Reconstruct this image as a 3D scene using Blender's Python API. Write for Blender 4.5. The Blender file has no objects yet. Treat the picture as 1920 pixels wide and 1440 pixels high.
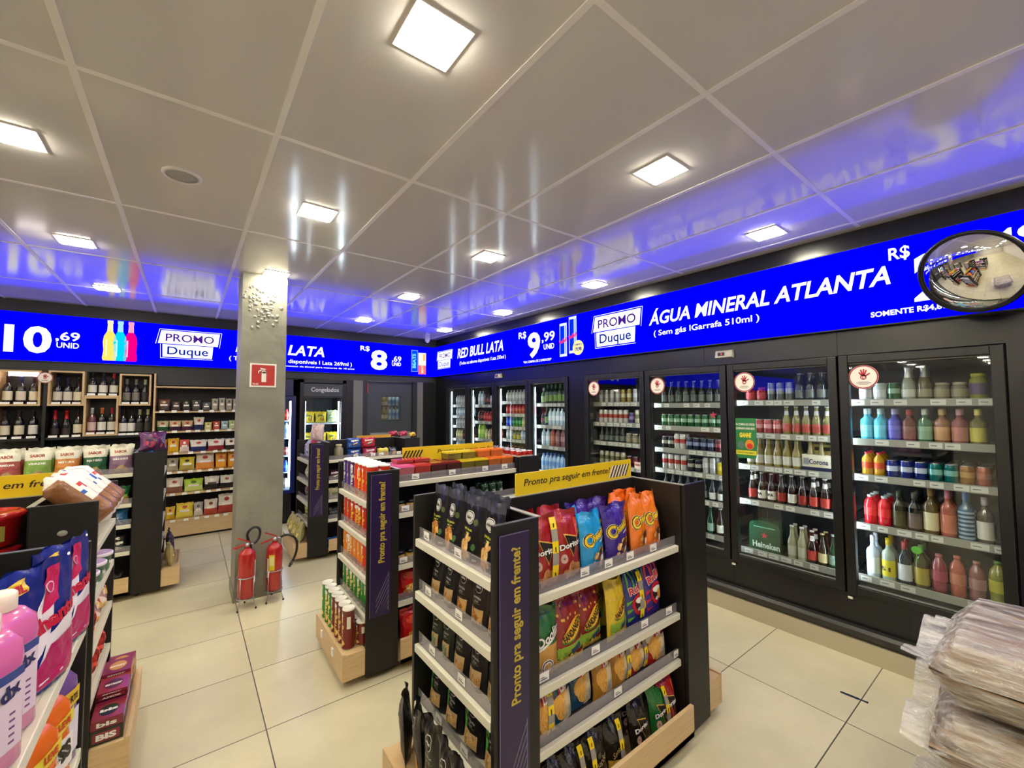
import bpy, math, random
from mathutils import Vector, Matrix, noise

# ------------------------------------------------------------------ scene, camera, light, exposure
scene = bpy.context.scene
COL = scene.collection
PI = math.pi
rnd = random.Random(7)

cam_data = bpy.data.cameras.new('camera')
cam_data.sensor_fit = 'HORIZONTAL'
cam_data.sensor_width = 36.0
cam_data.lens = 36.0 * 790.6 / 1920.0
cam_data.clip_start = 0.02
camera = bpy.data.objects.new('camera', cam_data)
COL.objects.link(camera)
YAW, PITCH, ROLL = math.radians(37.546), math.radians(2.805), math.radians(-0.2025)
EYE = 1.66
_f = Vector((math.sin(YAW) * math.cos(PITCH), math.cos(YAW) * math.cos(PITCH), math.sin(PITCH)))
_r = Vector((math.cos(YAW), -math.sin(YAW), 0.0))
_u = _r.cross(_f)
_r2 = _r * math.cos(ROLL) + _u * math.sin(ROLL)
_u2 = -_r * math.sin(ROLL) + _u * math.cos(ROLL)
camera.matrix_world = Matrix(((_r2.x, _u2.x, -_f.x, 0), (_r2.y, _u2.y, -_f.y, 0), (_r2.z, _u2.z, -_f.z, EYE), (0, 0, 0, 1)))
scene.camera = camera

world = bpy.data.worlds.new('world')
scene.world = world
world.use_nodes = True
world.node_tree.nodes['Background'].inputs[0].default_value = (0.8, 0.85, 1.0, 1)
world.node_tree.nodes['Background'].inputs[1].default_value = 0.02

scene.view_settings.view_transform = 'Standard'
scene.view_settings.look = 'None'
scene.view_settings.exposure = 0.0
scene.view_settings.gamma = 1.0
scene.view_settings.use_curve_mapping = False

PANEL_POWER = 135.0     # ceiling LED panels
SIGN_POWER = 3.1       # LED sign screens
STRIP_POWER = 75.0     # LED strips in the coolers

# ------------------------------------------------------------------ materials
_mats = {}


def lin(c):
    if isinstance(c, int):
        c = ((c >> 16) & 255, (c >> 8) & 255, c & 255)
        c = tuple(v / 255.0 for v in c)
        return tuple(v / 12.92 if v <= 0.04045 else ((v + 0.055) / 1.055) ** 2.4 for v in c)
    return tuple(c)


def P(col, rough=0.5, metal=0.0, spec=0.5, bump=0.0, bscale=30.0, emit=0.0, coat=0.0, name=None):
    key = (col, rough, metal, spec, bump, bscale, emit, coat)
    if key in _mats:
        return _mats[key]
    m = bpy.data.materials.new(name or ('paint_%06x' % col if isinstance(col, int) else 'paint'))
    m.use_nodes = True
    nt = m.node_tree
    b = nt.nodes['Principled BSDF']
    c = lin(col)
    b.inputs['Base Color'].default_value = (*c, 1)
    b.inputs['Roughness'].default_value = rough
    b.inputs['Metallic'].default_value = metal
    b.inputs['Specular IOR Level'].default_value = spec
    if coat:
        b.inputs['Coat Weight'].default_value = coat
        b.inputs['Coat Roughness'].default_value = 0.05
    if emit:
        b.inputs['Emission Color'].default_value = (*c, 1)
        b.inputs['Emission Strength'].default_value = emit
    if bump:
        tc = nt.nodes.new('ShaderNodeTexCoord')
        nz = nt.nodes.new('ShaderNodeTexNoise')
        nz.inputs['Scale'].default_value = bscale
        nz.inputs['Detail'].default_value = 3.0
        bp = nt.nodes.new('ShaderNodeBump')
        bp.inputs['Strength'].default_value = bump
        bp.inputs['Distance'].default_value = 0.015
        nt.links.new(tc.outputs['Object'], nz.inputs['Vector'])
        nt.links.new(nz.outputs['Fac'], bp.inputs['Height'])
        nt.links.new(bp.outputs['Normal'], b.inputs['Normal'])
    _mats[key] = m
    return m


def film(col, rough=0.24):
    """glossy printed plastic film of a bag"""
    return P(col, rough=rough, bump=0.85, bscale=20.0, spec=0.7)


def E(col, strength):
    key = ('emit', col, strength)
    if key in _mats:
        return _mats[key]
    m = bpy.data.materials.new('glow')
    m.use_nodes = True
    nt = m.node_tree
    nt.nodes.clear()
    e = nt.nodes.new('ShaderNodeEmission')
    e.inputs[0].default_value = (*lin(col), 1)
    e.inputs[1].default_value = strength
    o = nt.nodes.new('ShaderNodeOutputMaterial')
    nt.links.new(e.outputs[0], o.inputs[0])
    _mats[key] = m
    return m


def clear_sheet(name, tint=(1, 1, 1), diffuse=0.0, dcol=(0.8, 0.8, 0.8), ior=1.45, rough=0.02):
    """thin clear plate: transparent with a fresnel reflection, optionally a little milky"""
    if name in _mats:
        return _mats[name]
    m = bpy.data.materials.new(name)
    m.use_nodes = True
    nt = m.node_tree
    nt.nodes.clear()
    t = nt.nodes.new('ShaderNodeBsdfTransparent')
    t.inputs[0].default_value = (*tint, 1)
    g = nt.nodes.new('ShaderNodeBsdfGlossy')
    g.inputs['Roughness'].default_value = rough
    g.inputs[0].default_value = (1, 1, 1, 1)
    fr = nt.nodes.new('ShaderNodeFresnel')
    geo = nt.nodes.new('ShaderNodeNewGeometry')     # both faces of the thin plate reflect alike
    mr = nt.nodes.new('ShaderNodeMapRange')
    mr.inputs['To Min'].default_value = ior
    mr.inputs['To Max'].default_value = 1.0 / ior
    nt.links.new(geo.outputs['Backfacing'], mr.inputs[0])
    nt.links.new(mr.outputs[0], fr.inputs[0])
    mx = nt.nodes.new('ShaderNodeMixShader')
    nt.links.new(fr.outputs[0], mx.inputs[0])
    base = t
    if diffuse:
        d = nt.nodes.new('ShaderNodeBsdfDiffuse')
        d.inputs[0].default_value = (*dcol, 1)
        m2 = nt.nodes.new('ShaderNodeMixShader')
        m2.inputs[0].default_value = diffuse
        nt.links.new(t.outputs[0], m2.inputs[1])
        nt.links.new(d.outputs[0], m2.inputs[2])
        base = m2
    nt.links.new(base.outputs[0], mx.inputs[1])
    nt.links.new(g.outputs[0], mx.inputs[2])
    o = nt.nodes.new('ShaderNodeOutputMaterial')
    nt.links.new(mx.outputs[0], o.inputs[0])
    _mats[name] = m
    return m


class NT:
    """tiny helper for node materials"""

    def __init__(s, name, rough=0.5):
        s.m = bpy.data.materials.new(name)
        s.m.use_nodes = True
        s.nt = s.m.node_tree
        s.b = s.nt.nodes['Principled BSDF']
        s.b.inputs['Roughness'].default_value = rough

    def n(s, t, **kw):
        x = s.nt.nodes.new('ShaderNode' + t)
        for k, v in kw.items():
            setattr(x, k, v)
        return x

    def l(s, a, b):
        s.nt.links.new(a, b)

    def math(s, op, a, b=None, c=None):
        x = s.n('Math', operation=op)
        for i, v in enumerate((a, b, c)):
            if v is None:
                continue
            if isinstance(v, (int, float)):
                x.inputs[i].default_value = v
            else:
                s.l(v, x.inputs[i])
        return x.outputs[0]

    def mix(s, fac, a, b):
        x = s.n('Mix', data_type='RGBA')
        for i, v in ((0, fac), (6, a), (7, b)):
            if isinstance(v, (int, float)):
                x.inputs[i].default_value = v
            elif isinstance(v, tuple):
                x.inputs[i].default_value = (*v, 1)
            else:
                s.l(v, x.inputs[i])
        return x.outputs[2]


def wood_mat():
    if 'wood' in _mats:
        return _mats['wood']
    n = NT('pale_wood', 0.45)
    tc = n.n('TexCoord')
    mp = n.n('Mapping')
    mp.inputs['Scale'].default_value = (3, 3, 40)
    n.l(tc.outputs['Object'], mp.inputs[0])
    nz = n.n('TexNoise')
    nz.inputs['Scale'].default_value = 2.0
    nz.inputs['Detail'].default_value = 6
    n.l(mp.outputs[0], nz.inputs['Vector'])
    n.l(n.mix(nz.outputs['Fac'], lin(0xBC9A6A), lin(0xE0C598)), n.b.inputs['Base Color'])
    _mats['wood'] = n.m
    return n.m


# ------------------------------------------------------------------ mesh builder
_tcache = {}


def tgeom(s, off=0.0, shear=0.0):
    key = (s, off, shear)
    if key in _tcache:
        return _tcache[key]
    cu = bpy.data.curves.new('tmp', 'FONT')
    cu.body = s
    cu.size = 1.0
    cu.resolution_u = 3
    cu.offset = off
    cu.shear = shear
    ob = bpy.data.objects.new('tmp', cu)
    me = bpy.data.meshes.new_from_object(ob)
    v = [(p.co.x, p.co.y) for p in me.vertices]
    f = [tuple(p.vertices) for p in me.polygons]
    if off and v:      # thickened outlines can throw spikes: keep them inside the plain outline's box
        pv, _pf = tgeom(s, 0.0, shear)
        a0, a1 = min(q[0] for q in pv) - off, max(q[0] for q in pv) + off
        b0, b1 = min(q[1] for q in pv) - off, max(q[1] for q in pv) + off
        v = [(min(max(q[0], a0), a1), min(max(q[1], b0), b1)) for q in v]
    bpy.data.objects.remove(ob)
    bpy.data.meshes.remove(me)
    bpy.data.curves.remove(cu)
    _tcache[key] = (v, f)
    return v, f


class MB:
    def __init__(s):
        s.v, s.f, s.m, s.sm, s.mats = [], [], [], [], []

    def mi(s, mat):
        if mat not in s.mats:
            s.mats.append(mat)
        return s.mats.index(mat)

    def add(s, vs, fs, mat, smooth=False):
        o = len(s.v)
        s.v += [tuple(p) for p in vs]
        i = s.mi(mat)
        for f in fs:
            s.f.append(tuple(o + k for k in f))
            s.m.append(i)
            s.sm.append(smooth)
        return o

    def box(s, x0, x1, y0, y1, z0, z1, mat, front=None):
        vs = [(x, y, z) for z in (z0, z1) for y in (y0, y1) for x in (x0, x1)]
        s.add(vs, [(0, 2, 3, 1), (4, 5, 7, 6), (0, 1, 5, 4), (2, 6, 7, 3), (0, 4, 6, 2), (1, 3, 7, 5)], mat)

    def quad(s, a, b, c, d, mat):
        s.add([a, b, c, d], [(0, 1, 2, 3)], mat)

    def lathe(s, prof, n=16, c=(0, 0, 0), mat=None, axis='z', smooth=True):
        """prof: (r, z, mat of the band up to the next point)"""
        o = len(s.v)
        for p in prof:
            for k in range(n):
                a = 2 * PI * k / n
                x, y, z = p[0] * math.cos(a), p[0] * math.sin(a), p[1]
                if axis == 'x':
                    x, y, z = z, x, y
                elif axis == 'y':
                    x, y, z = x, z, y
                s.v.append((c[0] + x, c[1] + y, c[2] + z))
        for j in range(len(prof) - 1):
            i = s.mi(prof[j][2] if len(prof[j]) > 2 else mat)
            for k in range(n):
                k2 = (k + 1) % n
                q = (o + j * n + k, o + j * n + k2, o + (j + 1) * n + k2, o + (j + 1) * n + k)
                s.f.append(q[::-1] if axis == 'y' else q)
                s.m.append(i)
                s.sm.append(smooth)

    def tube(s, pts, r, mat, n=8, caps=True):
        pts = [Vector(p) for p in pts]
        o = len(s.v)
        prev = None
        for i, p in enumerate(pts):
            t = (pts[min(i + 1, len(pts) - 1)] - pts[max(i - 1, 0)]).normalized()
            if prev is None:
                a = Vector((0, 0, 1)) if abs(t.z) < 0.9 else Vector((1, 0, 0))
                u = t.cross(a).normalized()
            else:
                u = (prev - t * prev.dot(t)).normalized()
            prev = u
            w = t.cross(u)
            rr = r[i] if isinstance(r, (list, tuple)) else r
            for k in range(n):
                a = 2 * PI * k / n
                s.v.append(tuple(p + u * (rr * math.cos(a)) + w * (rr * math.sin(a))))
        i = s.mi(mat)
        for j in range(len(pts) - 1):
            for k in range(n):
                k2 = (k + 1) % n
                s.f.append((o + j * n + k, o + (j + 1) * n + k, o + (j + 1) * n + k2, o + j * n + k2))
                s.m.append(i)
                s.sm.append(True)
        if caps:
            s.f.append(tuple(o + k for k in range(n)))
            s.f.append(tuple(o + (len(pts) - 1) * n + n - 1 - k for k in range(n)))
            s.m += [i, i]
            s.sm += [False, False]

    # ---- flat artwork on a surface fn(u, v, lift)
    def ell(s, fn, cu, cv, ru, rv, mat, rot=0.0, n=20, lift=0.0006):
        cr, sr = math.cos(rot), math.sin(rot)
        vs = [fn(cu, cv, lift)]
        for k in (0.5, 1.0):
            for i in range(n):
                a = 2 * PI * i / n
                x, y = ru * k * math.cos(a), rv * k * math.sin(a)
                vs.append(fn(cu + x * cr - y * sr, cv + x * sr + y * cr, lift))
        fs = [(0, 1 + i, 1 + (i + 1) % n) for i in range(n)]
        fs += [(1 + i, 1 + n + i, 1 + n + (i + 1) % n, 1 + (i + 1) % n) for i in range(n)]
        s.add(vs, fs, mat, True)

    def rect(s, fn, u0, v0, u1, v1, mat, nu=4, nv=4, lift=0.0006, skew=0.0):
        vs = []
        for j in range(nu + 1):
            for k in range(nv + 1):
                v = v0 + (v1 - v0) * k / nv
                vs.append(fn(u0 + (u1 - u0) * j / nu + skew * (v - v0), v, lift))
        fs = [(j * (nv + 1) + k, (j + 1) * (nv + 1) + k, (j + 1) * (nv + 1) + k + 1, j * (nv + 1) + k + 1) for j in range(nu) for k in range(nv)]
        s.add(vs, fs, mat, True)

    def poly(s, fn, pts, mat, lift=0.0006, k=1):
        """outline filled from its middle; k > 1 cuts each triangle finer so that it follows a curved surface"""
        cu = sum(p[0] for p in pts) / len(pts)
        cv = sum(p[1] for p in pts) / len(pts)
        n = len(pts)
        for i in range(n):
            a, c = pts[i], pts[(i + 1) % n]
            ix, vs, fs = {}, [], []
            for p in range(k + 1):
                for q in range(k + 1 - p):
                    ix[(p, q)] = len(vs)
                    x, y = p / k, q / k
                    vs.append(fn(cu + (a[0] - cu) * x + (c[0] - cu) * y, cv + (a[1] - cv) * x + (c[1] - cv) * y, lift))
            for p in range(k):
                for q in range(k - p):
                    fs.append((ix[(p, q)], ix[(p + 1, q)], ix[(p, q + 1)]))
                    if p + q < k - 1:
                        fs.append((ix[(p + 1, q)], ix[(p + 1, q + 1)], ix[(p, q + 1)]))
            s.add(vs, fs, mat, False)

    def text(s, fn, t, cu, cv, mat, w=None, h=None, rot=0.0, off=0.02, shear=0.0, lift=0.001, align='c', maxw=None):
        """centred (or left-aligned) words; h is the cap height, w the whole width"""
        v, f = tgeom(t, off, shear)
        if not v:
            return
        x0, x1 = min(p[0] for p in v), max(p[0] for p in v)
        cap = 0.70
        sy = (h / cap) if h else (w / (x1 - x0))
        sx = (w / (x1 - x0)) if w else sy
        cx = x0 if align == 'l' else (x0 + x1) / 2
        cr, sr = math.cos(rot), math.sin(rot)
        vs = []
        for p in v:
            x, y = (p[0] - cx) * sx, (p[1] - cap / 2) * sy
            vs.append(fn(cu + x * cr - y * sr, cv + x * sr + y * cr, lift))
        s.add(vs, f, mat, False)

    def mesh(s, name):
        me = bpy.data.meshes.new(name)
        me.from_pydata(s.v, [], s.f)
        for m in s.mats:
            me.materials.append(m)
        me.polygons.foreach_set('material_index', s.m)
        me.polygons.foreach_set('use_smooth', s.sm)
        me.update()
        return me

    def build(s, name, parent=None, bevel=0.0, loc=None):
        """one object; vertices are world coordinates, moved into the parent's or loc's frame"""
        o = Vector((0, 0, 0))
        base = parent
        while base is not None:
            o = o + base.location
            base = base.parent
        here = Vector(loc) if loc is not None else Vector((0, 0, 0))
        sh = o + here
        if sh.length > 0:
            s.v = [(p[0] - sh.x, p[1] - sh.y, p[2] - sh.z) for p in s.v]
        ob = bpy.data.objects.new(name, s.mesh(name))
        ob.location = here
        COL.objects.link(ob)
        if parent is not None:
            ob.parent = parent
        if bevel:
            b = ob.modifiers.new('edge', 'BEVEL')
            b.width = bevel
            b.segments = 2
            b.limit_method = 'ANGLE'
        return ob


def tag(o, label, cat, group=None):
    o['label'] = label
    o['category'] = cat
    if group:
        o['group'] = group
    return o


def thing(name, loc, label, cat, group=None):
    o = bpy.data.objects.new(name, None)
    o.empty_display_size = 0.05
    o.location = loc
    COL.objects.link(o)
    return tag(o, label, cat, group)


def struct(o, label=None):
    o['kind'] = 'structure'
    if label:
        o['label'] = label
    return o


def put(me, name, loc, rz=0.0, label='', cat='', group=None, rx=0.0, ry=0.0, sc=None):
    """a one-mesh thing that shares its mesh"""
    o = bpy.data.objects.new(name, me)
    o.location = (loc[0], loc[1], loc[2] + 0.0015)
    o.rotation_euler = (rx, ry, rz)
    if sc:
        o.scale = sc
    if rx or ry:        # a leaning thing stands on its lowest edge
        k = sc or (1, 1, 1)
        R = o.rotation_euler.to_matrix()
        o.location.z -= min((R @ Vector((v.co.x * k[0], v.co.y * k[1], v.co.z * k[2]))).z for v in me.vertices)
    COL.objects.link(o)
    return tag(o, label, cat, group)


ORD = ['first', 'second', 'third', 'fourth', 'fifth', 'sixth', 'seventh', 'eighth', 'ninth', 'tenth', 'eleventh', 'twelfth', 'thirteenth', 'fourteenth', 'fifteenth', 'sixteenth']


def face_y(y, sgn=-1):
    """board on a plane y = const that faces -y: u along x, v along z"""
    return lambda u, v, l: (u, y + sgn * l, v)


def face_x(x, sgn=-1):
    """board on a plane x = const that faces -x: u runs to -y (left to right as seen), v along z"""
    return lambda u, v, l: (x + sgn * l, -u, v)


BLACK = P(0x0d0d0d, 0.45)
BLACKM = P(0x100e0d, 0.5)
DARK = P(0x26262a, 0.5)
GREY = P(0x5c5b58, 0.55)
WHITE = P(0xE8E6DC, 0.4)
TAGW = P(0xF2F0E8, 0.5)
STEEL = P(0xB8B8B8, 0.3, 1.0)
WOOD = wood_mat()

# ------------------------------------------------------------------ the room
CEIL = 2.833
X0R, X1R, Y0R, Y1R = -13.2, 3.56, -2.6, 7.0


def floor_mat():
    n = NT('floor_tile', 0.3)
    tc = n.n('TexCoord')
    sp = n.n('SeparateXYZ')
    n.l(tc.outputs['Object'], sp.inputs[0])

    def line(sock, off, pitch, half):
        a = n.math('SUBTRACT', sock, off)
        a = n.math('DIVIDE', a, pitch)
        a = n.math('FRACT', n.math('ADD', a, 100.5))
        a = n.math('ABSOLUTE', n.math('SUBTRACT', a, 0.5))
        return n.math('LESS_THAN', a, half / pitch), n.math('FLOOR', n.math('ADD', n.math('DIVIDE', n.math('SUBTRACT', sock, off), pitch), 100.0))
    lx, ix = line(sp.outputs[0], 0.365, 1.2, 0.0028)
    ly, iy = line(sp.outputs[1], 0.752, 0.6, 0.0028)
    g = n.math('MAXIMUM', lx, ly)
    wn = n.n('TexWhiteNoise', noise_dimensions='2D')
    cb = n.n('CombineXYZ')
    n.l(ix, cb.inputs[0])
    n.l(iy, cb.inputs[1])
    n.l(cb.outputs[0], wn.inputs['Vector'])
    nz = n.n('TexNoise')
    nz.inputs['Scale'].default_value = 2.2
    nz.inputs['Detail'].default_value = 8
    nz.inputs['Roughness'].default_value = 0.65
    n.l(tc.outputs['Object'], nz.inputs['Vector'])
    c = n.mix(nz.outputs['Fac'], lin(0xB2AA8C), lin(0xDAD2B2))
    v = n.math('MULTIPLY', n.math('SUBTRACT', wn.outputs['Value'], 0.5), 0.12)
    hs = n.n('HueSaturation')
    n.l(c, hs.inputs['Color'])
    n.l(n.math('ADD', v, 1.0), hs.inputs['Value'])
    n.l(n.mix(g, hs.outputs[0], lin(0x4d4a40)), n.b.inputs['Base Color'])
    r = n.math('ADD', n.math('MULTIPLY', nz.outputs['Fac'], 0.2), 0.22)
    n.l(r, n.b.inputs['Roughness'])
    return n.m


b = MB()
b.box(X0R, 4.4, Y0R, 7.9, -0.1, 0, floor_mat())
struct(b.build('floor'))

CEILM = P((0.62, 0.605, 0.60), 0.13, spec=0.5, bump=0.02, bscale=5.0, name='ceiling_panel')
b = MB()
b.box(X0R, 4.4, Y0R, 7.9, CEIL, CEIL + 0.1, CEILM)
struct(b.build('ceiling'))
BARM = P((0.80, 0.78, 0.74), 0.35, name='ceiling_bar')
b = MB()
for k in range(-22, 6):
    x = 0.2755 + 0.6235 * k
    if X0R < x < 3.5:
        b.box(x - 0.012, x + 0.012, Y0R, 6.9, CEIL - 0.004, CEIL, BARM)
for k in range(-2, 5):
    y = 0.772 + 1.2555 * k
    b.box(X0R, 3.5, y - 0.011, y + 0.011, CEIL - 0.003, CEIL, BARM)
struct(b.build('trim_1'), 'pale bars of the ceiling grid')

# right wall: black cladding round the two banks of coolers
CLAD = P(0x0e0f11, 0.26)
b = MB()
XW = 3.56
b.box(XW, XW + 0.04, Y0R, 7.0, 1.99, CEIL, CLAD)
b.box(XW, XW + 0.04, Y0R, 7.0, 0.10, 0.392, CLAD)
b.box(XW, XW + 0.04, Y0R, 0.172, 0.392, 1.99, CLAD)
b.box(XW, XW + 0.04, 3.286, 3.532, 0.392, 1.99, CLAD)
b.box(XW, XW + 0.04, 6.505, 7.0, 0.392, 1.99, CLAD)
for y in (0.93, 1.88, 2.9, 3.95, 5.2):
    b.box(XW - 0.002, XW, y, y + 0.004, 1.99, 2.15, BLACK)
for y in (1.68, 0.62):
    b.box(XW - 0.002, XW, y, y + 0.004, 0.12, 0.36, BLACK)
struct(b.build('wall_right'))
b = MB()
b.box(4.32, 4.36, Y0R, 7.9, 0, CEIL, BLACK)
struct(b.build('wall_right_outer'))
b = MB()
b.box(3.50, 3.60, Y0R, 6.85, 0, 0.118, P(0xB3A98E, 0.4))
struct(b.build('baseboard_right'), 'beige tiled kerb under the coolers')
b = MB()
pr = [(0.0, 0.0), (0.045, 0.0), (0.06, 0.02), (0.06, 0.05), (0.045, 0.07), (0.0, 0.07)]
vs = [(XW - p[0], y, 0.125 + p[1]) for y in (0.12, 6.8) for p in pr]
n = len(pr)
b.add(vs, [tuple(range(n)), tuple(range(2 * n - 1, n - 1, -1))] + [(i, n + i, n + (i + 1) % n, (i + 1) % n) for i in range(n)], P(0x2b2a27, 0.3))
tag(b.build('bumper_rail'), 'long black rubber bumper rail along the cooler base', 'bumper rail')

# back wall
YB = 6.90
WG = P(0x2c2d30, 0.5)
b = MB()
b.box(X0R, 3.6, YB, YB + 0.05, 2.06, CEIL, WG)
b.box(0.90, 1.06, YB, YB + 0.05, 0, 2.06, BLACK)
b.box(1.99, 2.10, YB, YB + 0.05, 0, 2.06, BLACK)
b.box(2.10, 2.25, YB, YB + 0.06, 0, 2.06, P(0x6d6b66, 0.6))
b.box(3.20, 3.31, YB, YB + 0.05, 0, 2.06, P(0x6d6b66, 0.6))
b.box(3.31, 3.6, YB, YB + 0.05, 0, 2.06, BLACK)
struct(b.build('wall_back'))
b = MB()
b.box(X0R, 4.4, 7.85, 7.9, 0, CEIL, P(0x8a867c, 0.6))
struct(b.build('wall_back_outer'))
b = MB()
b.box(X0R - 0.05, X0R, Y0R, 7.9, 0, CEIL, P(0xE2DDD0, 0.6))
struct(b.build('wall_left'))
b = MB()
b.box(X0R, 4.4, Y0R - 0.05, Y0R, 0, CEIL, P(0xE2DDD0, 0.6))
struct(b.build('wall_front'))

# door to the stock room with its window
b = MB()
DM = P(0x3d4144, 0.4)
xd0, xd1, yd = 2.33, 3.12, 6.96
wx0, wx1, wz0, wz1 = 2.585, 2.915, 1.41, 1.80
b.box(xd0, wx0, yd, yd + 0.04, 0.01, 2.055, DM)
b.box(wx1, xd1, yd, yd + 0.04, 0.01, 2.055, DM)
b.box(wx0, wx1, yd, yd + 0.04, 0.01, wz0, DM)
b.box(wx0, wx1, yd, yd + 0.04, wz1, 2.055, DM)
b.box(wx0 - 0.012, wx1 + 0.012, yd - 0.006, yd, wz1, wz1 + 0.012, BLACK)
b.box(wx0 - 0.012, wx1 + 0.012, yd - 0.006, yd, wz0 - 0.012, wz0, BLACK)
door = struct(b.build('door_1', loc=(xd0, yd, 0)), 'dark grey stock room door with a small window')
b = MB()
b.box(wx0, wx1, yd + 0.018, yd + 0.022, wz0, wz1, clear_sheet('door_glass'))
b.build('window_pane', door)
b = MB()
b.box(2.40, 3.10, yd - 0.004, yd, 0.9, 1.20, P(0xA9A9A2, 0.35, 0.7))
b.build('kick_plate', door)
b = MB()
b.box(2.25, 2.33, YB + 0.01, YB + 0.10, 0, 2.06, DARK)
b.box(3.12, 3.20, YB + 0.01, YB + 0.10, 0, 2.06, DARK)
struct(b.build('trim_2'), 'dark door frame')
b = MB()
b.box(2.322, 2.334, YB - 0.004, YB + 0.006, 1.86, 2.03, P(0xC23A22, 0.4))
tag(b.build('door_sensor'), 'narrow red strip at the top of the stock room door frame', 'sensor')

# pillar
n = NT('raw_concrete', 0.5)
tc = n.n('TexCoord')
nz = n.n('TexNoise')
nz.inputs['Scale'].default_value = 4.0
nz.inputs['Detail'].default_value = 9
n.l(tc.outputs['Object'], nz.inputs['Vector'])
n.l(n.mix(nz.outputs['Fac'], lin(0x66655d), lin(0x9c9a8a)), n.b.inputs['Base Color'])
mp = n.n('Mapping')
mp.inputs['Location'].default_value = (0, 0, -2.4)
nb = n.n('TexNoise')
nb.inputs['Scale'].default_value = 14.0
nb.inputs['Detail'].default_value = 6
n.l(tc.outputs['Object'], nb.inputs['Vector'])
bp = n.n('Bump')
bp.inputs['Strength'].default_value = 0.25
bp.inputs['Distance'].default_value = 0.02
n.l(nb.outputs['Fac'], bp.inputs['Height'])
n.l(bp.outputs['Normal'], n.b.inputs['Normal'])
CONC = n.m
b = MB()
b.box(0.352, 0.703, 4.31, 4.68, 0, CEIL, CONC)
# rough patch of flaked plaster near the top
pr2 = random.Random(3)
for i in range(70):
    cx, cz = 0.50 + pr2.gauss(0, 0.07), 2.55 + pr2.gauss(0, 0.10)
    cx = min(max(cx, 0.37), 0.68)
    if cz > 2.82:
        continue
    a0 = pr2.random() * 6
    r = 0.008 + 0.016 * pr2.random()
    pts = [(cx + r * (0.6 + 0.8 * pr2.random()) * math.cos(a0 + k * 1.05), cz + r * (0.6 + 0.8 * pr2.random()) * math.sin(a0 + k * 1.05)) for k in range(6)]
    vs = [(p[0], 4.31, p[1]) for p in pts] + [(cx, 4.303 - 0.003 * pr2.random(), cz)]
    b.add(vs, [(k, (k + 1) % 6, 6) for k in range(6)], CONC)
struct(b.build('pillar', bevel=0.006), 'square grey concrete pillar')
b = MB()
b.box(0.343, 0.712, 4.303, 4.689, 0, 0.1, P(0x7d7a6c, 0.5))
struct(b.build('baseboard_pillar'))

# ------------------------------------------------------------------ ceiling lights, speaker, camera dome
def ceiling_light(x, y, label, warm=True):
    t = thing('ceiling_light', (x, y, CEIL), label, 'ceiling light', 'square LED panels in the ceiling')
    b = MB()
    h, w = 0.097, 0.016
    for (xa, xb, ya, yb) in ((-h, h, -h, -h + w), (-h, h, h - w, h), (-h, -h + w, -h + w, h - w), (h - w, h, -h + w, h - w)):
        b.box(x + xa, x + xb, y + ya, y + yb, CEIL - 0.006, CEIL, WHITE)
    b.build('frame', t)
    b = MB()
    b.box(x - h + w, x + h - w, y - h + w, y + h - w, CEIL - 0.013, CEIL - 0.001, E((1.0, 0.92, 0.72), PANEL_POWER))
    b.build('diffuser', t)


COLS = [(-1.93, 'far outer left'), (-0.66, 'left'), (0.59, 'second'), (1.86, 'third'), (3.125, 'fourth')]
for (x, y, lab) in (
    (0.59, 1.175, 'largest square ceiling light, at the top of the photo'),
    (1.855, 1.18, 'square ceiling light over the front chip gondola near the blue glow'),
    (3.125, 1.19, 'square ceiling light near the right sign, closest to the mirror'),
    (0.594, 2.71, 'square ceiling light above and in front of the concrete pillar'),
    (1.858, 2.72, 'square ceiling light midway between the pillar and the right sign'),
    (3.125, 2.735, 'square ceiling light beside the right sign, third from the corner'),
    (-0.64, 2.71, 'square ceiling light cut by the left edge of the photo'),
    (-0.663, 4.225, 'square ceiling light over the seed gondola, above the price ten'),
    (0.596, 4.22, 'square ceiling light touching the front of the pillar top'),
    (1.87, 4.255, 'square ceiling light right of the pillar, above the price eight'),
    (3.16, 4.30, 'square ceiling light beside the right sign, second from the corner'),
    (-0.666, 5.735, 'square ceiling light above the three bottles on the left sign'),
    (1.894, 5.813, 'small square ceiling light over the freezer by the back sign'),
    (3.17, 5.854, 'square ceiling light in the corner where both signs meet'),
    (0.59, -0.36, 'square ceiling light overhead behind the camera'), (1.855, -0.36, 'square ceiling light behind the camera, right aisle'),
    (-0.66, 1.175, 'square ceiling light over the detergent gondola, out of frame'), (-0.66, -0.36, 'square ceiling light behind the camera, left aisle'),
    (3.125, -0.36, 'square ceiling light by the right sign, behind the camera'), (1.2, -1.9, 'rear square ceiling light toward the shop entrance'),
    (-1.95, 1.175, 'square ceiling light in the far left aisle, near'), (-1.95, 2.71, 'square ceiling light in the far left aisle, middle'),
    (-1.95, 4.22, 'square ceiling light in the far left aisle, far'),
):
    ceiling_light(x, y, lab)
for i in range(7):
    for j in range(4):
        ceiling_light(-3.8 - 1.27 * i, -0.36 + 1.535 * j, 'square ceiling light in the hall beyond the left edge, %s column, %s row' % (('first', 'second', 'third', 'fourth', 'fifth', 'sixth', 'seventh')[i], ('first', 'second', 'third', 'fourth')[j]))

t = thing('ceiling_speaker', (-0.053, 2.676, CEIL), 'round grey loudspeaker grille set in the ceiling panel', 'speaker')
b = MB()
b.lathe([(0.066, 0.004), (0.068, 0.0), (0.079, 0.0), (0.083, 0.006), (0.083, 0.012)], 32, (-0.053, 2.676, CEIL - 0.012), P(0xCFCBC2, 0.4))
b.build('rim', t)
b = MB()
b.lathe([(0.0005, 0.002), (0.03, 0.001), (0.066, 0.003), (0.066, 0.012)], 32, (-0.053, 2.676, CEIL - 0.012), P(0xA09F98, 0.7))
b.build('grille', t)

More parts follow.
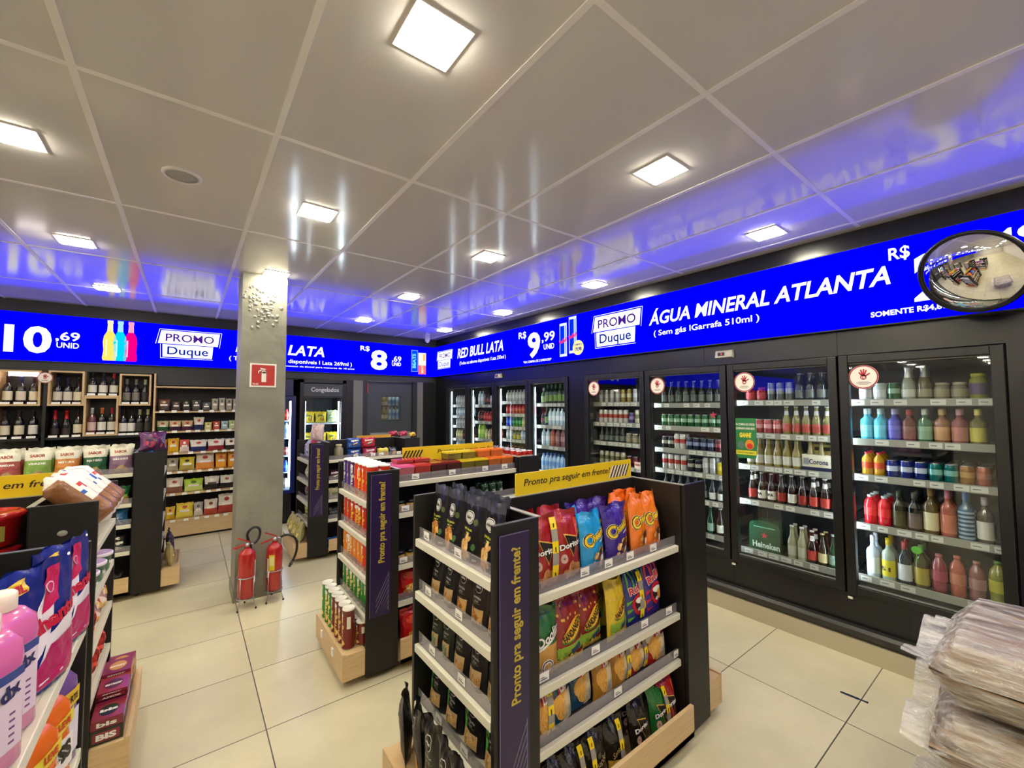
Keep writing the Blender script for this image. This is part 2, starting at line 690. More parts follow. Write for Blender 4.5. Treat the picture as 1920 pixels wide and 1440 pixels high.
t = thing('dome_camera', (3.30, 6.72, CEIL), 'small white dome security camera in the corner above the signs', 'security camera')
b = MB()
b.lathe([(0.0005, 0.0), (0.04, 0.0), (0.045, 0.03), (0.045, 0.06)], 20, (3.30, 6.72, CEIL - 0.06), WHITE)
b.build('housing', t)
b = MB()
b.lathe([(0.0005, -0.03), (0.02, -0.025), (0.03, -0.008), (0.032, 0.0)], 20, (3.30, 6.72, CEIL - 0.06), P(0xCFCFD4, 0.15))
b.build('lens_dome', t)

# ------------------------------------------------------------------ LED signs
BLUE = E((0.0, 0.0, 1.0), SIGN_POWER)
BW = E((1.0, 1.0, 1.0), 1.5)
BP = E((0.12, 0.02, 0.45), 0.6)
BB = E((0.0, 0.02, 0.60), 0.6)


def promo(sign, fn, u0, u1, zc, label=None):
    """the PROMO Duque badge: two white boxes with dark words"""
    w = u1 - u0
    m = (u0 + u1) / 2
    b = MB()
    s = w / 0.637
    b.poly(fn, [(u0, zc + 0.0 * s), (u1 - 0.02 * s, zc - 0.004), (u1, zc + 0.165 * s), (u0 + 0.03 * s, zc + 0.165 * s)], BW, 0.002)
    b.poly(fn, [(u0 + 0.05 * s, zc - 0.17 * s), (u1 - 0.08 * s, zc - 0.17 * s), (u1 - 0.07 * s, zc - 0.012 * s), (u0 + 0.045 * s, zc - 0.012 * s)], BW, 0.002)
    for (a, c) in (((u0 - 0.022 * s, zc - 0.01), (u0 + 0.015 * s, zc + 0.18 * s)), ((u0 + 0.015 * s, zc + 0.18 * s), (u1 + 0.02 * s, zc + 0.18 * s)), ((u1 + 0.02 * s, zc + 0.18 * s), (u1 - 0.002, zc - 0.02)),
                   ((u0 + 0.025 * s, zc - 0.01), (u0 + 0.03 * s, zc - 0.185 * s)), ((u0 + 0.03 * s, zc - 0.185 * s), (u1 - 0.07 * s, zc - 0.185 * s))):
        du, dv = c[0] - a[0], c[1] - a[1]
        L = math.hypot(du, dv)
        nx, nv = -dv / L * 0.0025, du / L * 0.0025
        b.poly(fn, [(a[0] + nx, a[1] + nv), (a[0] - nx, a[1] - nv), (c[0] - nx, c[1] - nv), (c[0] + nx, c[1] + nv)], BW, 0.002)
    b.text(fn, 'PROMO', m + 0.005, zc + 0.08 * s, BP, w=0.50 * s, h=0.095 * s, off=0.012, lift=0.004)
    b.text(fn, 'Duque', m - 0.015, zc - 0.085 * s, BB, w=0.42 * s, h=0.10 * s, off=0.012, lift=0.004)
    o = b.build('promo_badge', sign)
    return o


def words(sign, fn, name, rows):
    b = MB()
    for r in rows:
        t, u0, u1, z, h = r[:5]
        k = dict(off=0.018, shear=0.0)
        if len(r) > 5:
            k.update(r[5])
        b.text(fn, t, (u0 + u1) / 2, z, BW, w=u1 - u0, h=h, lift=0.003, **k)
    return b.build(name, sign)


def price(sign, fn, rs, digit, cents, um, small=None):
    """R$ big figure, cents, UNID"""
    rows = []
    rows.append(('R$',) + rs)
    rows.append((digit[0],) + digit[1:5] + (dict(off=0.035),))
    rows.append(cents + (dict(off=0.018),))
    rows.append(('UNID',) + um + (dict(off=0.018),))
    if small:
        rows.append(small)
    return words(sign, fn, 'price', rows)


SX = 3.50
ZS0, ZS1 = 2.165, 2.69
sign_r = thing('led_sign', (SX, 2.3, ZS0), 'long blue LED sign on the wall above the drink coolers', 'LED sign')
b = MB()
b.box(SX + 0.002, XW, -2.2, 6.87, ZS0 - 0.008, ZS1 + 0.008, BLACK)
b.build('casing', sign_r)
b = MB()
b.quad((SX, -2.2, ZS0), (SX, 6.868, ZS0), (SX, 6.868, ZS1), (SX, -2.2, ZS1), BLUE)
b.build('screen', sign_r)
fx = face_x(SX)
promo(sign_r, fx, -6.73, -6.20, 2.445)
promo(sign_r, fx, -3.09, -2.475, 2.445)
IT = dict(shear=0.22, off=0.024)
words(sign_r, fx, 'headline', [('RED BULL LATA', -6.02, -4.75, 2.50, 0.15, IT), ('(Todos os sabores disponíveis I Lata 250ml )', -5.95, -4.69, 2.335, 0.05, dict(off=0.012))])
words(sign_r, fx, 'headline', [('ÁGUA MINERAL ATLANTA', -2.385, -0.625, 2.475, 0.115, IT), ('( Sem gás IGarrafa 510ml )', -2.335, -1.40, 2.332, 0.05, dict(off=0.015))])
price(sign_r, fx, (-4.40, -4.24, 2.58, 0.085), ('9', -4.21, -3.965, 2.425, 0.30), (',99', -3.935, -3.70, 2.50, 0.11), (-3.90, -3.71, 2.375, 0.065),
      ('*NA COMPRA DE 2 UNIDADES*', -4.30, -3.76, 2.215, 0.028, dict(off=0.02)))
price(sign_r, fx, (-0.63, -0.53, 2.60, 0.075), ('2', -0.52, -0.27, 2.425, 0.27), (',49', -0.24, -0.02, 2.55, 0.11), (-0.21, -0.03, 2.40, 0.065),
      ('SOMENTE R$4,89 A UNIDADE', -0.73, -0.12, 2.232, 0.032, dict(off=0.03)))
b = MB()
for (u, z0, z1) in ((-3.555, 2.225, 2.62), (-3.40, 2.25, 2.675)):
    b.rect(fx, u - 0.06, z0, u + 0.06, z1, E((0.75, 0.85, 1.0), 1.2), 1, 1, 0.002)
    b.rect(fx, u - 0.05, z0 + 0.03, u + 0.02, z1 - 0.03, E((0.0, 0.02, 0.7), 1.6), 1, 1, 0.003)
    b.rect(fx, u + 0.03, z0 + 0.03, u + 0.05, z1 - 0.03, E((0.25, 0.35, 0.8), 1.2), 1, 1, 0.003)
    b.text(fx, 'RedBull', u, (z0 + z1) / 2 - 0.01, E((0.9, 0.03, 0.12), 1.2), w=0.13, h=0.045, rot=0.25, off=0.04, lift=0.004)
b.build('can_picture', sign_r)
b = MB()
b.ell(fx, -3.315, 2.305, 0.085, 0.085, E((1.0, 0.85, 0.35), 1.2), lift=0.005)
b.text(fx, 'COMPRE 2', -3.315, 2.34, BB, w=0.13, h=0.022, off=0.02, lift=0.007)
b.text(fx, '19,98', -3.31, 2.29, BB, w=0.10, h=0.04, off=0.04, lift=0.007)
b.build('offer_badge', sign_r)

SY = 6.87
sign_b = thing('led_sign', (0, SY, ZS0), 'long blue LED sign on the back wall over the wine shelves and freezer', 'LED sign')
b = MB()
b.box(X0R, SX + 0.05, SY + 0.002, YB, ZS0 - 0.008, ZS1 + 0.008, BLACK)
b.build('casing', sign_b)
b = MB()
b.quad((X0R, SY, ZS0), (SX, SY, ZS0), (SX, SY, ZS1), (X0R, SY, ZS1), BLUE)
b.build('screen', sign_b)
fy = face_y(SY)
promo(sign_b, fy, -0.317, 0.32, 2.45)
price(sign_b, fy, (-1.78, -1.635, 2.585, 0.08), ('10', -1.58, -1.228, 2.40, 0.275), (',69', -1.20, -1.006, 2.455, 0.095), (-1.19, -1.01, 2.352, 0.06))
words(sign_b, fy, 'headline', [('BEATS LATA', 0.50, 1.645, 2.475, 0.145, IT), ('( Todos os sabores disponíveis I Lata 269ml )', 0.43, 2.06, 2.31, 0.055, dict(off=0.015)),
                               ('proibida a venda e o consumo de álcool para menores de 18 anos', 0.60, 2.10, 2.238, 0.022, dict(off=0.02))])
price(sign_b, fy, (2.19, 2.34, 2.585, 0.075), ('8', 2.36, 2.64, 2.41, 0.30), (',69', 2.72, 2.885, 2.445, 0.09), (2.72, 2.88, 2.355, 0.06))
b = MB()
for u, c in ((-0.755, (1.0, 0.72, 0.12)), (-0.665, (0.0, 0.62, 1.0)), (-0.57, (1.0, 0.0, 0.22))):
    m = E(c, 1.2)
    prof = [(0.055, 2.20), (0.062, 2.23), (0.052, 2.32), (0.060, 2.42), (0.052, 2.49), (0.026, 2.55), (0.022, 2.64), (0.026, 2.645), (0.026, 2.68)]
    pts = [(u + r, z) for r, z in prof] + [(u - r, z) for r, z in reversed(prof)]
    for j in range(len(prof) - 1):
        (r0, z0), (r1, z1) = prof[j], prof[j + 1]
        vs = [fy(u - r0, z0, 0.002), fy(u + r0, z0, 0.002), fy(u + r1, z1, 0.002), fy(u - r1, z1, 0.002)]
        b.add(vs, [(0, 1, 2, 3)], m if z0 < 2.5 else E(tuple(min(1.0, k * 0.6 + 0.35) for k in c), 1.2))
    b.rect(fy, u - 0.035, 2.25, u - 0.022, 2.45, E(tuple(min(1.0, k * 0.5 + 0.5) for k in c), 1.3), 1, 1, 0.003)
b.build('bottle_picture', sign_b)
b = MB()
b.rect(fy, 3.07, 2.24, 3.19, 2.62, E((0.25, 0.5, 1.0), 1.2), 1, 1, 0.002)
b.rect(fy, 3.078, 2.248, 3.182, 2.612, E((0.0, 0.05, 0.9), 1.4), 1, 1, 0.003)
b.text(fy, 'BEATS', 3.12, 2.43, E((0.2, 0.75, 1.0), 1.3), w=0.25, h=0.06, rot=PI / 2, off=0.03, lift=0.004)
b.rect(fy, 3.20, 2.20, 3.345, 2.58, E((1.0, 0.16, 0.14), 1.2), 1, 1, 0.004)
b.rect(fy, 3.20, 2.36, 3.345, 2.58, E((1.0, 0.85, 0.75), 1.2), 1, 1, 0.005)
b.rect(fy, 3.29, 2.44, 3.33, 2.56, E((1.0, 0.5, 0.12), 1.2), 1, 1, 0.006)
b.text(fy, 'BEATS', 3.275, 2.30, E((1.0, 0.8, 0.7), 1.2), w=0.16, h=0.04, rot=PI / 2, off=0.03, lift=0.006)
b.build('can_picture', sign_b)

# ------------------------------------------------------------------ convex mirror on an arm
mc = Vector((3.20, 0.255, 2.335))
mn = Vector((-0.80, 0.28, -0.42)).normalized()
t = thing('convex_mirror', mc, 'round convex security mirror in front of the right LED sign', 'mirror')
q = Vector((0, 0, 1)).rotation_difference(mn)


def disc(prof, mat, name, n=48):
    b = MB()
    b.lathe(prof, n, (0, 0, 0), mat)
    b.v = [tuple(q @ Vector(p) + mc) for p in b.v]
    return b.build(name, t)


R = 0.205
sag = 0.07
rs = (R * R + sag * sag) / (2 * sag)
disc([(max(0.0005, rs * math.sin(a)), rs * math.cos(a) - (rs - sag)) for a in [math.asin(R / rs) * (1 - k / 14) for k in range(15)]], P((0.93, 0.94, 0.95), 0.02, 1.0, name='mirror_silver'), 'mirror_face')
disc([(0.0005, -0.05), (0.12, -0.045), (R - 0.01, -0.02), (R + 0.012, -0.008), (R + 0.016, 0.004), (R + 0.006, 0.012), (R - 0.006, 0.006)], P(0x0c0c0c, 0.35), 'rim')
b = MB()
e = mc - mn * 0.045
b.tube([e, e + Vector((0.08, -0.02, 0.04)), (SX - 0.008, e.y - 0.03, e.z + 0.05)], 0.014, BLACK)
b.build('arm', t)

# ------------------------------------------------------------------ gondolas (double sided display shelving)
RISER = clear_sheet('riser_plastic', (0.86, 0.84, 0.88), 0.16, (0.75, 0.72, 0.75))
LIP = P(0xD8D5C2, 0.35)
BOARD = P(0x3a3938, 0.5)
PURPLE = P(0x2A1B45, 0.35)
YTXT = P(0xB9A53C, 0.4)
YEL = P(0xE2C319, 0.4)
GD = 0.64
PW = 0.20


def tags(shelf, fn, us, z, rs, riser_h=0.045):
    for u in us:
        b = MB()
        b.rect(fn, u - 0.026, z - 0.004, u + 0.026, z + 0.030, TAGW, 1, 1, 0.0015)
        b.rect(fn, u - 0.018, z + 0.010, u + 0.004, z + 0.013, P(0x444444), 1, 1, 0.002)
        b.rect(fn, u - 0.018, z + 0.002, u + 0.016, z + 0.007, P(0x777777), 1, 1, 0.002)
        b.build('price_tag', shelf)


BOARDS = []       # (x0, x1, y0, y1, underside, top) of every board that goods stand on


def gondola(label, x0, x1, yf, main, cap_l=None, cap_r=None, strip=True, strip_z=(0.37, 1.23), mtags=None, ltags=None, group=None, right_panel=True, base_l=True, base_r=True, GD=GD, riser_r=True):
    g = thing('gondola_shelf', ((x0 + x1) / 2, yf + GD / 2, 0), label, 'display shelf', group)
    ym, yb = yf + GD / 2, yf + GD
    xa, xb = x0 + PW, x1 - PW
    b = MB()
    b.box(xa, xb, ym - 0.012, ym + 0.012, 0.05, 1.248, BLACKM)
    b.box(xa, xb, ym - 0.013, ym + 0.013, 1.248, 1.252, P(0x8a8880, 0.4))
    b.build('divider_panel', g)
    for (p, q0) in ((x0, 1), (x1 - PW, 0)):
        xk = p + PW if q0 else p
        b = MB()
        b.box(xk - 0.01, xk + 0.01, yf + 0.02, yb - 0.02, 0.05, 1.248, BLACKM)
        b.box(xk - 0.011, xk + 0.011, yf + 0.001, yb - 0.001, 1.248, 1.252, P(0x8a8880, 0.4))
        b.build('end_back_panel', g)
        for yy in (yf, yb - 0.02):
            b = MB()
            b.box(p, p + PW, yy, yy + 0.02, 0.035, 1.25, BLACKM)
            b.build('side_panel', g, bevel=0.002)
    # plinths: wooden trays
    b = MB()
    for (y0, y1) in ((yf - 0.03, ym - 0.015), (ym + 0.015, yb + 0.03)):
        b.box(xa + 0.012, xb - 0.012, y0, y1, 0.05, 0.075, WOOD)
    b.box(xa + 0.012, xb - 0.012, yf - 0.03, yf - 0.012, 0.05, 0.195, WOOD)
    b.box(xa + 0.012, xb - 0.012, yb + 0.012, yb + 0.03, 0.05, 0.195, WOOD)
    b.build('tray_base', g)
    BOARDS.append((xa, xb, yf - 0.05, ym, 0.05, 0.075))
    for (on, xo, xi) in ((base_l, x0 - 0.13, x0 + PW - 0.012), (base_r, x1 + 0.13, x1 - PW + 0.012)):
        if not on:
            continue
        b = MB()
        lo, hi = min(xo, xi), max(xo, xi)
        b.box(lo, hi, yf + 0.021, yb - 0.021, 0.055, 0.185, WOOD)
        if xo < xi:
            b.box(lo, x0 - 0.001, yf + 0.005, yb - 0.005, 0.05, 0.197, WOOD)
            b.box(lo - 0.002, lo + 0.014, yf + 0.004, yb - 0.004, 0.049, 0.205, WOOD)
        else:
            b.box(x1 + 0.001, hi, yf + 0.005, yb - 0.005, 0.05, 0.197, WOOD)
            b.box(hi - 0.014, hi + 0.002, yf + 0.004, yb - 0.004, 0.049, 0.205, WOOD)
        b.build('end_base', g)
        BOARDS.append((lo - 0.01, hi + 0.01, yf, yb, 0.05, 0.2055 if False else 0.1975))
    for cx in (x0 + PW * 0.8, x1 - PW * 0.8):
        for cy in (yf + 0.06, yb - 0.06):
            b = MB()
            b.lathe([(0.0005, -0.011), (0.022, -0.011), (0.024, -0.006), (0.024, 0.006), (0.022, 0.011), (0.0005, 0.011)], 14, (cx, cy, 0.024), P(0x2a2a2a, 0.5), axis='y')
            b.box(cx - 0.014, cx + 0.014, cy - 0.013, cy + 0.013, 0.03, 0.05, STEEL)
            b.build('caster', g)
    # main shelves towards -y
    for i, z in enumerate(main or ()):
        b = MB()
        b.box(xa + 0.012, xb - 0.012, yf + 0.05, ym - 0.013, z - 0.03, z - 0.018, BOARD)
        BOARDS.append((xa, xb, yf, ym, z - 0.034, z - 0.018))
        s = b.build('shelf', g)
        b = MB()
        b.box(xa + 0.014, xb - 0.014, yf + 0.030, yf + 0.050, z - 0.032, z, LIP)
        b.build('price_rail', s, bevel=0.003)
        b = MB()
        b.box(xa + 0.014, xb - 0.014, yf + 0.050, yf + 0.052, z - 0.005, z + 0.045, RISER)
        b.build('clear_riser', s)
        us = mtags[i] if mtags else ()
        tags(s, face_y(yf + 0.0490), us, z + 0.012, None)
    # end shelves
    for side, caps in ((-1, cap_l), (1, cap_r)):
        for i, z in enumerate(caps or ()):
            xo = x0 if side < 0 else x1
            xi = x0 + PW - 0.011 if side < 0 else x1 - PW + 0.011
            b = MB()
            zt = z - 0.018 if (riser_r or side < 0) else z + 0.001
            b.box(min(xo - side * 0.02, xi), max(xo - side * 0.02, xi), yf + 0.022, yb - 0.022, z - 0.03, zt, LIP)
            s = b.build('end_shelf', g)
            BOARDS.append((min(xo, xi), max(xo, xi), yf, yb, z - 0.034, zt))
            b = MB()
            b.box(xo - 0.02 if side > 0 else xo, xo if side > 0 else xo + 0.02, yf + 0.024, yb - 0.024, z - 0.034, z, LIP)
            b.build('price_rail', s, bevel=0.003)
            xr = xo - side * 0.021
            if riser_r or side < 0:
                b = MB()
                b.box(xr - 0.001, xr + 0.001, yf + 0.026, yb - 0.026, z - 0.005, z + 0.05, RISER)
                b.build('clear_riser', s)
            if side < 0 and ltags:
                tags(s, face_x(xo + 0.0195), [-y for y in ltags[i]], z + 0.014, None)
    if strip:
        z0, z1 = strip_z
        b = MB()
        xs0, xs1 = x0 + 0.018, x0 + 0.148
        b.box(xs0, xs1, yf - 0.006, yf, z0, z1, PURPLE)
        f = face_y(yf - 0.006)
        E1 = P(0x6f6486, 0.4)
        b.rect(f, xs0, z0, xs0 + 0.003, z1, E1, 1, 1)
        b.rect(f, xs0, z1 - 0.003, xs1, z1, E1, 1, 1)
        xm = (xs0 + xs1) / 2
        L = z1 - z0
        b.text(f, 'Pronto pra seguir em frente?', xm + 0.004, z1 - 0.05 * L - 0.29 * L, YTXT, w=0.575 * L, h=0.038, rot=PI / 2, off=0.03, lift=0.0012)
        lw = 0.0022
        za = z0 + 0.03 * L
        zb = z0 + 0.30 * L
        xr = xs1 - 0.014
        xl = xs0 + 0.038
        lm = P(0x8c86a0, 0.4)
        b.rect(f, xr, za, xr + lw, zb, lm, 1, 1)
        for k in range(7):
            zt = zb - 0.012 - k * (zb - za) / 7.0
            c0, c1 = (xr, zt), (xl, zt - 0.15 * L / 0.86)
            if c1[1] < za:
                fr = (zt - za) / (zt - c1[1])
                c1 = (xr + (xl - xr) * fr, za)
            b.poly(f, [(c0[0], c0[1]), (c0[0], c0[1] - 2.6 * lw), (c1[0], c1[1] - 2.6 * lw if c1[1] > za else c1[1]), (c1[0], c1[1])], lm, 0.0008)
        b.build('slogan_panel', g)
    return g


def header_sign(label, x0, x1, y, z=1.252, stripes='right', h=0.098):
    b = MB()
    b.box(x0, x1, y - 0.003, y + 0.003, z, z + h, YEL)
    f = face_y(y - 0.003)
    K = P(0x221E14, 0.5)
    if stripes == 'right':
        b.text(f, 'Pronto pra seguir em frente?', x0 + 0.345, z + 0.055, K, w=0.60, h=0.030, shear=0.2, off=0.012, lift=0.001)
        ks = x1 - 0.165
    else:
        b.text(f, 'Pronto pra seguir em frente?', x0 + 0.58, z + 0.055, K, w=0.60, h=0.030, shear=0.2, off=0.012, lift=0.001)
        ks = x0 + 0.02
    for k in range(6):
        u = ks + k * 0.025
        b.poly(f, [(u - 0.03, z + 0.012), (u - 0.016, z + 0.012), (u + 0.018, z + 0.075), (u + 0.004, z + 0.075)], K if stripes == 'left' else P(0xE9E3C8, 0.4), 0.001)
        if stripes == 'right':
            b.poly(f, [(u - 0.018, z + 0.012), (u - 0.008, z + 0.012), (u + 0.026, z + 0.075), (u + 0.016, z + 0.075)], K, 0.0012)
    return tag(b.build('header_sign', loc=((x0 + x1) / 2, y, z)), label, 'sign')


GG = 'black display gondolas'
gondola('black display gondola with chip bags facing the camera, nearest the lens', 0.828, 2.205, 1.18, (0.945, 0.612, 0.386), (1.06, 0.83, 0.60, 0.355), (1.06, 0.83, 0.60),
        mtags=((1.32, 1.47, 1.62, 1.80), (1.09, 1.38, 1.72, 1.92), (1.52, 1.98)), ltags=((1.45, 1.72), (1.44, 1.70), (1.42, 1.66), (1.40, 1.60)), strip_z=(0.30, 1.215), group=GG)
header_sign('yellow header sign on the chip gondola, question in italics with stripes', 1.17, 1.995, 1.18 + GD / 2)
gondola('black display gondola with crisp tubes on its end, middle row', 0.885, 2.275, 2.60, (1.16, 0.96, 0.63, 0.40), (1.06, 0.83, 0.60, 0.37), (1.20, 0.83, 0.60),
        mtags=((1.22, 1.50, 1.78, 1.96), (1.15, 1.6), (1.14, 1.7), ()), group=GG)
header_sign('yellow header sign half hidden behind the plastic treat boxes', 1.242, 2.04, 2.60 + GD / 2, stripes='left')
gondola('black display gondola with blue and red cookie packs, beside the pillar', 1.05, 2.335, 4.95, (1.05, 0.825, 0.615, 0.40), (1.05, 0.82, 0.60, 0.385), (1.06, 0.83), strip_z=(0.46, 1.235),
        mtags=((1.56, 1.76, 1.86, 2.08), (), (), ()), group=GG)
gondola('black display gondola with seed and flour pouches, by the wine shelf', -1.85, -0.15, 4.95, (1.075, 0.81, 0.63, 0.40), (), (1.06, 0.83, 0.60, 0.40), strip=False, group=GG)
gondola('black display gondola with red tubs and bread loaves on its end', -1.95, -0.295, 2.565, (0.98, 0.70, 0.40), (), (1.05, 0.83, 0.61, 0.388), strip=False, group=GG, riser_r=False)
header_sign('yellow header sign cut by the left edge of the photo', -1.30, -0.475, 2.565 + GD / 2, stripes='left')
gondola('black display gondola with detergent, cut by the left edge', -1.75, -0.222, 0.99, (0.98, 0.70, 0.40), (), (1.015, 0.655, 0.36), strip=False, group=GG, GD=0.84, riser_r=False)
# three finger slots of the panel behind the detergent
b = MB()
for z in (1.13, 1.075, 1.02):
    b.lathe([(0.0005, -0.002), (0.012, -0.002), (0.012, 0.001)], 16, (-0.36, 2.563, z), P(0x8a8880, 0.3), axis='y')
b.v = [(-0.40 + (p[0] + 0.36) * 1.3 - 0.0, p[1], p[2] if False else p[2] + 0) for p in b.v]
tag(b.build('panel_clip', loc=(-0.40, 2.563, 1.0)), 'three small grey slot clips on the black end panel behind the blue detergent', 'clip')

# ------------------------------------------------------------------ bags and pouches
def bag(w, h, d, base, bands=(), art=None, style='pillow', seed=0, edge=None, nu=18, nv=26, backm=None):
    """one sealed bag: front towards -y, standing on z = 0. bands: (v0, v1, material[, u0, u1]) in fractions"""
    rs = random.Random(seed)
    ph = [rs.random() * 6.28 for _ in range(8)]

    def prof(v):
        if style == 'pillow':
            s = max(0.0, math.sin(PI * min(max((v - 0.02) / 0.90, 0.0), 1.0)))
            return s ** 0.5
        if style == 'pouch':      # stand-up pouch: full at the bottom, flat at the top
            return (1.0 - 0.5 * v) * min(1.0, ((1.0 - v) / 0.55)) ** 0.75 * min(1.0, 0.75 + v * 3)
        return min(1.0, 0.6 + v * 4) * min(1.0, (1.0 - v) / 0.22) ** 0.5   # 'block' brick-like pack

    def fn(u, v, l, sgn=-1.0):
        U, V = 2 * u / w, v / h
        U = max(-1.0, min(1.0, U))
        p = prof(min(max(V, 0.0), 1.0))
        ps = max(0.0, 1.0 - abs(U) ** (2.4 if style != 'block' else 6.0)) ** 0.8
        y = d / 2 * p * ps
        wr = 0.06 * d * ps * (math.sin(9 * V + 3 * U + ph[0]) * 0.5 + math.sin(5 * U - 11 * V + ph[1]) * 0.5 + (0.9 if V > 0.75 else 0.3) * math.sin(14 * U + 5 * V + ph[2]) * 0.6)
        # crinkles of the film: sharp creases, stronger towards the seals
        cz = noise.noise(Vector((3.2 * U + ph[6] * 9, 6.0 * V * h / 0.26, ph[7] * 5)))
        cf = noise.noise(Vector((7.5 * U + ph[5] * 7, 13.0 * V * h / 0.26, ph[6] * 3)))
        y += wr + 0.0016 + ps * d * (0.10 * (0.35 - abs(cz)) + 0.055 * (0.3 - abs(cf))) * (0.35 + 1.1 * abs(2 * V - 0.9) ** 1.5)
        if l:
            l += 0.0012
        x = u * (1 - 0.09 * p + 0.03 * math.sin(4 * V + ph[3]))
        z = V * h
        if V > 0.8:
            y += -sgn * -1 * 0.0
            z += 0.004 * (V - 0.8) / 0.2 * math.sin(9 * U + ph[4]) * (w / 0.2)
            y2 = 0.016 * ((V - 0.8) / 0.2) ** 2 * math.sin(4 * U + ph[5]) * (1 if style == 'pillow' else 0.4)
        else:
            y2 = 0.0
        return (x, sgn * (y + l) + y2, z)

    b = MB()
    base_i = b.mi(base)
    for sgn in (-1.0, 1.0):
        o = len(b.v)
        for j in range(nv + 1):
            for i in range(nu + 1):
                b.v.append(fn(-w / 2 + w * i / nu, h * j / nv, 0, sgn))
        for j in range(nv):
            for i in range(nu):
                q = (o + j * (nu + 1) + i, o + j * (nu + 1) + i + 1, o + (j + 1) * (nu + 1) + i + 1, o + (j + 1) * (nu + 1) + i)
                m = base if (sgn < 0 or backm is None) else backm
                U, V = (i + 0.5) / nu - 0.5, (j + 0.5) / nv
                for bd in bands:
                    if bd[0] <= V < bd[1] and (len(bd) < 5 or bd[3] <= U < bd[4]):
                        m = bd[2]
                b.f.append(q if sgn < 0 else q[::-1])
                b.m.append(b.mi(m))
                b.sm.append(True)
    # bottom closure
    n = nu + 1
    o2 = (nv + 1) * n
    b.f += [(i + 1, i, o2 + i, o2 + i + 1) for i in range(nu)]
    b.m += [base_i] * nu
    b.sm += [False] * nu
    if art:
        art(b, fn, w, h)
    return b


def outline_text(b, f, t, cu, cv, fill, edge, w, h, rot=0.0, shear=0.0, lift=0.0015, e=0.055, off=0.03):
    b.text(f, t, cu, cv, edge, w=w * 1.04, h=h, rot=rot, off=off + e, shear=shear, lift=lift)
    b.text(f, t, cu, cv, fill, w=w, h=h, rot=rot, off=off, shear=shear, lift=lift + 0.0014)


def chips(b, f, cu, cv, ru, rv, cols, n, seed, size=0.02, lift=0.001):
    rs = random.Random(seed)
    for k in range(n):
        a, r = rs.random() * 6.28, math.sqrt(rs.random())
        b.ell(f, cu + ru * r * math.cos(a), cv + rv * r * math.sin(a), size * (0.7 + 0.6 * rs.random()), size * (0.4 + 0.4 * rs.random()), P(rs.choice(cols), 0.45), rot=rs.random() * 3, n=9, lift=lift + 0.0003 * k / n)


K0 = P(0x0d0d0f, 0.4)
WT = P(0xF2EFE6, 0.4)


def art_triangle(body, word='Doritos'):
    def art(b, f, w, h):
        red = P(0xD6452E, 0.35)
        b.poly(f, [(w * 0.22, h * 0.60), (w * 0.45, h * 0.60), (w * 0.45, h * 0.86), (w * 0.26, h * 0.86)], body, 0.0008, k=5)
        Y = P(0xE8B24A, 0.4)
        for (s, m, l) in ((1.0, Y, 0.0012), (0.86, K0, 0.0024)):
            b.poly(f, [(w * (0.02 - 0.25 * s), h * (0.53 + 0.15 * s)), (w * (0.02 + 0.26 * s), h * (0.50 + 0.11 * s)), (w * (0.06 + 0.01 * s), h * (0.49 - 0.17 * s))], m, l, k=5)
        outline_text(b, f, word, 0.02 * w, 0.515 * h, WT, K0, w * 0.80, 0.075 * h, rot=0.10, lift=0.0034)
        b.ell(f, -w * 0.24, h * 0.33, w * 0.10, w * 0.10, P(0xC9A79A, 0.4), n=16, lift=0.001)
        b.text(f, '+', -w * 0.24, h * 0.33, P(0x7a1c18), w=0.07 * w, h=0.05 * h, lift=0.002)
        chips(b, f, 0.12 * w, 0.14 * h, 0.28 * w, 0.08 * h, (0xC98A4A, 0xB8743A, 0xD79E5C), 12, 5, 0.12 * w)
    return art


def art_cheetos(body):
    def art(b, f, w, h):
        k, y, wt = K0, P(0xE9C526, 0.4), P(0xF1E6B0, 0.4)
        for (m, off, l) in ((wt, 0.15, 0.0008), (k, 0.105, 0.0020), (y, 0.035, 0.0034)):
            b.text(f, 'C', -0.30 * w, 0.545 * h, m, h=0.20 * h, w=0.27 * w + (off - 0.035) * w * 0.5, rot=0.15, off=off * 0.6, lift=l)
            b.text(f, 'heetos', 0.13 * w, 0.62 * h, m, w=0.60 * w + (off - 0.035) * w * 0.5, h=0.11 * h, rot=0.32, off=off, shear=0.15, lift=l)
        b.text(f, 'ASSADO', 0.24 * w, 0.52 * h, WT, w=0.28 * w, h=0.028 * h, rot=0.30, off=0.03, lift=0.002)
        chips(b, f, 0.10 * w, 0.23 * h, 0.28 * w, 0.15 * h, (0xE2B35C, 0xC98F3A, 0xF0D08A, 0x8a4a20), 22, 9, 0.075 * w)
        b.ell(f, 0.14 * w, 0.33 * h, 0.12 * w, 0.05 * h, P(0x4a2412), rot=0.8, lift=0.003)
        b.ell(f, 0.20 * w, 0.20 * h, 0.10 * w, 0.045 * h, WT, rot=1.0, lift=0.003)
    return art


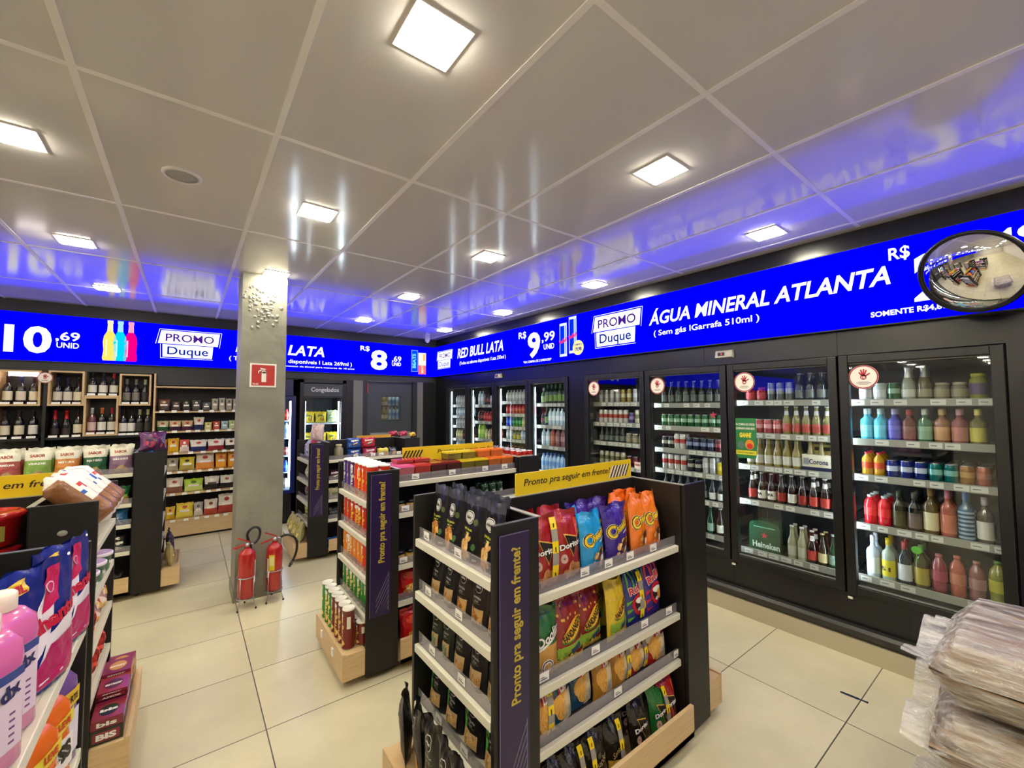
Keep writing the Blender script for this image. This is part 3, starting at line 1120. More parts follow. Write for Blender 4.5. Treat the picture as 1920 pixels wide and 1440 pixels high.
def art_fandangos(body):
    def art(b, f, w, h):
        rs = random.Random(4)
        for _ in range(9):
            b.ell(f, (rs.random() - 0.5) * 0.8 * w, (0.66 + 0.24 * rs.random()) * h, 0.03 * w, 0.022 * h, P(0xE7B04A), n=10, lift=0.001)
        b.ell(f, 0.06 * w, 0.49 * h, 0.40 * w, 0.10 * h, P(0x3d8b32), rot=0.55, lift=0.0010)
        b.ell(f, 0.05 * w, 0.515 * h, 0.39 * w, 0.10 * h, P(0xF0B92E), rot=0.55, lift=0.0022)
        b.text(f, 'FANDANGOS', 0.05 * w, 0.515 * h, P(0x2a1408), w=0.72 * w, h=0.10 * h, rot=0.55, off=0.045, lift=0.0034)
        b.poly(f, [(-0.42 * w, 0.27 * h), (0.0, 0.31 * h), (0.42 * w, 0.37 * h), (0.42 * w, 0.20 * h), (0.0, 0.17 * h), (-0.42 * w, 0.13 * h)], P(0x94B43A), 0.0012, k=5)
        b.poly(f, [(-0.05 * w, 0.22 * h), (0.25 * w, 0.30 * h), (0.30 * w, 0.22 * h), (0.05 * w, 0.12 * h)], P(0x2b4a63), 0.0024, k=5)
        chips(b, f, 0.0, 0.09 * h, 0.40 * w, 0.05 * h, (0xE3C23A, 0xD0A82C, 0xF0D860), 14, 6, 0.07 * w, 0.0016)
        chips(b, f, -0.28 * w, 0.18 * h, 0.12 * w, 0.09 * h, (0x6f9a2e, 0x88b040), 8, 2, 0.06 * w, 0.0018)
    return art


def art_ruffles(stripe):
    def art(b, f, w, h):
        S = P(stripe, 0.3)
        for k in range(5):
            u = (-0.42 + 0.2 * k) * w
            b.poly(f, [(u, 0.96 * h), (u + 0.09 * w, 0.96 * h), (u + 0.05 * w + 0.06 * w * (k % 2), 0.72 * h), (u + 0.01 * w, 0.66 * h)], S, 0.001, k=5)
        for k in range(3):
            b.poly(f, [(-0.45 * w, (0.12 + 0.14 * k) * h), (-0.45 * w, (0.19 + 0.14 * k) * h), (-0.22 * w, (0.22 + 0.14 * k) * h)], S, 0.001, k=5)
        b.text(f, 'Ruffles', 0.04 * w, 0.70 * h, WT, w=0.84 * w, h=0.13 * h, rot=0.22, off=0.07, lift=0.0015)
        b.text(f, 'Ruffles', 0.04 * w, 0.70 * h, P(0xD02A3C, 0.3), w=0.82 * w, h=0.125 * h, rot=0.22, off=0.03, lift=0.003)
        b.ell(f, 0.03 * w, 0.40 * h, 0.34 * w, 0.20 * h, P(0x7a1220), lift=0.0012)
        b.ell(f, 0.03 * w, 0.40 * h, 0.32 * w, 0.19 * h, P(0xC22337, 0.25), lift=0.0020)
        b.ell(f, 0.04 * w, 0.41 * h, 0.25 * w, 0.125 * h, P(0x2a0a14), lift=0.0034)
        b.ell(f, 0.02 * w, 0.475 * h, 0.21 * w, 0.055 * h, WT, lift=0.0044)
        b.ell(f, 0.02 * w, 0.32 * h, 0.15 * w, 0.035 * h, WT, lift=0.0044)
        b.ell(f, 0.18 * w, 0.37 * h, 0.20 * w, 0.085 * h, P(0xEDB42A, 0.35), rot=-0.5, lift=0.0056)
    return art


def art_lays(dark):
    def art(b, f, w, h):
        chips(b, f, -0.08 * w, 0.50 * h, 0.16 * w, 0.18 * h, (0xE3A94A, 0xD69A3C, 0xEDBB62), 10, 3, 0.22 * w, 0.0008)
        b.rect(f, 0.0, 0.08 * h, 0.40 * w, 0.66 * h, P(0xD9C7A0, 0.4), 4, 5, 0.0018)
        b.rect(f, 0.02 * w, 0.20 * h, 0.36 * w, 0.40 * h, P(0xC2B894, 0.4), 3, 3, 0.0026)
        b.poly(f, [(-0.22 * w, 0.66 * h), (0.30 * w, 0.76 * h), (0.44 * w, 0.92 * h), (-0.10 * w, 0.90 * h)], P(0xC22A24, 0.35), 0.003, k=5)
        b.text(f, "Lay's", 0.10 * w, 0.80 * h, WT, w=0.50 * w, h=0.15 * h, rot=0.22, off=0.04, shear=0.15, lift=0.0042)
        for k in range(4):
            b.rect(f, 0.05 * w, (0.22 + 0.04 * k) * h, 0.30 * w, (0.232 + 0.04 * k) * h, P(0x6d7f8c), 2, 1, 0.0036)
    return art


def art_sensations(b, f, w, h):
    b.text(f, 'Sensações', 0.03 * w, 0.50 * h, P(0xC8B37A, 0.4), w=0.70 * w, h=0.10 * h, rot=0.35, shear=0.3, off=0.0, lift=0.0018)
    b.ell(f, 0.05 * w, 0.62 * h, 0.08 * w, 0.05 * h, P(0x554a30), lift=0.001)
    b.poly(f, [(-0.45 * w, 0.36 * h), (0.1 * w, 0.30 * h), (0.45 * w, 0.38 * h), (0.45 * w, 0.06 * h), (-0.45 * w, 0.05 * h)], P(0xC9A23A, 0.4), 0.001, k=5)
    chips(b, f, 0.05 * w, 0.18 * h, 0.34 * w, 0.09 * h, (0xD8B14C, 0xB88A30, 0xE8CC70), 14, 8, 0.13 * w, 0.0018)


def art_pooki(b, f, w, h):
    b.poly(f, [(-0.48 * w, 0.40 * h), (0.48 * w, 0.62 * h), (0.48 * w, 0.58 * h), (-0.48 * w, 0.36 * h)], WT, 0.0016, k=5)
    outline_text(b, f, 'Doolin', 0.08 * w, 0.60 * h, WT, P(0x123d24), 0.82 * w, 0.13 * h, rot=0.30, lift=0.0018)
    for r, m, l in ((0.20, WT, 0.002), (0.175, K0, 0.003), (0.15, WT, 0.004), (0.11, P(0xC99B52), 0.005)):
        b.ell(f, 0.02 * w, 0.16 * h, r * w, r * w * 0.9, m, lift=l)


def art_nuts(word, nutc, sub, label='#E', yellow=True, green=None, seed=1, win=False):
    def art(b, f, w, h):
        TX = P(0xC9CF3A, 0.45) if yellow else P(0xB9B6A8, 0.45)
        cy = 0.66 if not win else 0.72
        b.ell(f, 0.0, cy * h, 0.20 * w, 0.105 * h, WT, lift=0.001)
        b.ell(f, 0.0, cy * h, 0.185 * w, 0.095 * h, K0, lift=0.002)
        b.ell(f, 0.0, cy * h, 0.165 * w, 0.084 * h, P(0xC9C7C0, 0.4) if yellow else K0, lift=0.003)
        b.text(f, 'Alibec', 0.0, (cy + 0.005) * h, K0 if yellow else WT, w=0.27 * w, h=0.045 * h, off=0.02, lift=0.004)
        b.text(f, word, 0.0, (cy - 0.175) * h, TX, w=0.42 * w, h=0.042 * h, off=0.01, lift=0.0016)
        b.text(f, sub, 0.0, (cy - 0.235) * h, TX, w=0.22 * w, h=0.028 * h, off=0.01, lift=0.0016)
        b.rect(f, -0.2 * w, (cy - 0.275) * h, 0.2 * w, (cy - 0.268) * h, P(0x8f8f60), 3, 1, 0.0012)
        if win:
            b.rect(f, -0.40 * w, 0.10 * h, 0.34 * w, 0.36 * h, P(0xC9A878, 0.3), 5, 3, 0.0012)
            chips(b, f, -0.02 * w, 0.22 * h, 0.30 * w, 0.09 * h, nutc, 16, seed, 0.10 * w, 0.002)
        else:
            chips(b, f, -0.05 * w, 0.22 * h, 0.22 * w, 0.15 * h, nutc, 16, seed, 0.12 * w, 0.002)
            b.ell(f, 0.26 * w, 0.24 * h, 0.08 * w, 0.05 * h, P(0x3f6a34), rot=0.6, lift=0.0015)
            b.ell(f, 0.30 * w, (cy - 0.05) * h, 0.085 * w, 0.05 * h, P(0x4f5a2a), lift=0.001)
            b.text(f, '100g', 0.32 * w, 0.06 * h, WT, w=0.16 * w, h=0.03 * h, lift=0.0016)
        if green:
            G = P(green, 0.35)
            b.poly(f, [(-0.48 * w, 0.30 * h), (-0.25 * w, 0.34 * h), (-0.22 * w, 0.50 * h), (-0.46 * w, 0.56 * h)], G, 0.0018, k=5)
            b.ell(f, -0.33 * w, 0.70 * h, 0.12 * w, 0.14 * h, G, rot=0.3, lift=0.0018)
    return art


def put_bag(me, name, label, loc, rz=0.0, lean=0.10, cat='bag of chips', group=None, j=0.06, sc=None):
    r = random.Random(str(loc))
    if sc is None and cat == 'bag of chips':
        sc = (0.93, 0.90, 1.0) if name != 'potato_chip_bag' else (0.80, 0.85, 1.04)
    return put(me, name, loc, rz + r.uniform(-j, j), label, cat, group, rx=-lean, ry=r.uniform(-0.02, 0.02), sc=sc)


def band_strip(o, h, d, u=0.25, w=0.2):
    """yellow promotional tape hanging down the front of a bag, part of that bag"""
    b = MB()
    Yt = P(0xF2D21A, 0.35)
    cl = P(0x9a958a, 0.3)
    n = 10
    for k in range(n):
        z0, z1 = h * (0.95 - 0.80 * k / n), h * (0.95 - 0.80 * (k + 1) / n)
        y = lambda z: -(d / 2) * max(0.0, math.sin(PI * min(max(z / h, 0.0), 1.0))) ** 0.5 - 0.010
        m = Yt if k in (0, 1, 4, 5, 8, 9) else cl
        x = lambda z: u * w - 0.03 * (1 - z / h) * 0.3
        b.add([(x(z0) - 0.017, y(z0), z0), (x(z0) + 0.017, y(z0), z0), (x(z1) + 0.017, y(z1), z1), (x(z1) - 0.017, y(z1), z1)], [(0, 3, 2, 1)], m, True)
        if k in (1, 5, 9):
            zc = (z0 + z1) / 2
            b.add([(x(zc) - 0.003, y(zc) - 0.001, zc + 0.012), (x(zc) + 0.003, y(zc) - 0.001, zc + 0.012), (x(zc) + 0.003, y(zc) - 0.001, zc - 0.008), (x(zc) - 0.003, y(zc) - 0.001, zc - 0.008)], [(0, 3, 2, 1)], K0)
    c = bpy.data.objects.new('promo_tape', b.mesh('promo_tape'))
    COL.objects.link(c)
    c.parent = o
    c['label'] = 'yellow promotional tape'


# ---- the chip bags of the nearest gondola
RED = film(0xA01E1C)
REDL = film(0xD8452C)
M_DOR = bag(0.185, 0.285, 0.075, RED, art=art_triangle(REDL), seed=1).mesh('red_triangle_bag')
M_BLU = bag(0.185, 0.255, 0.075, film(0x1690CE), art=art_cheetos(0), seed=2).mesh('blue_puff_bag')
M_PUR = bag(0.19, 0.265, 0.075, film(0x3A2488), art=art_cheetos(0), seed=3).mesh('purple_puff_bag')
M_ORA = bag(0.165, 0.285, 0.07, film(0xEC7A22), art=art_cheetos(0), seed=4).mesh('orange_puff_bag')
M_FAN = bag(0.185, 0.265, 0.075, film(0x8E2420), art=art_fandangos(0), seed=5, bands=((0.0, 0.13, film(0xD9B83A)),)).mesh('maroon_corn_bag')
M_FAY = bag(0.175, 0.255, 0.07, film(0xDDBE2C), art=art_fandangos(0), seed=6).mesh('yellow_corn_bag')
M_RFG = bag(0.175, 0.26, 0.07, film(0x26307E), art=art_ruffles(0x5DA534), seed=7).mesh('green_stripe_bag')
M_RFR = bag(0.18, 0.28, 0.07, film(0x3A2A86), art=art_ruffles(0xC22336), seed=8).mesh('red_stripe_bag')
M_GRN = bag(0.17, 0.265, 0.07, film(0x2A6A34), art=art_pooki, seed=9, bands=((0.0, 0.45, film(0xC99848)),)).mesh('green_gold_bag')
M_LYB = bag(0.17, 0.215, 0.075, film(0x1E4A66), art=art_lays(0), seed=10).mesh('blue_potato_bag')
M_LYG = bag(0.16, 0.19, 0.075, film(0xB98432), art=art_lays(0), seed=11).mesh('brown_potato_bag')
M_LYW = bag(0.21, 0.20, 0.08, film(0xB3221E), art=art_lays(0), seed=12, bands=((0.55, 0.8, film(0xE8E2CE), -0.5, 0.1),)).mesh('red_potato_bag')
M_BLK = bag(0.185, 0.225, 0.075, film(0x1B1712), art=art_sensations, seed=13).mesh('black_gold_bag')
M_DOB = bag(0.17, 0.24, 0.07, film(0x14120f), art=art_triangle(film(0x2a2624)), seed=14).mesh('black_triangle_bag')
M_DOG = bag(0.175, 0.235, 0.07, film(0x1F6A2E), art=art_triangle(film(0x2f8a3e)), seed=15).mesh('green_triangle_bag')

yb1 = 1.286
SH1 = 0.928
put_bag(M_DOR, 'chip_bag', 'dark red chip bag partly hidden by the slogan panel, taped in yellow', (1.139, yb1, SH1), lean=0.10)
band_strip(bpy.data.objects['chip_bag'], 0.285, 0.075, 0.28, 0.185)
put_bag(M_DOR, 'chip_bag', 'dark red chip bag with black triangle, beside the blue bag', (1.280, yb1 + 0.005, SH1), lean=0.10)
put_bag(M_BLU, 'puff_snack_bag', 'bright blue snack bag with yellow lettering on the top chip shelf', (1.435, yb1, SH1), rz=0.12)
put_bag(M_PUR, 'puff_snack_bag', 'purple snack bag with yellow lettering on the top chip shelf', (1.608, yb1 + 0.005, SH1), rz=0.08)
put_bag(M_ORA, 'puff_snack_bag', 'orange snack bag touching the purple bag on the top chip shelf', (1.775, yb1 + 0.005, SH1), rz=0.12)
put_bag(M_ORA, 'puff_snack_bag', 'orange snack bag at the end of the top chip shelf, by the black panel', (1.885, yb1, SH1), rz=0.10, lean=0.14)
yb2 = yb1 + 0.088
put_bag(M_DOR, 'chip_bag', 'red and orange chip bag behind the dark red ones', (1.145, yb2, SH1 + 0.005), rz=0.3, sc=(0.84, 0.8, 1.0))
put_bag(M_DOR, 'chip_bag', 'dark red chip bag in the second row of the top shelf', (1.282, yb2 + 0.01, SH1), rz=0.05, sc=(0.84, 0.8, 1.0))
put_bag(M_BLU, 'puff_snack_bag', 'blue snack bag behind the front blue bag', (1.401, yb2, SH1 + 0.03), rz=0.25, sc=(0.84, 0.8, 1.0))
put_bag(M_PUR, 'puff_snack_bag', 'purple snack bag peeping out behind the blue bag', (1.509, yb2 + 0.05, SH1 + 0.005), sc=(0.84, 0.8, 1.0))
put_bag(M_PUR, 'puff_snack_bag', 'purple snack bag in the second row behind the front purple bag', (1.627, yb2 + 0.055, SH1 + 0.01), rz=-0.1, sc=(0.84, 0.8, 1.0))
put_bag(M_ORA, 'puff_snack_bag', 'orange snack bag in the second row over the purple bag', (1.735, yb2, SH1 + 0.02), rz=0.15, sc=(0.84, 0.8, 1.0))
put_bag(M_ORA, 'puff_snack_bag', 'orange snack bag in the back row, highest of the pile', (1.805, yb2 + 0.035, SH1 + 0.03), rz=0.1, sc=(0.84, 0.8, 1.0))
put_bag(M_ORA, 'puff_snack_bag', 'orange snack bag tucked behind the end orange bag', (1.883, yb2 + 0.02, SH1 + 0.015), rz=0.2, sc=(0.84, 0.8, 1.0))

SH2 = 0.595
put_bag(M_GRN, 'chip_bag', 'green and gold chip bag half hidden by the slogan panel', (1.134, yb1 - 0.005, SH2 - 0.01), lean=0.06)
put_bag(M_FAN, 'corn_snack_bag', 'maroon corn snack bag next to the green and gold bag', (1.280, yb1, SH2 - 0.01))
put_bag(M_FAN, 'corn_snack_bag', 'maroon corn snack bag next to the yellow bag', (1.432, yb1 + 0.03, SH2 - 0.01), sc=(0.95, 1, 0.95))
put_bag(M_FAY, 'corn_snack_bag', 'yellow corn snack bag on the second chip shelf', (1.591, yb1, SH2), rz=0.08)
o = put_bag(M_RFG, 'ridged_chip_bag', 'navy and green ridged chip bag with red lips, taped in yellow', (1.748, yb1 + 0.01, SH2), rz=0.05)
band_strip(o, 0.26, 0.07, 0.12, 0.175)
put_bag(M_RFR, 'ridged_chip_bag', 'navy and red ridged chip bag with red lips, by the end panel', (1.898, yb1 + 0.02, SH2), rz=0.10)
put_bag(M_FAN, 'corn_snack_bag', 'maroon corn snack bag in the second row of the second shelf', (1.244, yb2 + 0.02, SH2 + 0.01), rz=-0.2, sc=(0.84, 0.8, 1.0))
put_bag(M_FAY, 'corn_snack_bag', 'yellow snack bag lying behind the maroon corn bags', (1.421, yb2 + 0.03, SH2 + 0.02), rz=0.5, sc=(0.84, 0.8, 1.0))
put_bag(M_FAY, 'corn_snack_bag', 'yellow snack bag in the second row behind the front yellow one', (1.559, yb2 + 0.03, SH2 + 0.02), rz=-0.3, sc=(0.84, 0.8, 1.0))
put_bag(M_RFG, 'ridged_chip_bag', 'navy and green ridged chip bag in the second row', (1.686, yb2 + 0.03, SH2 + 0.01), sc=(0.84, 0.8, 1.0))
put_bag(M_RFR, 'ridged_chip_bag', 'navy and red ridged chip bag in the second row', (1.873, yb2 + 0.04, SH2 + 0.01), sc=(0.84, 0.8, 1.0))

SH3 = 0.368
o = put_bag(M_LYG, 'potato_chip_bag', 'gold potato chip bag half hidden by the slogan panel, third shelf', (1.130, yb1 - 0.01, SH3 - 0.01))
band_strip(o, 0.19, 0.075, 0.15, 0.16)
put_bag(M_LYB, 'potato_chip_bag', 'dark blue potato chip bag with red logo, nearest the slogan panel', (1.228, yb1, SH3 - 0.005))
put_bag(M_LYB, 'potato_chip_bag', 'dark blue potato chip bag beside the gold brown ones', (1.367, yb1 + 0.02, SH3))
put_bag(M_LYG, 'potato_chip_bag', 'gold brown potato chip bag right after the dark blue ones', (1.495, yb1 + 0.005, SH3))
o = put_bag(M_LYG, 'potato_chip_bag', 'gold brown potato chip bag with yellow tape, third chip shelf', (1.618, yb1 + 0.01, SH3))
band_strip(o, 0.19, 0.075, 0.3, 0.16)
o = put_bag(M_LYW, 'potato_chip_bag', 'red potato chip bag with yellow tape, third chip shelf', (1.740, yb1 + 0.02, SH3), sc=(0.8, 1, 0.95))
band_strip(o, 0.19, 0.08, 0.28, 0.21)
put_bag(M_LYW, 'potato_chip_bag', 'red and white potato chip bag by the end panel, third shelf', (1.893, yb1 + 0.01, SH3))

SH4 = 0.085
yb4 = 1.225
for x, lab, me, tape in ((1.15, 'black and gold chip bag at the panel end of the bottom tray', M_BLK, 0),
                         (1.245, 'black and gold chip bag with a handwritten S, bottom tray', M_BLK, 0.3),
                         (1.375, 'black and gold chip bag with slanted yellow tape, bottom tray', M_BLK, -0.2),
                         (1.505, 'black and gold chip bag with upright yellow tape, bottom tray', M_BLK, 0.1),
                         (1.672, 'black chip bag with white lettering in the bottom tray', M_DOB, 0),
                         (1.825, 'green chip bag with yellow tape in the bottom tray', M_DOG, 0.3),
                         (1.905, 'red chip bag at the far end of the bottom tray', M_DOR, 0)):
    o = put_bag(me, 'chip_bag', lab, (x, yb4, SH4), lean=0.16, sc=(0.72, 0.8, 0.88) if me is M_DOR else (0.74, 0.85, 1.0))
    if tape:
        band_strip(o, 0.225, 0.075, tape, 0.18)
for x, me, lab in ((1.30, M_BLK, 'black and gold chip bag in the second row of the tray, panel end'), (1.50, M_BLK, 'black and gold chip bag in the second row of the tray, middle'), (1.72, M_DOB, 'black chip bag in the second row of the tray')):
    put_bag(me, 'chip_bag', lab, (x, yb4 + 0.11, SH4), lean=0.12)

# ---- black nut pouches on the gondola's end shelves (facing -x)
NUT1, NUT2 = (0xC98B3C, 0xE0AC5A, 0xA86A28), (0xD9A95C, 0xE8C484, 0xB98848)
KF = P(0x121214, 0.3, bump=0.2, bscale=30, spec=0.5)
ZIP = P(0x3d3f48, 0.25)
M_NW = bag(0.19, 0.262, 0.075, KF, art=art_nuts('Walnuts', NUT2, 'RAW', seed=3), style='pouch', bands=((0.84, 1.0, ZIP),), seed=21).mesh('walnut_pouch')
M_NP = bag(0.18, 0.262, 0.075, KF, art=art_nuts('Noz pecan', NUT1, 'MIX', seed=6), style='pouch', bands=((0.84, 1.0, ZIP),), seed=22).mesh('pecan_pouch')
M_NA = bag(0.135, 0.21, 0.07, KF, art=art_nuts('castanha', NUT2, 'de caju', yellow=False, win=True, seed=2), style='pouch', seed=23).mesh('cashew_pouch')
M_NB = bag(0.135, 0.215, 0.07, P(0x2a211a, 0.28, bump=0.2, bscale=30), art=art_nuts('amêndoa', NUT1, 'do mix', yellow=False, win=True, seed=4), style='pouch', seed=24).mesh('almond_pouch')
M_NG = bag(0.135, 0.205, 0.07, KF, art=art_nuts('castanha', NUT2, 'do pará', yellow=False, win=True, green=0x4FA838, seed=5), style='pouch', seed=25).mesh('green_nut_pouch')
M_NGG = bag(0.11, 0.20, 0.06, P(0x20261e, 0.3), art=art_nuts('pistache', (0x6f8a5a, 0x88a070), 'mix', yellow=False, win=True, green=0x55603a, seed=7), style='pouch', seed=26).mesh('pistachio_pouch')
RZ = -PI / 2
xe = 0.912


def nuts(z, items, depth=0.0, k=0.80):
    for (y, me, lab) in items:
        put_bag(me, 'nut_pouch', lab, (xe + depth, y, z), rz=RZ, lean=0.04, cat='bag of nuts', j=0.03, sc=(k, 0.80, 0.98))


nuts(1.035, ((1.712, M_NP, 'black pecan pouch at the far end of the top end shelf'), (1.59, M_NP, 'black pecan pouch with white corner label, second from the far end'),
             (1.45, M_NW, 'black walnut pouch behind the nearest one on the top end shelf'), (1.31, M_NW, 'black walnut pouch nearest the slogan panel on the top end shelf')))
nuts(1.035, ((1.68, M_NP, 'black nut pouch in the second row of the top end shelf, far end'), (1.52, M_NW, 'black nut pouch in the second row of the top end shelf, middle'), (1.38, M_NW, 'black nut pouch in the second row of the top end shelf, near end')), 0.068)
nuts(0.805, ((1.725, M_NA, 'black cashew pouch at the far end of the second end shelf'), (1.612, M_NA, 'black cashew pouch second from the far end, second end shelf'), (1.499, M_NB, 'brown and black nut pouch in the middle of the second end shelf'),
             (1.386, M_NB, 'dark brown nut pouch second from the slogan panel, second end shelf'), (1.272, M_NB, 'crumpled dark nut pouch nearest the slogan panel, second end shelf')), k=0.85)
nuts(0.575, ((1.735, M_NGG, 'black pistachio pouch at the far end of the third end shelf'), (1.635, M_NGG, 'grey green pistachio pouch second from the far end'), (1.520, M_NA, 'black cashew pouch in the middle of the third end shelf'),
             (1.398, M_NA, 'black cashew pouch with crumpled top, third end shelf'), (1.275, M_NA, 'large black cashew pouch nearest the slogan panel, third end shelf')), k=0.86)
nuts(0.33, ((1.722, M_NG, 'black and green nut pouch at the far end of the fourth end shelf'), (1.577, M_NG, 'black and green nut pouch second from the far end, fourth shelf'), (1.430, M_NG, 'black and green nut pouch third from the far end, fourth shelf'),
            (1.283, M_NG, 'black and green nut pouch nearest the slogan panel, fourth shelf')), k=0.98)
M_BIG = bag(0.17, 0.275, 0.08, KF, art=art_nuts('mix', NUT1, 'nuts', yellow=False, win=True, seed=9), style='pillow', seed=28).mesh('tall_nut_bag')
for i, (x, y, rz, lab) in enumerate(((0.765, 1.72, RZ - 0.5, 'tall black nut bag sticking out over the aisle at the far tray corner'), (0.775, 1.61, RZ - 0.3, 'tall black nut bag second from the far tray corner'), (0.78, 1.50, RZ + 0.1, 'tall black nut bag in the middle of the low end tray'),
                                     (0.77, 1.37, RZ, 'tall black nut bag toward the near side of the low end tray'), (0.77, 1.26, RZ + 0.2, 'tall black nut bag at the near corner of the low end tray'))):
    put_bag(M_BIG, 'nut_bag', lab, (x, y, 0.207), rz=rz, lean=-0.05, cat='bag of nuts', sc=(0.72, 0.6, 1))

# red snack bags behind, on the far end of the same gondola and on the next gondola
M_RED = bag(0.20, 0.27, 0.09, film(0xC3161A), art=lambda b, f, w, h: (chips(b, f, 0.0, 0.30 * h, 0.3 * w, 0.16 * h, (0xE2A43C, 0xC98A2A, 0xF0C060, 0xE8D8B0), 24, 3, 0.09 * w), b.ell(f, 0, 0.72 * h, 0.3 * w, 0.1 * h, P(0xD8452C), lift=0.001)), seed=31).mesh('red_peanut_bag')
for k, (y, z) in enumerate(((1.33, 0.20), (1.56, 0.20))):
    put_bag(M_RED, 'snack_bag', ('red snack bag on the aisle tray beside the coolers, near side', 'red snack bag on the aisle tray beside the coolers, far side')[k], (2.278, y, z + 0.005), rz=PI / 2, lean=0.05, sc=(0.85, 0.85, 0.9))
i = 0
for z, zn in ((0.405, 'middle'), (0.085, 'lowest')):
    for k in range(5):
        put_bag(M_RED, 'snack_bag', 'large red snack bag, %s from the slogan panel, %s shelf of the tube gondola' % (ORD[k], zn), (1.21 + 0.18 * k, 2.715 if z > 0.2 else 2.66, z), lean=0.08, sc=(0.86, 0.9, 0.72 if z > 0.2 else 0.95))

# ------------------------------------------------------------------ crisp tubes on the end of the middle gondola
def tube_mesh(col, mark):
    b = MB()
    m = P(col, 0.3, coat=0.2)
    r = 0.0365
    b.lathe([(0.0005, 0.0, STEEL), (r, 0.0, STEEL), (r + 0.0008, 0.004, m), (r, 0.006, m), (r, 0.222, STEEL), (r + 0.0008, 0.224, WT), (r + 0.0012, 0.227, WT), (r + 0.0012, 0.233, WT), (r - 0.003, 0.2345, WT), (r - 0.004, 0.231, WT), (0.0005, 0.231, WT)], 20, (0, 0, 0), m)
    f = lambda u, v, l: ((r + l) * math.sin(u / r), -(r + l) * math.cos(u / r), v)
    b.text(f, 'Pringles', 0.002, 0.118, P(mark), w=0.135, h=0.026, rot=PI / 2, off=0.04, lift=0.0012)
    b.ell(f, 0.0, 0.196, 0.018, 0.014, WT, n=14, lift=0.0008)
    chips(b, f, 0.0, 0.035, 0.022, 0.018, (0xE2AC4C, 0xF0C870), 5, 3, 0.014, 0.0008)
    b.rect(f, 0.044, 0.12, 0.066, 0.19, P(0xE4DEC8), 3, 1, 0.0008)
    return b.mesh('crisp_tube')


TU = {k: tube_mesh(c, m) for k, c, m in (('purple', 0x43257A, 0xE8E0D0), ('red', 0xC8261C, 0xF2C640), ('scarlet', 0xDE3A1E, 0xF2C640), ('orange', 0xE8841C, 0xFFF0C0), ('green', 0x2F8A34, 0xF2E08A), ('brown', 0x6E1E18, 0xE8C070))}


def tube_row(y0, n, x, z, cols, shelf, row, pitch=0.080, sz=0.84):
    for k in range(n):
        c = cols[k]
        put(TU[c], 'crisp_tube', (x, y0 - pitch * k, z), rz=-PI / 2 + rnd.uniform(-0.5, 0.5), label='%s crisp tube, %s from the far end, %s row, %s' % (c, ORD[k], row, shelf), cat='crisp tube', group='crisp tubes on the gondola end', sc=(1, 1, sz))


ye = 3.175
R7 = ('purple', 'purple', 'purple', 'scarlet', 'scarlet', 'scarlet', 'scarlet')
for i, x in enumerate((0.945, 1.023)):
    tube_row(ye, 7, x, 1.045, R7, 'top shelf', ('front', 'second')[i], sz=1.0)
tube_row(ye, 7, 0.95, 0.815, ('red',) * 7, 'second shelf', 'front')
tube_row(ye, 7, 0.95, 0.585, ('orange',) * 5 + ('scarlet',) * 2, 'third shelf', 'front')
tube_row(ye, 7, 0.95, 0.355, ('green',) * 7, 'fourth shelf', 'front')
tube_row(ye - 0.0, 7, 0.812, 0.206, ('green',) * 3 + ('brown',) * 4, 'low tray', 'front', sz=1.0)
for k in range(7):
    put(TU['brown' if k > 3 else 'green'], 'crisp_tube', (0.893, ye - 0.01 - 0.0785 * k, 0.198), rz=-PI / 2, label='%s crisp tube, %s from the far end, second row, low tray' % ('brown' if k > 3 else 'green', ORD[k]), cat='crisp tube', group='crisp tubes on the gondola end')
for k, y in enumerate((3.06, 2.80)):
    b = MB()
    b.box(0.744, 0.752, y - 0.014, y + 0.014, 0.12, 0.165, TAGW)
    tag(b.build('hang_tag', loc=(0.748, y, 0.12)), 'small white tag on the wooden tray of the tubes, %s one' % ('farther', 'nearer')[k], 'tag')

# ------------------------------------------------------------------ plastic treat boxes on top of the middle gondola


def tray_mesh(body, rim, w=0.118, d=0.11, h=0.056):
    b = MB()
    m, r = P(body, 0.25, coat=0.4, bump=0.4, bscale=60), P(rim, 0.2, coat=0.5)
    b.lathe([(0.0005, 0), (0.68, 0), (0.70, 0.06), (0.74, 0.80)], 4, (0, 0, 0), m, smooth=False)
    o = [(p[0] * math.cos(PI / 4) - p[1] * math.sin(PI / 4), p[0] * math.sin(PI / 4) + p[1] * math.cos(PI / 4), p[2]) for p in b.v]
    b.v = [(p[0] * w * 0.93, p[1] * d * 0.93, p[2] * h) for p in o]
    b.box(-w / 2, w / 2, -d / 2, d / 2, h * 0.80, h * 0.88, r)
    b.box(-w * 0.44, w * 0.44, -d * 0.44, d * 0.44, h * 0.88, h, r)
    return b.mesh('treat_box')


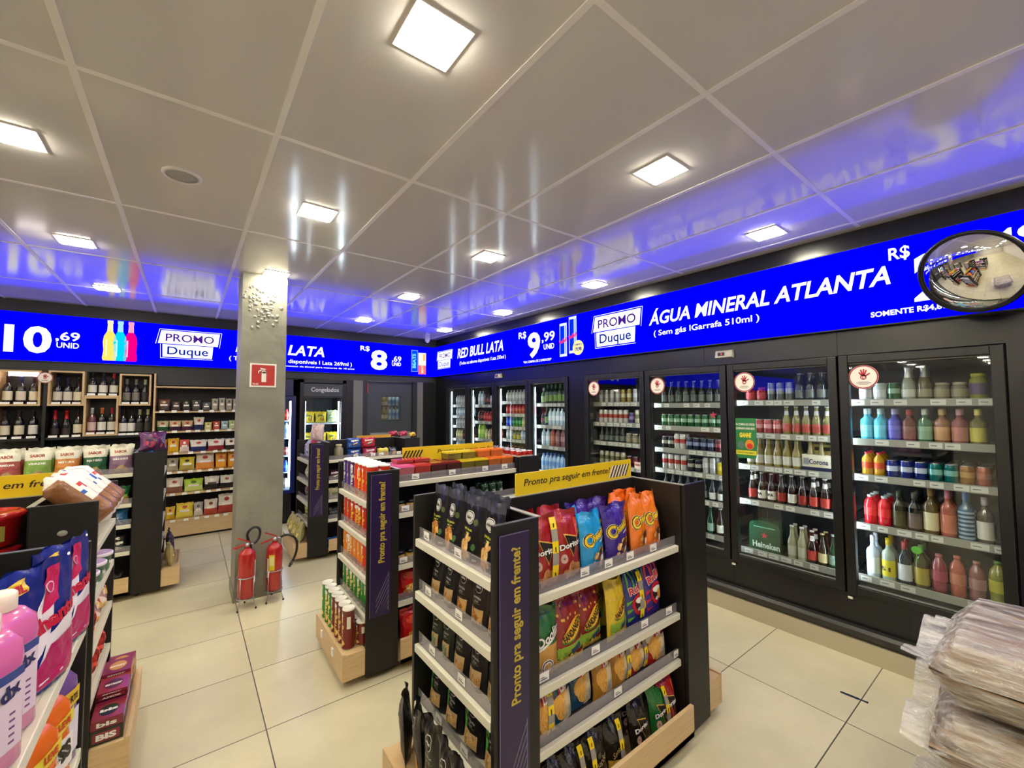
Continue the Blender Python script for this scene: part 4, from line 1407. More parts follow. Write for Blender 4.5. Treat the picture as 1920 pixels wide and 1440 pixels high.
TB = {'brown': tray_mesh(0x5a4a40, 0x857468), 'pink': tray_mesh(0xB0606A, 0xE86AA8), 'red': tray_mesh(0xA03A34, 0xC8453C), 'maroon': tray_mesh(0x4a2420, 0x8a2c2c), 'olive': tray_mesh(0x6a5f22, 0xE0C828), 'orange': tray_mesh(0xB0602A, 0xF08030)}
xs = [1.162 + 0.1195 * k for k in range(8)]
cs = ('pink', 'red', 'maroon', 'maroon', 'olive', 'olive', 'orange', 'orange')
cn = {'brown': 'greyish brown', 'pink': 'pink', 'red': 'red', 'maroon': 'maroon', 'olive': 'yellow', 'orange': 'orange'}
for k, x in enumerate(xs):
    put(TB['brown'], 'treat_box', (x, 2.71, 1.143), label='clear brown treat box in the bottom tier, %s from the tube end' % ORD[k], cat='plastic box', group='treat boxes on the middle gondola')
    put(TB[cs[k]], 'treat_box', (x, 2.715, 1.199), label='%s treat box in the middle tier, %s from the tube end' % (cn[cs[k]], ORD[k]), cat='plastic box', group='treat boxes on the middle gondola')
    put(TB[cs[k]], 'treat_box', (x, 2.835, 1.199), label='%s treat box behind the middle tier, %s from the tube end' % (cn[cs[k]], ORD[k]), cat='plastic box', group='treat boxes on the middle gondola')
for k, (x, c) in enumerate(((1.575, 'olive'), (1.70, 'olive'), (1.835, 'orange'), (1.96, 'orange'))):
    put(TB[c], 'treat_box', (x, 2.80, 1.256), label='%s treat box on the highest tier, before the yellow sign, %s along' % (cn[c], ORD[k]), cat='plastic box', group='treat boxes on the middle gondola')
for k, x in enumerate((1.20, 1.33)):
    put(TB['red'], 'treat_box', (x, 2.825, 1.256), label=('red flat treat box on the stack nearest the tubes', 'red flat treat box under the striped sign end')[k], cat='plastic box', sc=(1.05, 1, 0.45))

# small jars and green packs on the shelf below
b = MB()
b.lathe([(0.0005, 0), (0.03, 0), (0.033, 0.006), (0.033, 0.045), (0.028, 0.055, K0), (0.03, 0.056, K0), (0.03, 0.072, K0), (0.0005, 0.073, K0)], 16, (0, 0, 0), P(0xC9A85A, 0.15, coat=0.4, bump=0.5, bscale=90))
JAR = b.mesh('spice_jar')
for z, zn in ((0.943, 'second'), (0.613, 'third')):
    for k in range(9 if z > 0.9 else 5):
        put(JAR, 'snack_jar', (1.145 + 0.074 * k, 2.72, z), label='small jar with black lid, %s from the tubes, %s shelf under the boxes' % (ORD[k], zn), cat='jar', group='small jars on the middle gondola', sc=(1, 1, 1.1))
M_GPK = bag(0.13, 0.10, 0.06, P(0x1d3a26, 0.25, bump=0.4), style='block', seed=40, art=lambda b, f, w, h: (b.rect(f, -0.42 * w, 0.06 * h, 0.42 * w, 0.10 * h, P(0x8fb09a), 4, 1, 0.001), b.rect(f, -0.42 * w, 0.86 * h, 0.42 * w, 0.90 * h, P(0x8fb09a), 4, 1, 0.001), b.text(f, 'chá', 0, 0.5 * h, P(0xBBD0C0), w=0.4 * w, h=0.22 * h, lift=0.0015))).mesh('dark_green_pack')
for k in range(3):
    for r in range(2):
        put_bag(M_GPK, 'tea_pack', 'dark green pack, %s column after the jars, %s tier' % (ORD[k], ('lower', 'upper')[r]), (1.84 + 0.068 * 0 + 0.0 + 0.0 + 0.068 * k * 2 - 0.03 if False else 1.82 + 0.0 + 0.0, 2.70, 0.943), cat='pack') if False else put_bag(M_GPK, 'tea_pack', 'dark green pack, %s column after the jars, %s tier' % (ORD[k], ('front', 'rear')[r]), (1.86 + 0.065 * 0 + (-0.06 + 0.068 * k) * 1.0 + 0.0, 2.69 + 0.08 * r, 0.943 + 0.0), cat='pack', j=0.0, sc=(0.5, 1, 1.25))

# drink cans standing on the far end of the same gondola


def can_mesh(body, band=None, r=0.031, h=0.115, n=16, word=None, wcol=0xF0F0E8, top=None):
    b = MB()
    m = P(body, 0.22, 0.35)
    m2 = P(band, 0.25, 0.3) if band is not None else m
    b.lathe([(0.0005, 0.004, STEEL), (r * 0.75, 0.0, STEEL), (r * 0.97, 0.008, m), (r, 0.014, m), (r, h * 0.40, m2), (r, h * 0.68, m), (r, h * 0.88, m), (r * 0.86, h * 0.965, STEEL), (r * 0.88, h, STEEL), (r * 0.82, h, STEEL), (r * 0.80, h * 0.975, STEEL), (0.0005, h * 0.975, STEEL)], n, (0, 0, 0), m)
    if word:
        f = lambda u, v, l: ((r + l) * math.sin(u / r), -(r + l) * math.cos(u / r), v)
        b.text(f, word, 0.0, h * 0.5, P(wcol, 0.3), w=r * 1.7, h=h * 0.17, off=0.03, lift=0.0008)
    return b.mesh('drink_can')


M_CRW = can_mesh(0xB8261E, 0xE8DCC8, r=0.0265, h=0.105)
i = 0
for r in range(3):
    for k in range(7):
        put(M_CRW, 'drink_can', (2.115 + 0.0545 * r, 2.665 + 0.078 * k, 1.183), rz=PI / 2, label='red and white can on the gondola end, %s from the camera, %s column' % (ORD[k], ORD[r]), cat='drink can', group='red and white cans on the gondola end')


# ------------------------------------------------------------------ cookie packs of the far gondola beside the pillar
def art_cookie(word, tone):
    def art(b, f, w, h):
        b.text(f, word, 0.0, 0.74 * h, WT, w=0.58 * w, h=0.20 * h, rot=0.05, off=0.05, lift=0.0014)
        b.ell(f, 0.04 * w, 0.38 * h, 0.20 * w, 0.15 * h, P(0x3a2418), rot=0.25, lift=0.001)
        b.ell(f, 0.04 * w, 0.43 * h, 0.19 * w, 0.06 * h, P(0xE8DCC4), rot=0.25, lift=0.0018)
        chips(b, f, 0, 0.4 * h, 0.45 * w, 0.4 * h, (tone,), 14, 4, 0.025 * w, 0.0006)
    return art


M_CKB = bag(0.20, 0.115, 0.07, P(0x1E4A9A, 0.25, bump=0.3), style='block', art=art_cookie('negresco', 0x4A86D0), seed=50).mesh('blue_cookie_pack')
M_CKR = bag(0.20, 0.115, 0.07, P(0xB3202E, 0.25, bump=0.3), style='block', art=art_cookie('bono', 0xE86A80), seed=51).mesh('red_cookie_pack')
M_CKP = bag(0.20, 0.115, 0.07, P(0xA8285A, 0.25, bump=0.3), style='block', art=art_cookie('bono', 0xE88AB0), seed=52).mesh('magenta_cookie_pack')
M_CKY = bag(0.20, 0.10, 0.06, P(0xE2D25A, 0.35), style='block', art=lambda b, f, w, h: (b.text(f, 'Calipso', 0, 0.55 * h, P(0x6a5a2a), w=0.4 * w, h=0.2 * h, lift=0.001), b.ell(f, 0.02, 0.3 * h, 0.03, 0.012, P(0xE08A3A), lift=0.001)), seed=53).mesh('yellow_cookie_pack')
M_CKK = bag(0.17, 0.105, 0.06, P(0x1a1a26, 0.3), style='block', art=lambda b, f, w, h: (b.text(f, 'Trakinas', 0, 0.72 * h, P(0xB8B8D8), w=0.7 * w, h=0.22 * h, rot=0.05, off=0.04, lift=0.001), b.ell(f, 0.02, 0.35 * h, 0.045, 0.022, P(0xD09A3A), rot=0.3, lift=0.001)), seed=54).mesh('black_cookie_pack')
yg3 = 5.06
for me, lab, x, z in ((M_CKB, 'blue cookie pack in the lower tier beside the pillar side gondola end', 1.565, 1.035), (M_CKB, 'blue cookie pack stacked on top of another blue one', 1.56, 1.155), (M_CKP, 'magenta cookie pack under the red one on the far gondola', 1.745, 1.035),
                      (M_CKR, 'red cookie pack stacked above the magenta one', 1.73, 1.155), (M_CKY, 'yellow cookie pack lying between magenta and black packs', 1.925 - 0.0, 1.035), (M_CKK, 'black cookie pack nearest the black end panel of the far gondola', 2.15 - 0.09, 1.035)):
    put_bag(me, 'cookie_pack', lab, (x if me is not M_CKK else 2.02, yg3 + (0.02 if me is not M_CKK else 0.0), z), cat='cookie pack', lean=0.12, sc=(0.72, 1, 1) if me is M_CKK else (0.88, 1, 1))
b = MB()
b.lathe([(0.0005, 0), (0.045, 0), (0.05, 0.01), (0.05, 0.13), (0.03, 0.155), (0.03, 0.16, P(0xD8C890)), (0.033, 0.161, P(0xD8C890)), (0.033, 0.18, P(0xD8C890)), (0.0005, 0.181, P(0xD8C890))], 16, (0, 0, 0), P(0x8a8468, 0.15, coat=0.5, bump=0.5))
put(b.mesh('cookie_jar'), 'cookie_jar', (1.385, 5.06, 1.035), label='plump clear jar beside the blue cookie packs', cat='jar')
DK = bag(0.16, 0.12, 0.06, P(0x3a1420, 0.3), style='block', art=art_cookie('mix', 0xB03A3A), seed=55).mesh('dark_red_pack')
BG = bag(0.16, 0.13, 0.06, P(0xB8B088, 0.4), style='block', art=lambda b, f, w, h: b.rect(f, -0.4 * w, 0.3 * h, 0.4 * w, 0.6 * h, P(0x7a8a5a), 3, 2, 0.001), seed=56).mesh('beige_pack')
BK = bag(0.16, 0.13, 0.06, P(0x17181c, 0.3), style='block', art=lambda b, f, w, h: b.text(f, 'cacau', 0, 0.6 * h, P(0x9a98a8), w=0.7 * w, h=0.2 * h, lift=0.001), seed=57).mesh('black_pack')
BB2 = bag(0.16, 0.10, 0.06, P(0x2E5A9A, 0.3), style='block', art=art_cookie('leite', 0xE8E8F0), seed=58).mesh('small_blue_pack')
for z, me, cname, zn in ((0.81, DK, 'dark red', 'second'), (0.60, BG, 'beige', 'third'), (0.385, BK, 'black', 'fourth'), (0.09, BB2, 'blue', 'lowest')):
    for k in range(5):
        put_bag(me, 'biscuit_pack', '%s biscuit pack, %s from the slogan panel, %s shelf of the cookie gondola' % (cname, ORD[k], zn), (1.345 + 0.17 * k, 5.06, z), cat='biscuit pack', group='biscuit packs on the far gondola')
CLR = P(0xC9C6B8, 0.2, bump=0.6, bscale=40)


def lump(w, h, d, m, dots, seed, n=30, s=0.02):
    return bag(w, h, d, m, style='pillow', seed=seed, art=lambda b, f, ww, hh: chips(b, f, 0, hh * 0.45, ww * 0.4, hh * 0.36, dots, n, seed, s)).mesh('filled_bag')


L1 = lump(0.2, 0.24, 0.12, P(0xC9C8DC, 0.25, bump=0.4), (0x6a7ac8, 0xF0F0F4, 0xB8A0C0), 60)
L2 = lump(0.2, 0.26, 0.10, P(0xC23A2E, 0.3, bump=0.4), (0xE8A05A, 0xD85A40), 61, 10)
L3 = lump(0.2, 0.2, 0.10, P(0xD8D4C0, 0.3, bump=0.5), (0xB8B898, 0xF0EEDC), 62)
L4 = lump(0.19, 0.2, 0.10, P(0xB0B0B4, 0.2, bump=0.5), (0x3a4a7a, 0xE8E8EA, 0xA83030, 0x50506a), 63)
L5 = lump(0.2, 0.2, 0.10, P(0xA8A468, 0.25, bump=0.5), (0xC8C04A, 0x7a7440, 0xDAD890), 64)
L6 = lump(0.22, 0.24, 0.11, P(0xB8AE7A, 0.25, bump=0.5), (0xD8C23A, 0x9a8a3a, 0xE8DC8A), 65, 36)
L7 = lump(0.2, 0.2, 0.14, P(0xE2C8C4, 0.3, bump=0.4), (0xF0E0DC, 0xD8A8A4), 66)
for me, lab, x, y, z, rz in ((L1, 'white and blue bag on the top end shelf of the far gondola', 1.155, 5.47, 1.025, RZ), (L2, 'red and orange bag leaning on the top end shelf of the far gondola', 1.155, 5.24, 1.025, RZ + 0.3), (L1, 'white and blue bag nearest the slogan panel, top end shelf', 1.155, 5.08, 1.025, RZ - 0.2),
                             (L7, 'pale pink bag lying on top of the end shelf beside the cookie jar', 1.165, 5.14, 1.262, RZ + 0.6), (L3, 'pale bag at the far side of the second end shelf', 1.155, 5.42, 0.795, RZ), (L3, 'pale bag at the near side of the second end shelf', 1.155, 5.14, 0.795, RZ),
                             (L4, 'silver, blue and red bag at the far side of the third end shelf', 1.155, 5.42, 0.575, RZ), (L4, 'silver, blue and red bag at the near side of the third end shelf', 1.155, 5.14, 0.575, RZ),
                             (L5, 'olive chip bag at the far side of the fourth end shelf', 1.155, 5.42, 0.36, RZ), (L5, 'olive chip bag at the near side of the fourth end shelf', 1.155, 5.14, 0.36, RZ),
                             (L6, 'clear bag of yellow chips at the far corner of the low tray', 0.985, 5.46, 0.206, RZ), (L6, 'clear bag of yellow chips in the middle of the low tray', 0.985, 5.265, 0.206, RZ), (L6, 'clear bag of yellow chips against the slogan panel, low tray', 0.985, 5.07, 0.206, RZ)):
    put_bag(me, 'snack_bag', lab, (x, y, z), rz=rz, cat='snack bag', j=0.03, sc=(0.86, 0.86, 0.92))
PKB = lump(0.2, 0.12, 0.12, P(0xB82A4A, 0.25, bump=0.4), (0xE05A7A, 0x8a1830), 67, 12)
PKY = lump(0.16, 0.10, 0.10, P(0xD8A83A, 0.25, bump=0.4), (0xF0D060,), 68, 8)
for me, lab, x, y in ((PKB, 'crimson bag lying on the far end top of the cookie gondola, nearer door', 2.14, 5.30), (PKB, 'crimson bag heaped on the far end top of the cookie gondola', 2.24, 5.22), (PKY, 'yellow bag on the far end corner of the cookie gondola', 2.31, 5.10)):
    put_bag(me, 'snack_bag', lab, (x, y, 1.253), rz=0.4, cat='snack bag', lean=0.5, sc=(0.7, 0.7, 0.55))
b = MB()
b.box(1.65, 2.08, 5.265, 5.271, 1.252, 1.285, P(0xE0A428, 0.4))
tag(b.build('topper_strip', loc=(1.85, 5.268, 1.252)), 'low orange strip on top of the cookie gondola divider', 'sign')


# ------------------------------------------------------------------ seed gondola on the far side
def art_seed(col, word):
    def art(b, f, w, h):
        b.text(f, 'SABOR', 0.0, 0.80 * h, P(0xA84A38), w=0.55 * w, h=0.085 * h, off=0.04, lift=0.0016)
        b.text(f, word, 0.0, 0.545 * h, WT, w=0.66 * w, h=0.06 * h, off=0.04, lift=0.0016)
        b.poly(f, [(-0.4 * w, 0.03 * h), (0.4 * w, 0.03 * h), (0.3 * w, 0.20 * h), (0.12 * w, 0.33 * h), (-0.05 * w, 0.30 * h), (-0.3 * w, 0.15 * h)], P(0xB89A6A, 0.7), 0.001, k=5)
        chips(b, f, 0.0, 0.15 * h, 0.34 * w, 0.10 * h, (0xC8AC78, 0x98784a, 0xD8C090, 0x7a5a38), 40, 7, 0.022 * w, 0.0016)
    return art


SEEDS = []
for c, word, nm, sd in ((0xA84A44, 'VERMELHA', 'red', 70), (0x7FA64A, 'VERDE', 'light green', 71), (0xD0853A, 'MISTURA', 'orange', 72), (0x1E5A38, 'SOJA E GRÃO', 'dark green', 73), (0x8A6A86, 'GRÃO DE BICO', 'purple', 74)):
    SEEDS.append((bag(0.165, 0.25, 0.085, film(c, 0.35), bands=((0.66, 1.0, film(0xE0DECC, 0.35)),), art=art_seed(c, word), style='pillow', seed=sd).mesh('seed_pouch'), nm))
for k, (me, nm) in enumerate(SEEDS):
    put_bag(me, 'seed_pouch', 'white topped %s seed pouch in the front row under the wine bottles' % nm, (-1.115 + 0.166 * k, 5.062, 1.06), cat='seed pouch', j=0.02, sc=(0.97, 0.9, 1))
    put_bag(me, 'seed_pouch', 'white topped %s seed pouch in the row behind, under the wine bottles' % nm, (-1.115 + 0.166 * k, 5.152, 1.062), cat='seed pouch', j=0.02, sc=(0.97, 0.9, 1.04))
put_bag(SEEDS[3][0], 'seed_pouch', 'dark green seed pouch cut off by the left edge of the photo', (-1.283, 5.062, 1.06), cat='seed pouch')
GP = bag(0.19, 0.17, 0.07, film(0x1F6A3C), bands=((0.0, 0.42, film(0xC9A23A)),), art=lambda b, f, w, h: (b.text(f, 'fit', 0, 0.7 * h, WT, w=0.5 * w, h=0.2 * h, rot=0.1, off=0.05, lift=0.0015), b.poly(f, [(-0.45 * w, 0.35 * h), (0.45 * w, 0.55 * h), (0.45 * w, 0.40 * h), (-0.45 * w, 0.20 * h)], P(0x8ac04a), 0.001, k=5)), seed=75).mesh('green_snack_pack')
BP2 = bag(0.19, 0.16, 0.07, film(0x2A6A9A), art=lambda b, f, w, h: (chips(b, f, 0.1 * w, 0.3 * h, 0.3 * w, 0.2 * h, (0x9ab0c0, 0x6a94b0, 0xd8e0e4), 14, 3, 0.06 * w),), seed=76).mesh('blue_snack_pack')
HB = bag(0.19, 0.16, 0.08, P(0x131313, 0.4), style='block', art=lambda b, f, w, h: (b.text(f, 'hot', -0.05 * w, 0.82 * h, WT, w=0.55 * w, h=0.16 * h, off=0.05, lift=0.001), b.text(f, 'dogs', 0.05 * w, 0.58 * h, WT, w=0.6 * w, h=0.16 * h, off=0.05, lift=0.001), b.ell(f, 0.0, 0.25 * h, 0.3 * w, 0.1 * h, P(0xB8B0A0), lift=0.001)), seed=77).mesh('black_box')
WB = bag(0.17, 0.14, 0.08, P(0x1c1a18, 0.4), style='block', art=lambda b, f, w, h: b.ell(f, 0.0, 0.3 * h, 0.3 * w, 0.15 * h, P(0xD8CFB4), lift=0.001), seed=78).mesh('dark_pack')
for z, me, cname, zn in ((0.795, GP, 'green and yellow snack pack', 'second'), (0.615, BP2, 'blue snack pack', 'third'), (0.385, HB, 'black lettered pack', 'fourth'), (0.09, WB, 'dark brown pack', 'lowest')):
    for k in range(2):
        put_bag(me, 'snack_pack', '%s, %s from the end panel, %s shelf under the seeds' % (cname, ORD[k], zn), (-0.475 - 0.20 * k, 5.065, z), cat='snack pack', sc=(0.95, 0.9, 0.95))
# end shelves of the seed gondola (facing +x)
EP = PI / 2
B1 = bag(0.19, 0.20, 0.07, film(0x2A5E9E), bands=((0.0, 0.3, film(0xE0E0E0)),), seed=80).mesh('blue_white_pack')
B2 = bag(0.19, 0.20, 0.07, film(0xC0602A), bands=((0.7, 1.0, film(0x3A6EB0)),), seed=81).mesh('orange_blue_pack')
B3 = bag(0.19, 0.20, 0.07, film(0xB8BCB0), bands=((0.3, 0.6, film(0x5a8a5a)),), seed=82).mesh('silver_pack')
B4 = lump(0.2, 0.17, 0.14, P(0x5A2A5A, 0.25, bump=0.5), (0x8a3a6a, 0x3a2a6a, 0xc84a5a), 83, 20)
B5 = lump(0.2, 0.2, 0.12, P(0xB8A26A, 0.25, bump=0.5), (0xD8C070, 0x8a6a3a, 0x9a2a3a), 84, 20)
B6 = lump(0.2, 0.27, 0.10, P(0x3a2a4a, 0.25, bump=0.5), (0x5a3a6a, 0x2a2030), 85, 12)
for k, y in enumerate((5.08, 5.28, 5.48)):
    for me, z, nm in ((B1, 1.035, 'blue and white'), (B1, 0.805, 'blue and white'), (B2, 0.575, 'orange and blue'), (B3, 0.375, 'silver and green')):
        zn = {1.035: 'top', 0.805: 'second', 0.575: 'third', 0.375: 'fourth'}[z]
        put_bag(me, 'snack_pack', '%s pack seen edge-on, %s from the camera, %s end shelf beside the seeds' % (nm, ORD[k], zn), (-0.256, y, z), rz=EP, cat='snack pack', j=0.02, sc=(0.92, 1, 0.92))
put_bag(B4, 'candy_bag', 'crinkled purple candy bag on top of the black seed gondola end', (-0.235, 5.02, 1.255), rz=0.3, cat='candy bag', lean=0.2)
put_bag(B4, 'candy_bag', 'second purple candy bag behind on the seed gondola end', (-0.235, 5.20, 1.255), rz=EP, cat='candy bag', lean=0.1, sc=(0.9, 0.8, 0.8))
put_bag(B5, 'snack_bag', 'clear bag of yellow and red snacks on the seed gondola end tray', (-0.085, 5.075, 0.207), rz=EP, cat='snack bag', sc=(0.8, 0.6, 1))
put_bag(B6, 'snack_bag', 'dark purple bag standing at the far corner of the seed gondola tray', (-0.085, 5.30, 0.207), rz=EP, cat='snack bag', sc=(0.9, 0.6, 1))

# ------------------------------------------------------------------ bread, tubs and sweets of the left gondola
TUBR = P(0xA8161A, 0.18, coat=0.6)
b = MB()
b.lathe([(0.0005, 0), (0.10, 0), (0.108, 0.01), (0.122, 0.085), (0.130, 0.09), (0.132, 0.10), (0.120, 0.108), (0.10, 0.112), (0.098, 0.106), (0.0005, 0.104)], 32, (0, 0, 0), TUBR)
f = lambda u, v, l: ((0.116 + l) * math.sin(u / 0.116), -(0.116 + l) * math.cos(u / 0.116), v)
b.rect(f, -0.05, 0.02, 0.05, 0.07, P(0x9A8A3A, 0.4), 6, 2, 0.003)
TUB = b.mesh('red_tub')
put(TUB, 'food_tub', (-0.66, 2.742, 0.965), label='glossy red tub underneath another one at the left edge', cat='tub', rz=0.4, sc=(0.87, 0.87, 1))
put(TUB, 'food_tub', (-0.65, 2.742, 1.081), label='glossy red tub on top of another, beside the yellow sign', cat='tub', rz=0.3, sc=(0.87, 0.87, 1.25))


def loaf_mesh(seed):
    rs = random.Random(seed)
    b = MB()
    crust, film2 = P(0x8A5A38, 0.22, bump=0.4, bscale=25, coat=0.4), P(0xE8E2DC, 0.15, bump=0.6, bscale=30)
    n, L = 20, 0.30
    prof = []
    for j in range(17):
        t = j / 16
        s = min(1.0, 8 * t + 0.15, max(0.12, 6 * (1 - t)))
        prof.append((t * L, s))
    o = len(b.v)
    for (x, s) in prof:
        for k in range(n):
            a = 2 * PI * k / n
            cx, cz = math.copysign(abs(math.cos(a)) ** 0.85, math.cos(a)), math.copysign(abs(math.sin(a)) ** 0.85, math.sin(a))
            wob = 1 + 0.03 * math.sin(5 * a + 20 * x + seed)
            b.v.append((0.058 * cx * s * wob, -0.15 + x, 0.06 + 0.058 * cz * s * wob))
    cols = [crust, crust, crust, crust, P(0xE8E4E0, 0.2, bump=0.5), P(0xE8E4E0, 0.2, bump=0.5), P(0xC23A3A, 0.2, bump=0.5), P(0xE8E4E0, 0.2, bump=0.5), P(0x2E5AB0, 0.2, bump=0.5), P(0xE8E4E0, 0.2, bump=0.5)]
    for j in range(16):
        for k in range(n):
            k2 = (k + 1) % n
            b.f.append((o + j * n + k, o + j * n + k2, o + (j + 1) * n + k2, o + (j + 1) * n + k))
            up = k / n
            if 0.10 < up < 0.40 and j > 5:
                m = cols[4 + rs.choice((0, 0, 1, 1, 3, 3, 2, 4, 5))] if (j // 2) % 3 else film2
            elif j > 13 or j < 1:
                m = film2
            else:
                m = crust
            b.m.append(b.mi(m))
            b.sm.append(True)
    b.f.append(tuple(o + k for k in range(n))[::-1])
    b.f.append(tuple(o + 16 * n + k for k in range(n)))
    b.m += [b.mi(film2)] * 2
    b.sm += [False] * 2
    return b.mesh('bread_loaf')


LOAF = [loaf_mesh(s) for s in (1, 2, 3)]
for k, (y, lab) in enumerate(((2.665, 'bagged bread loaf nearest the camera, above the black panel'), (2.795, 'bagged bread loaf second from the black panel'), (2.925, 'bagged bread loaf third from the black panel'), (3.055, 'bagged bread loaf farthest along the end shelf'))):
    o = put(LOAF[k % 3], 'bread_loaf', (0, 0, 0), label=lab, cat='bread loaf')
    o.matrix_world = Matrix.Translation((-0.372, y, 1.250)) @ Matrix.Rotation(PI / 2, 4, 'Z') @ Matrix.Rotation(0.78, 4, 'X') @ Matrix.Scale(0.98, 4) @ Matrix.Translation((0, 0, -0.06))
for k, y in enumerate((2.755, 3.04)):
    put(LOAF[k], 'bread_loaf', (-0.402, y, 1.054), label=('bagged bread loaf lying flat under the others, near end', 'bagged bread loaf lying flat under the others, far end')[k], cat='bread loaf', sc=(0.95, 0.9, 0.95))
b = MB()
wl = P(0xE8E0EC, 0.3)
b.lathe([(0.0005, 0), (0.042, 0), (0.045, 0.004), (0.055, 0.075, wl), (0.059, 0.076, wl), (0.060, 0.088, wl), (0.055, 0.092, P(0xB89AC8)), (0.0005, 0.093)], 24, (0, 0, 0), P(0x2A6A52, 0.3))
f = lambda u, v, l: ((0.05 + l) * math.sin(u / 0.05), -(0.05 + l) * math.cos(u / 0.05), v)
b.text(f, 'leite', 0, 0.045, WT, w=0.05, h=0.016, off=0.03, lift=0.004)
CUP = b.mesh('green_cup')
put(CUP, 'food_cup', (-0.350, 2.655, 0.815), rz=EP, label='green cup with lilac lid nearest the black panel, second end shelf', cat='cup')
put(CUP, 'food_cup', (-0.345, 2.82, 0.815), rz=EP, label='green cup with lilac lid in the middle of the second end shelf', cat='cup')
put(CUP, 'food_cup', (-0.34, 2.985, 0.815), rz=EP, label='green cup with lilac lid toward the far side, second end shelf', cat='cup')
R1 = lump(0.16, 0.19, 0.11, P(0xA82424, 0.2, bump=0.5), (0xD84A3A, 0x7a1414), 90, 14)
R2 = lump(0.16, 0.17, 0.11, P(0xB88A8A, 0.2, bump=0.5), (0xB82A2A, 0xE0D0C8, 0xD8A83A), 91, 24)
Y1 = lump(0.14, 0.13, 0.09, P(0xD8A82A, 0.2, bump=0.5), (0xF0D050,), 92, 8)
for k, (me, lab, y, z) in enumerate(((R1, 'glossy red pouch near the panel, third end shelf of the bread gondola', 2.675, 0.585), (R2, 'clear bag of red sweets in the middle of the third end shelf', 2.83, 0.585), (R2, 'clear bag of red sweets on the far side of the third end shelf', 3.02, 0.585),
                                     (Y1, 'small yellow pouch near the panel, fourth end shelf of the bread gondola', 2.655, 0.365), (R1, 'glossy red pouch in the middle of the fourth end shelf', 2.82, 0.365), (R1, 'glossy red pouch on the far side of the fourth end shelf', 3.00, 0.365))):
    put_bag(me, 'candy_bag', lab, (-0.352, y, z), rz=EP, cat='candy bag', j=0.02, sc=(0.95, 1, 1))


def sweet_box(c, top, word, w=0.15, d=0.11, h=0.10):
    b = MB()
    b.box(-w / 2, w / 2, -d / 2, d / 2, 0, h * 0.6, P(c, 0.3, coat=0.3))
    b.box(-w / 2 + 0.004, w / 2 - 0.004, -d / 2 + 0.002, d / 2 - 0.002, h * 0.6, h, P(top, 0.3, coat=0.3))
    f = face_y(-d / 2 + 0.002)
    b.text(f, word, 0, h * 0.8, WT, w=w * 0.5, h=h * 0.16, off=0.04, lift=0.001)
    b.rect(f, -w * 0.4, h * 0.12, w * 0.4, h * 0.42, P(top, 0.3), 1, 1, 0.003)
    g = lambda u, v, l: (-w / 2 + 0.003 - l, -u, v)
    b.text(g, word, 0, h * 0.8, WT, w=d * 0.6, h=h * 0.18, off=0.04, lift=0.0015)
    b.rect(g, -d * 0.4, h * 0.10, d * 0.4, h * 0.50, P(top, 0.3), 1, 1, 0.004)
    b.text(g, word.upper(), 0, h * 0.30, WT, w=d * 0.6, h=h * 0.22, off=0.05, lift=0.005)
    t = lambda u, v, l: (u, v, h + l)
    b.ell(t, 0, 0, w * 0.3, d * 0.3, P(c, 0.3), lift=0.0005)
    b.text(t, word, 0, 0, WT, w=w * 0.4, h=d * 0.2, rot=-PI / 2, off=0.05, lift=0.001)
    return b.mesh('sweet_box')


SB1 = sweet_box(0x1E2A1A, 0x8A2A3A, 'bis')
SB2 = sweet_box(0x3A2A6A, 0xB83A6A, 'bis')
SB3 = sweet_box(0x5A1A20, 0x9A2A3A, 'amor', h=0.075)
SB4 = sweet_box(0xD89A2A, 0x8A2A4A, 'amor', h=0.11)
for me, lab, y, z in ((SB1, 'black and red sweet box at the near end of the low tray', 2.665, 0.19), (SB2, 'purple sweet box second along the low tray', 2.8125, 0.19), (SB1, 'black and red sweet box third along the low tray', 2.96, 0.19), (SB4, 'yellow sweet box at the far end of the low tray', 3.1075, 0.19),
                      (SB3, 'dark red sweet box stacked second along the low tray', 2.8125, 0.292), (SB4, 'yellow sweet box stacked third along the low tray', 2.96, 0.292)):
    put(me, 'sweet_box', (-0.2425, y, z + (0.011 if z < 0.25 else 0.014)), rz=EP, label=lab, cat='sweet box', sc=(0.97, 1, 1 if z < 0.25 else 0.40))
b = MB()
b.box(-0.44, -0.33, 2.955, 2.99, 1.02, 1.05, WT)
PS = bag(0.14, 0.15, 0.06, P(0xE8A8BC, 0.35), style='block', art=lambda b, f, w, h: ([b.rect(f, (0.02 + 0.09 * k) * w, 0.02 * h, (0.06 + 0.09 * k) * w, 0.98 * h, P(0xC83A5A), 1, 4, 0.001) for k in range(5)], b.rect(f, -0.48 * w, 0.1 * h, -0.05 * w, 0.75 * h, P(0xB81A24), 2, 3, 0.001), b.text(f, 'wafer', -0.26 * w, 0.5 * h, WT, w=0.35 * w, h=0.12 * h, off=0.04, lift=0.002)), seed=95).mesh('pink_striped_box')
put_bag(PS, 'wafer_box', 'pink striped box just right of the cut off yellow sign', (-0.60, 2.99, 1.00), cat='box', j=0.0)

# ------------------------------------------------------------------ detergent gondola end at the left edge (facing +x)


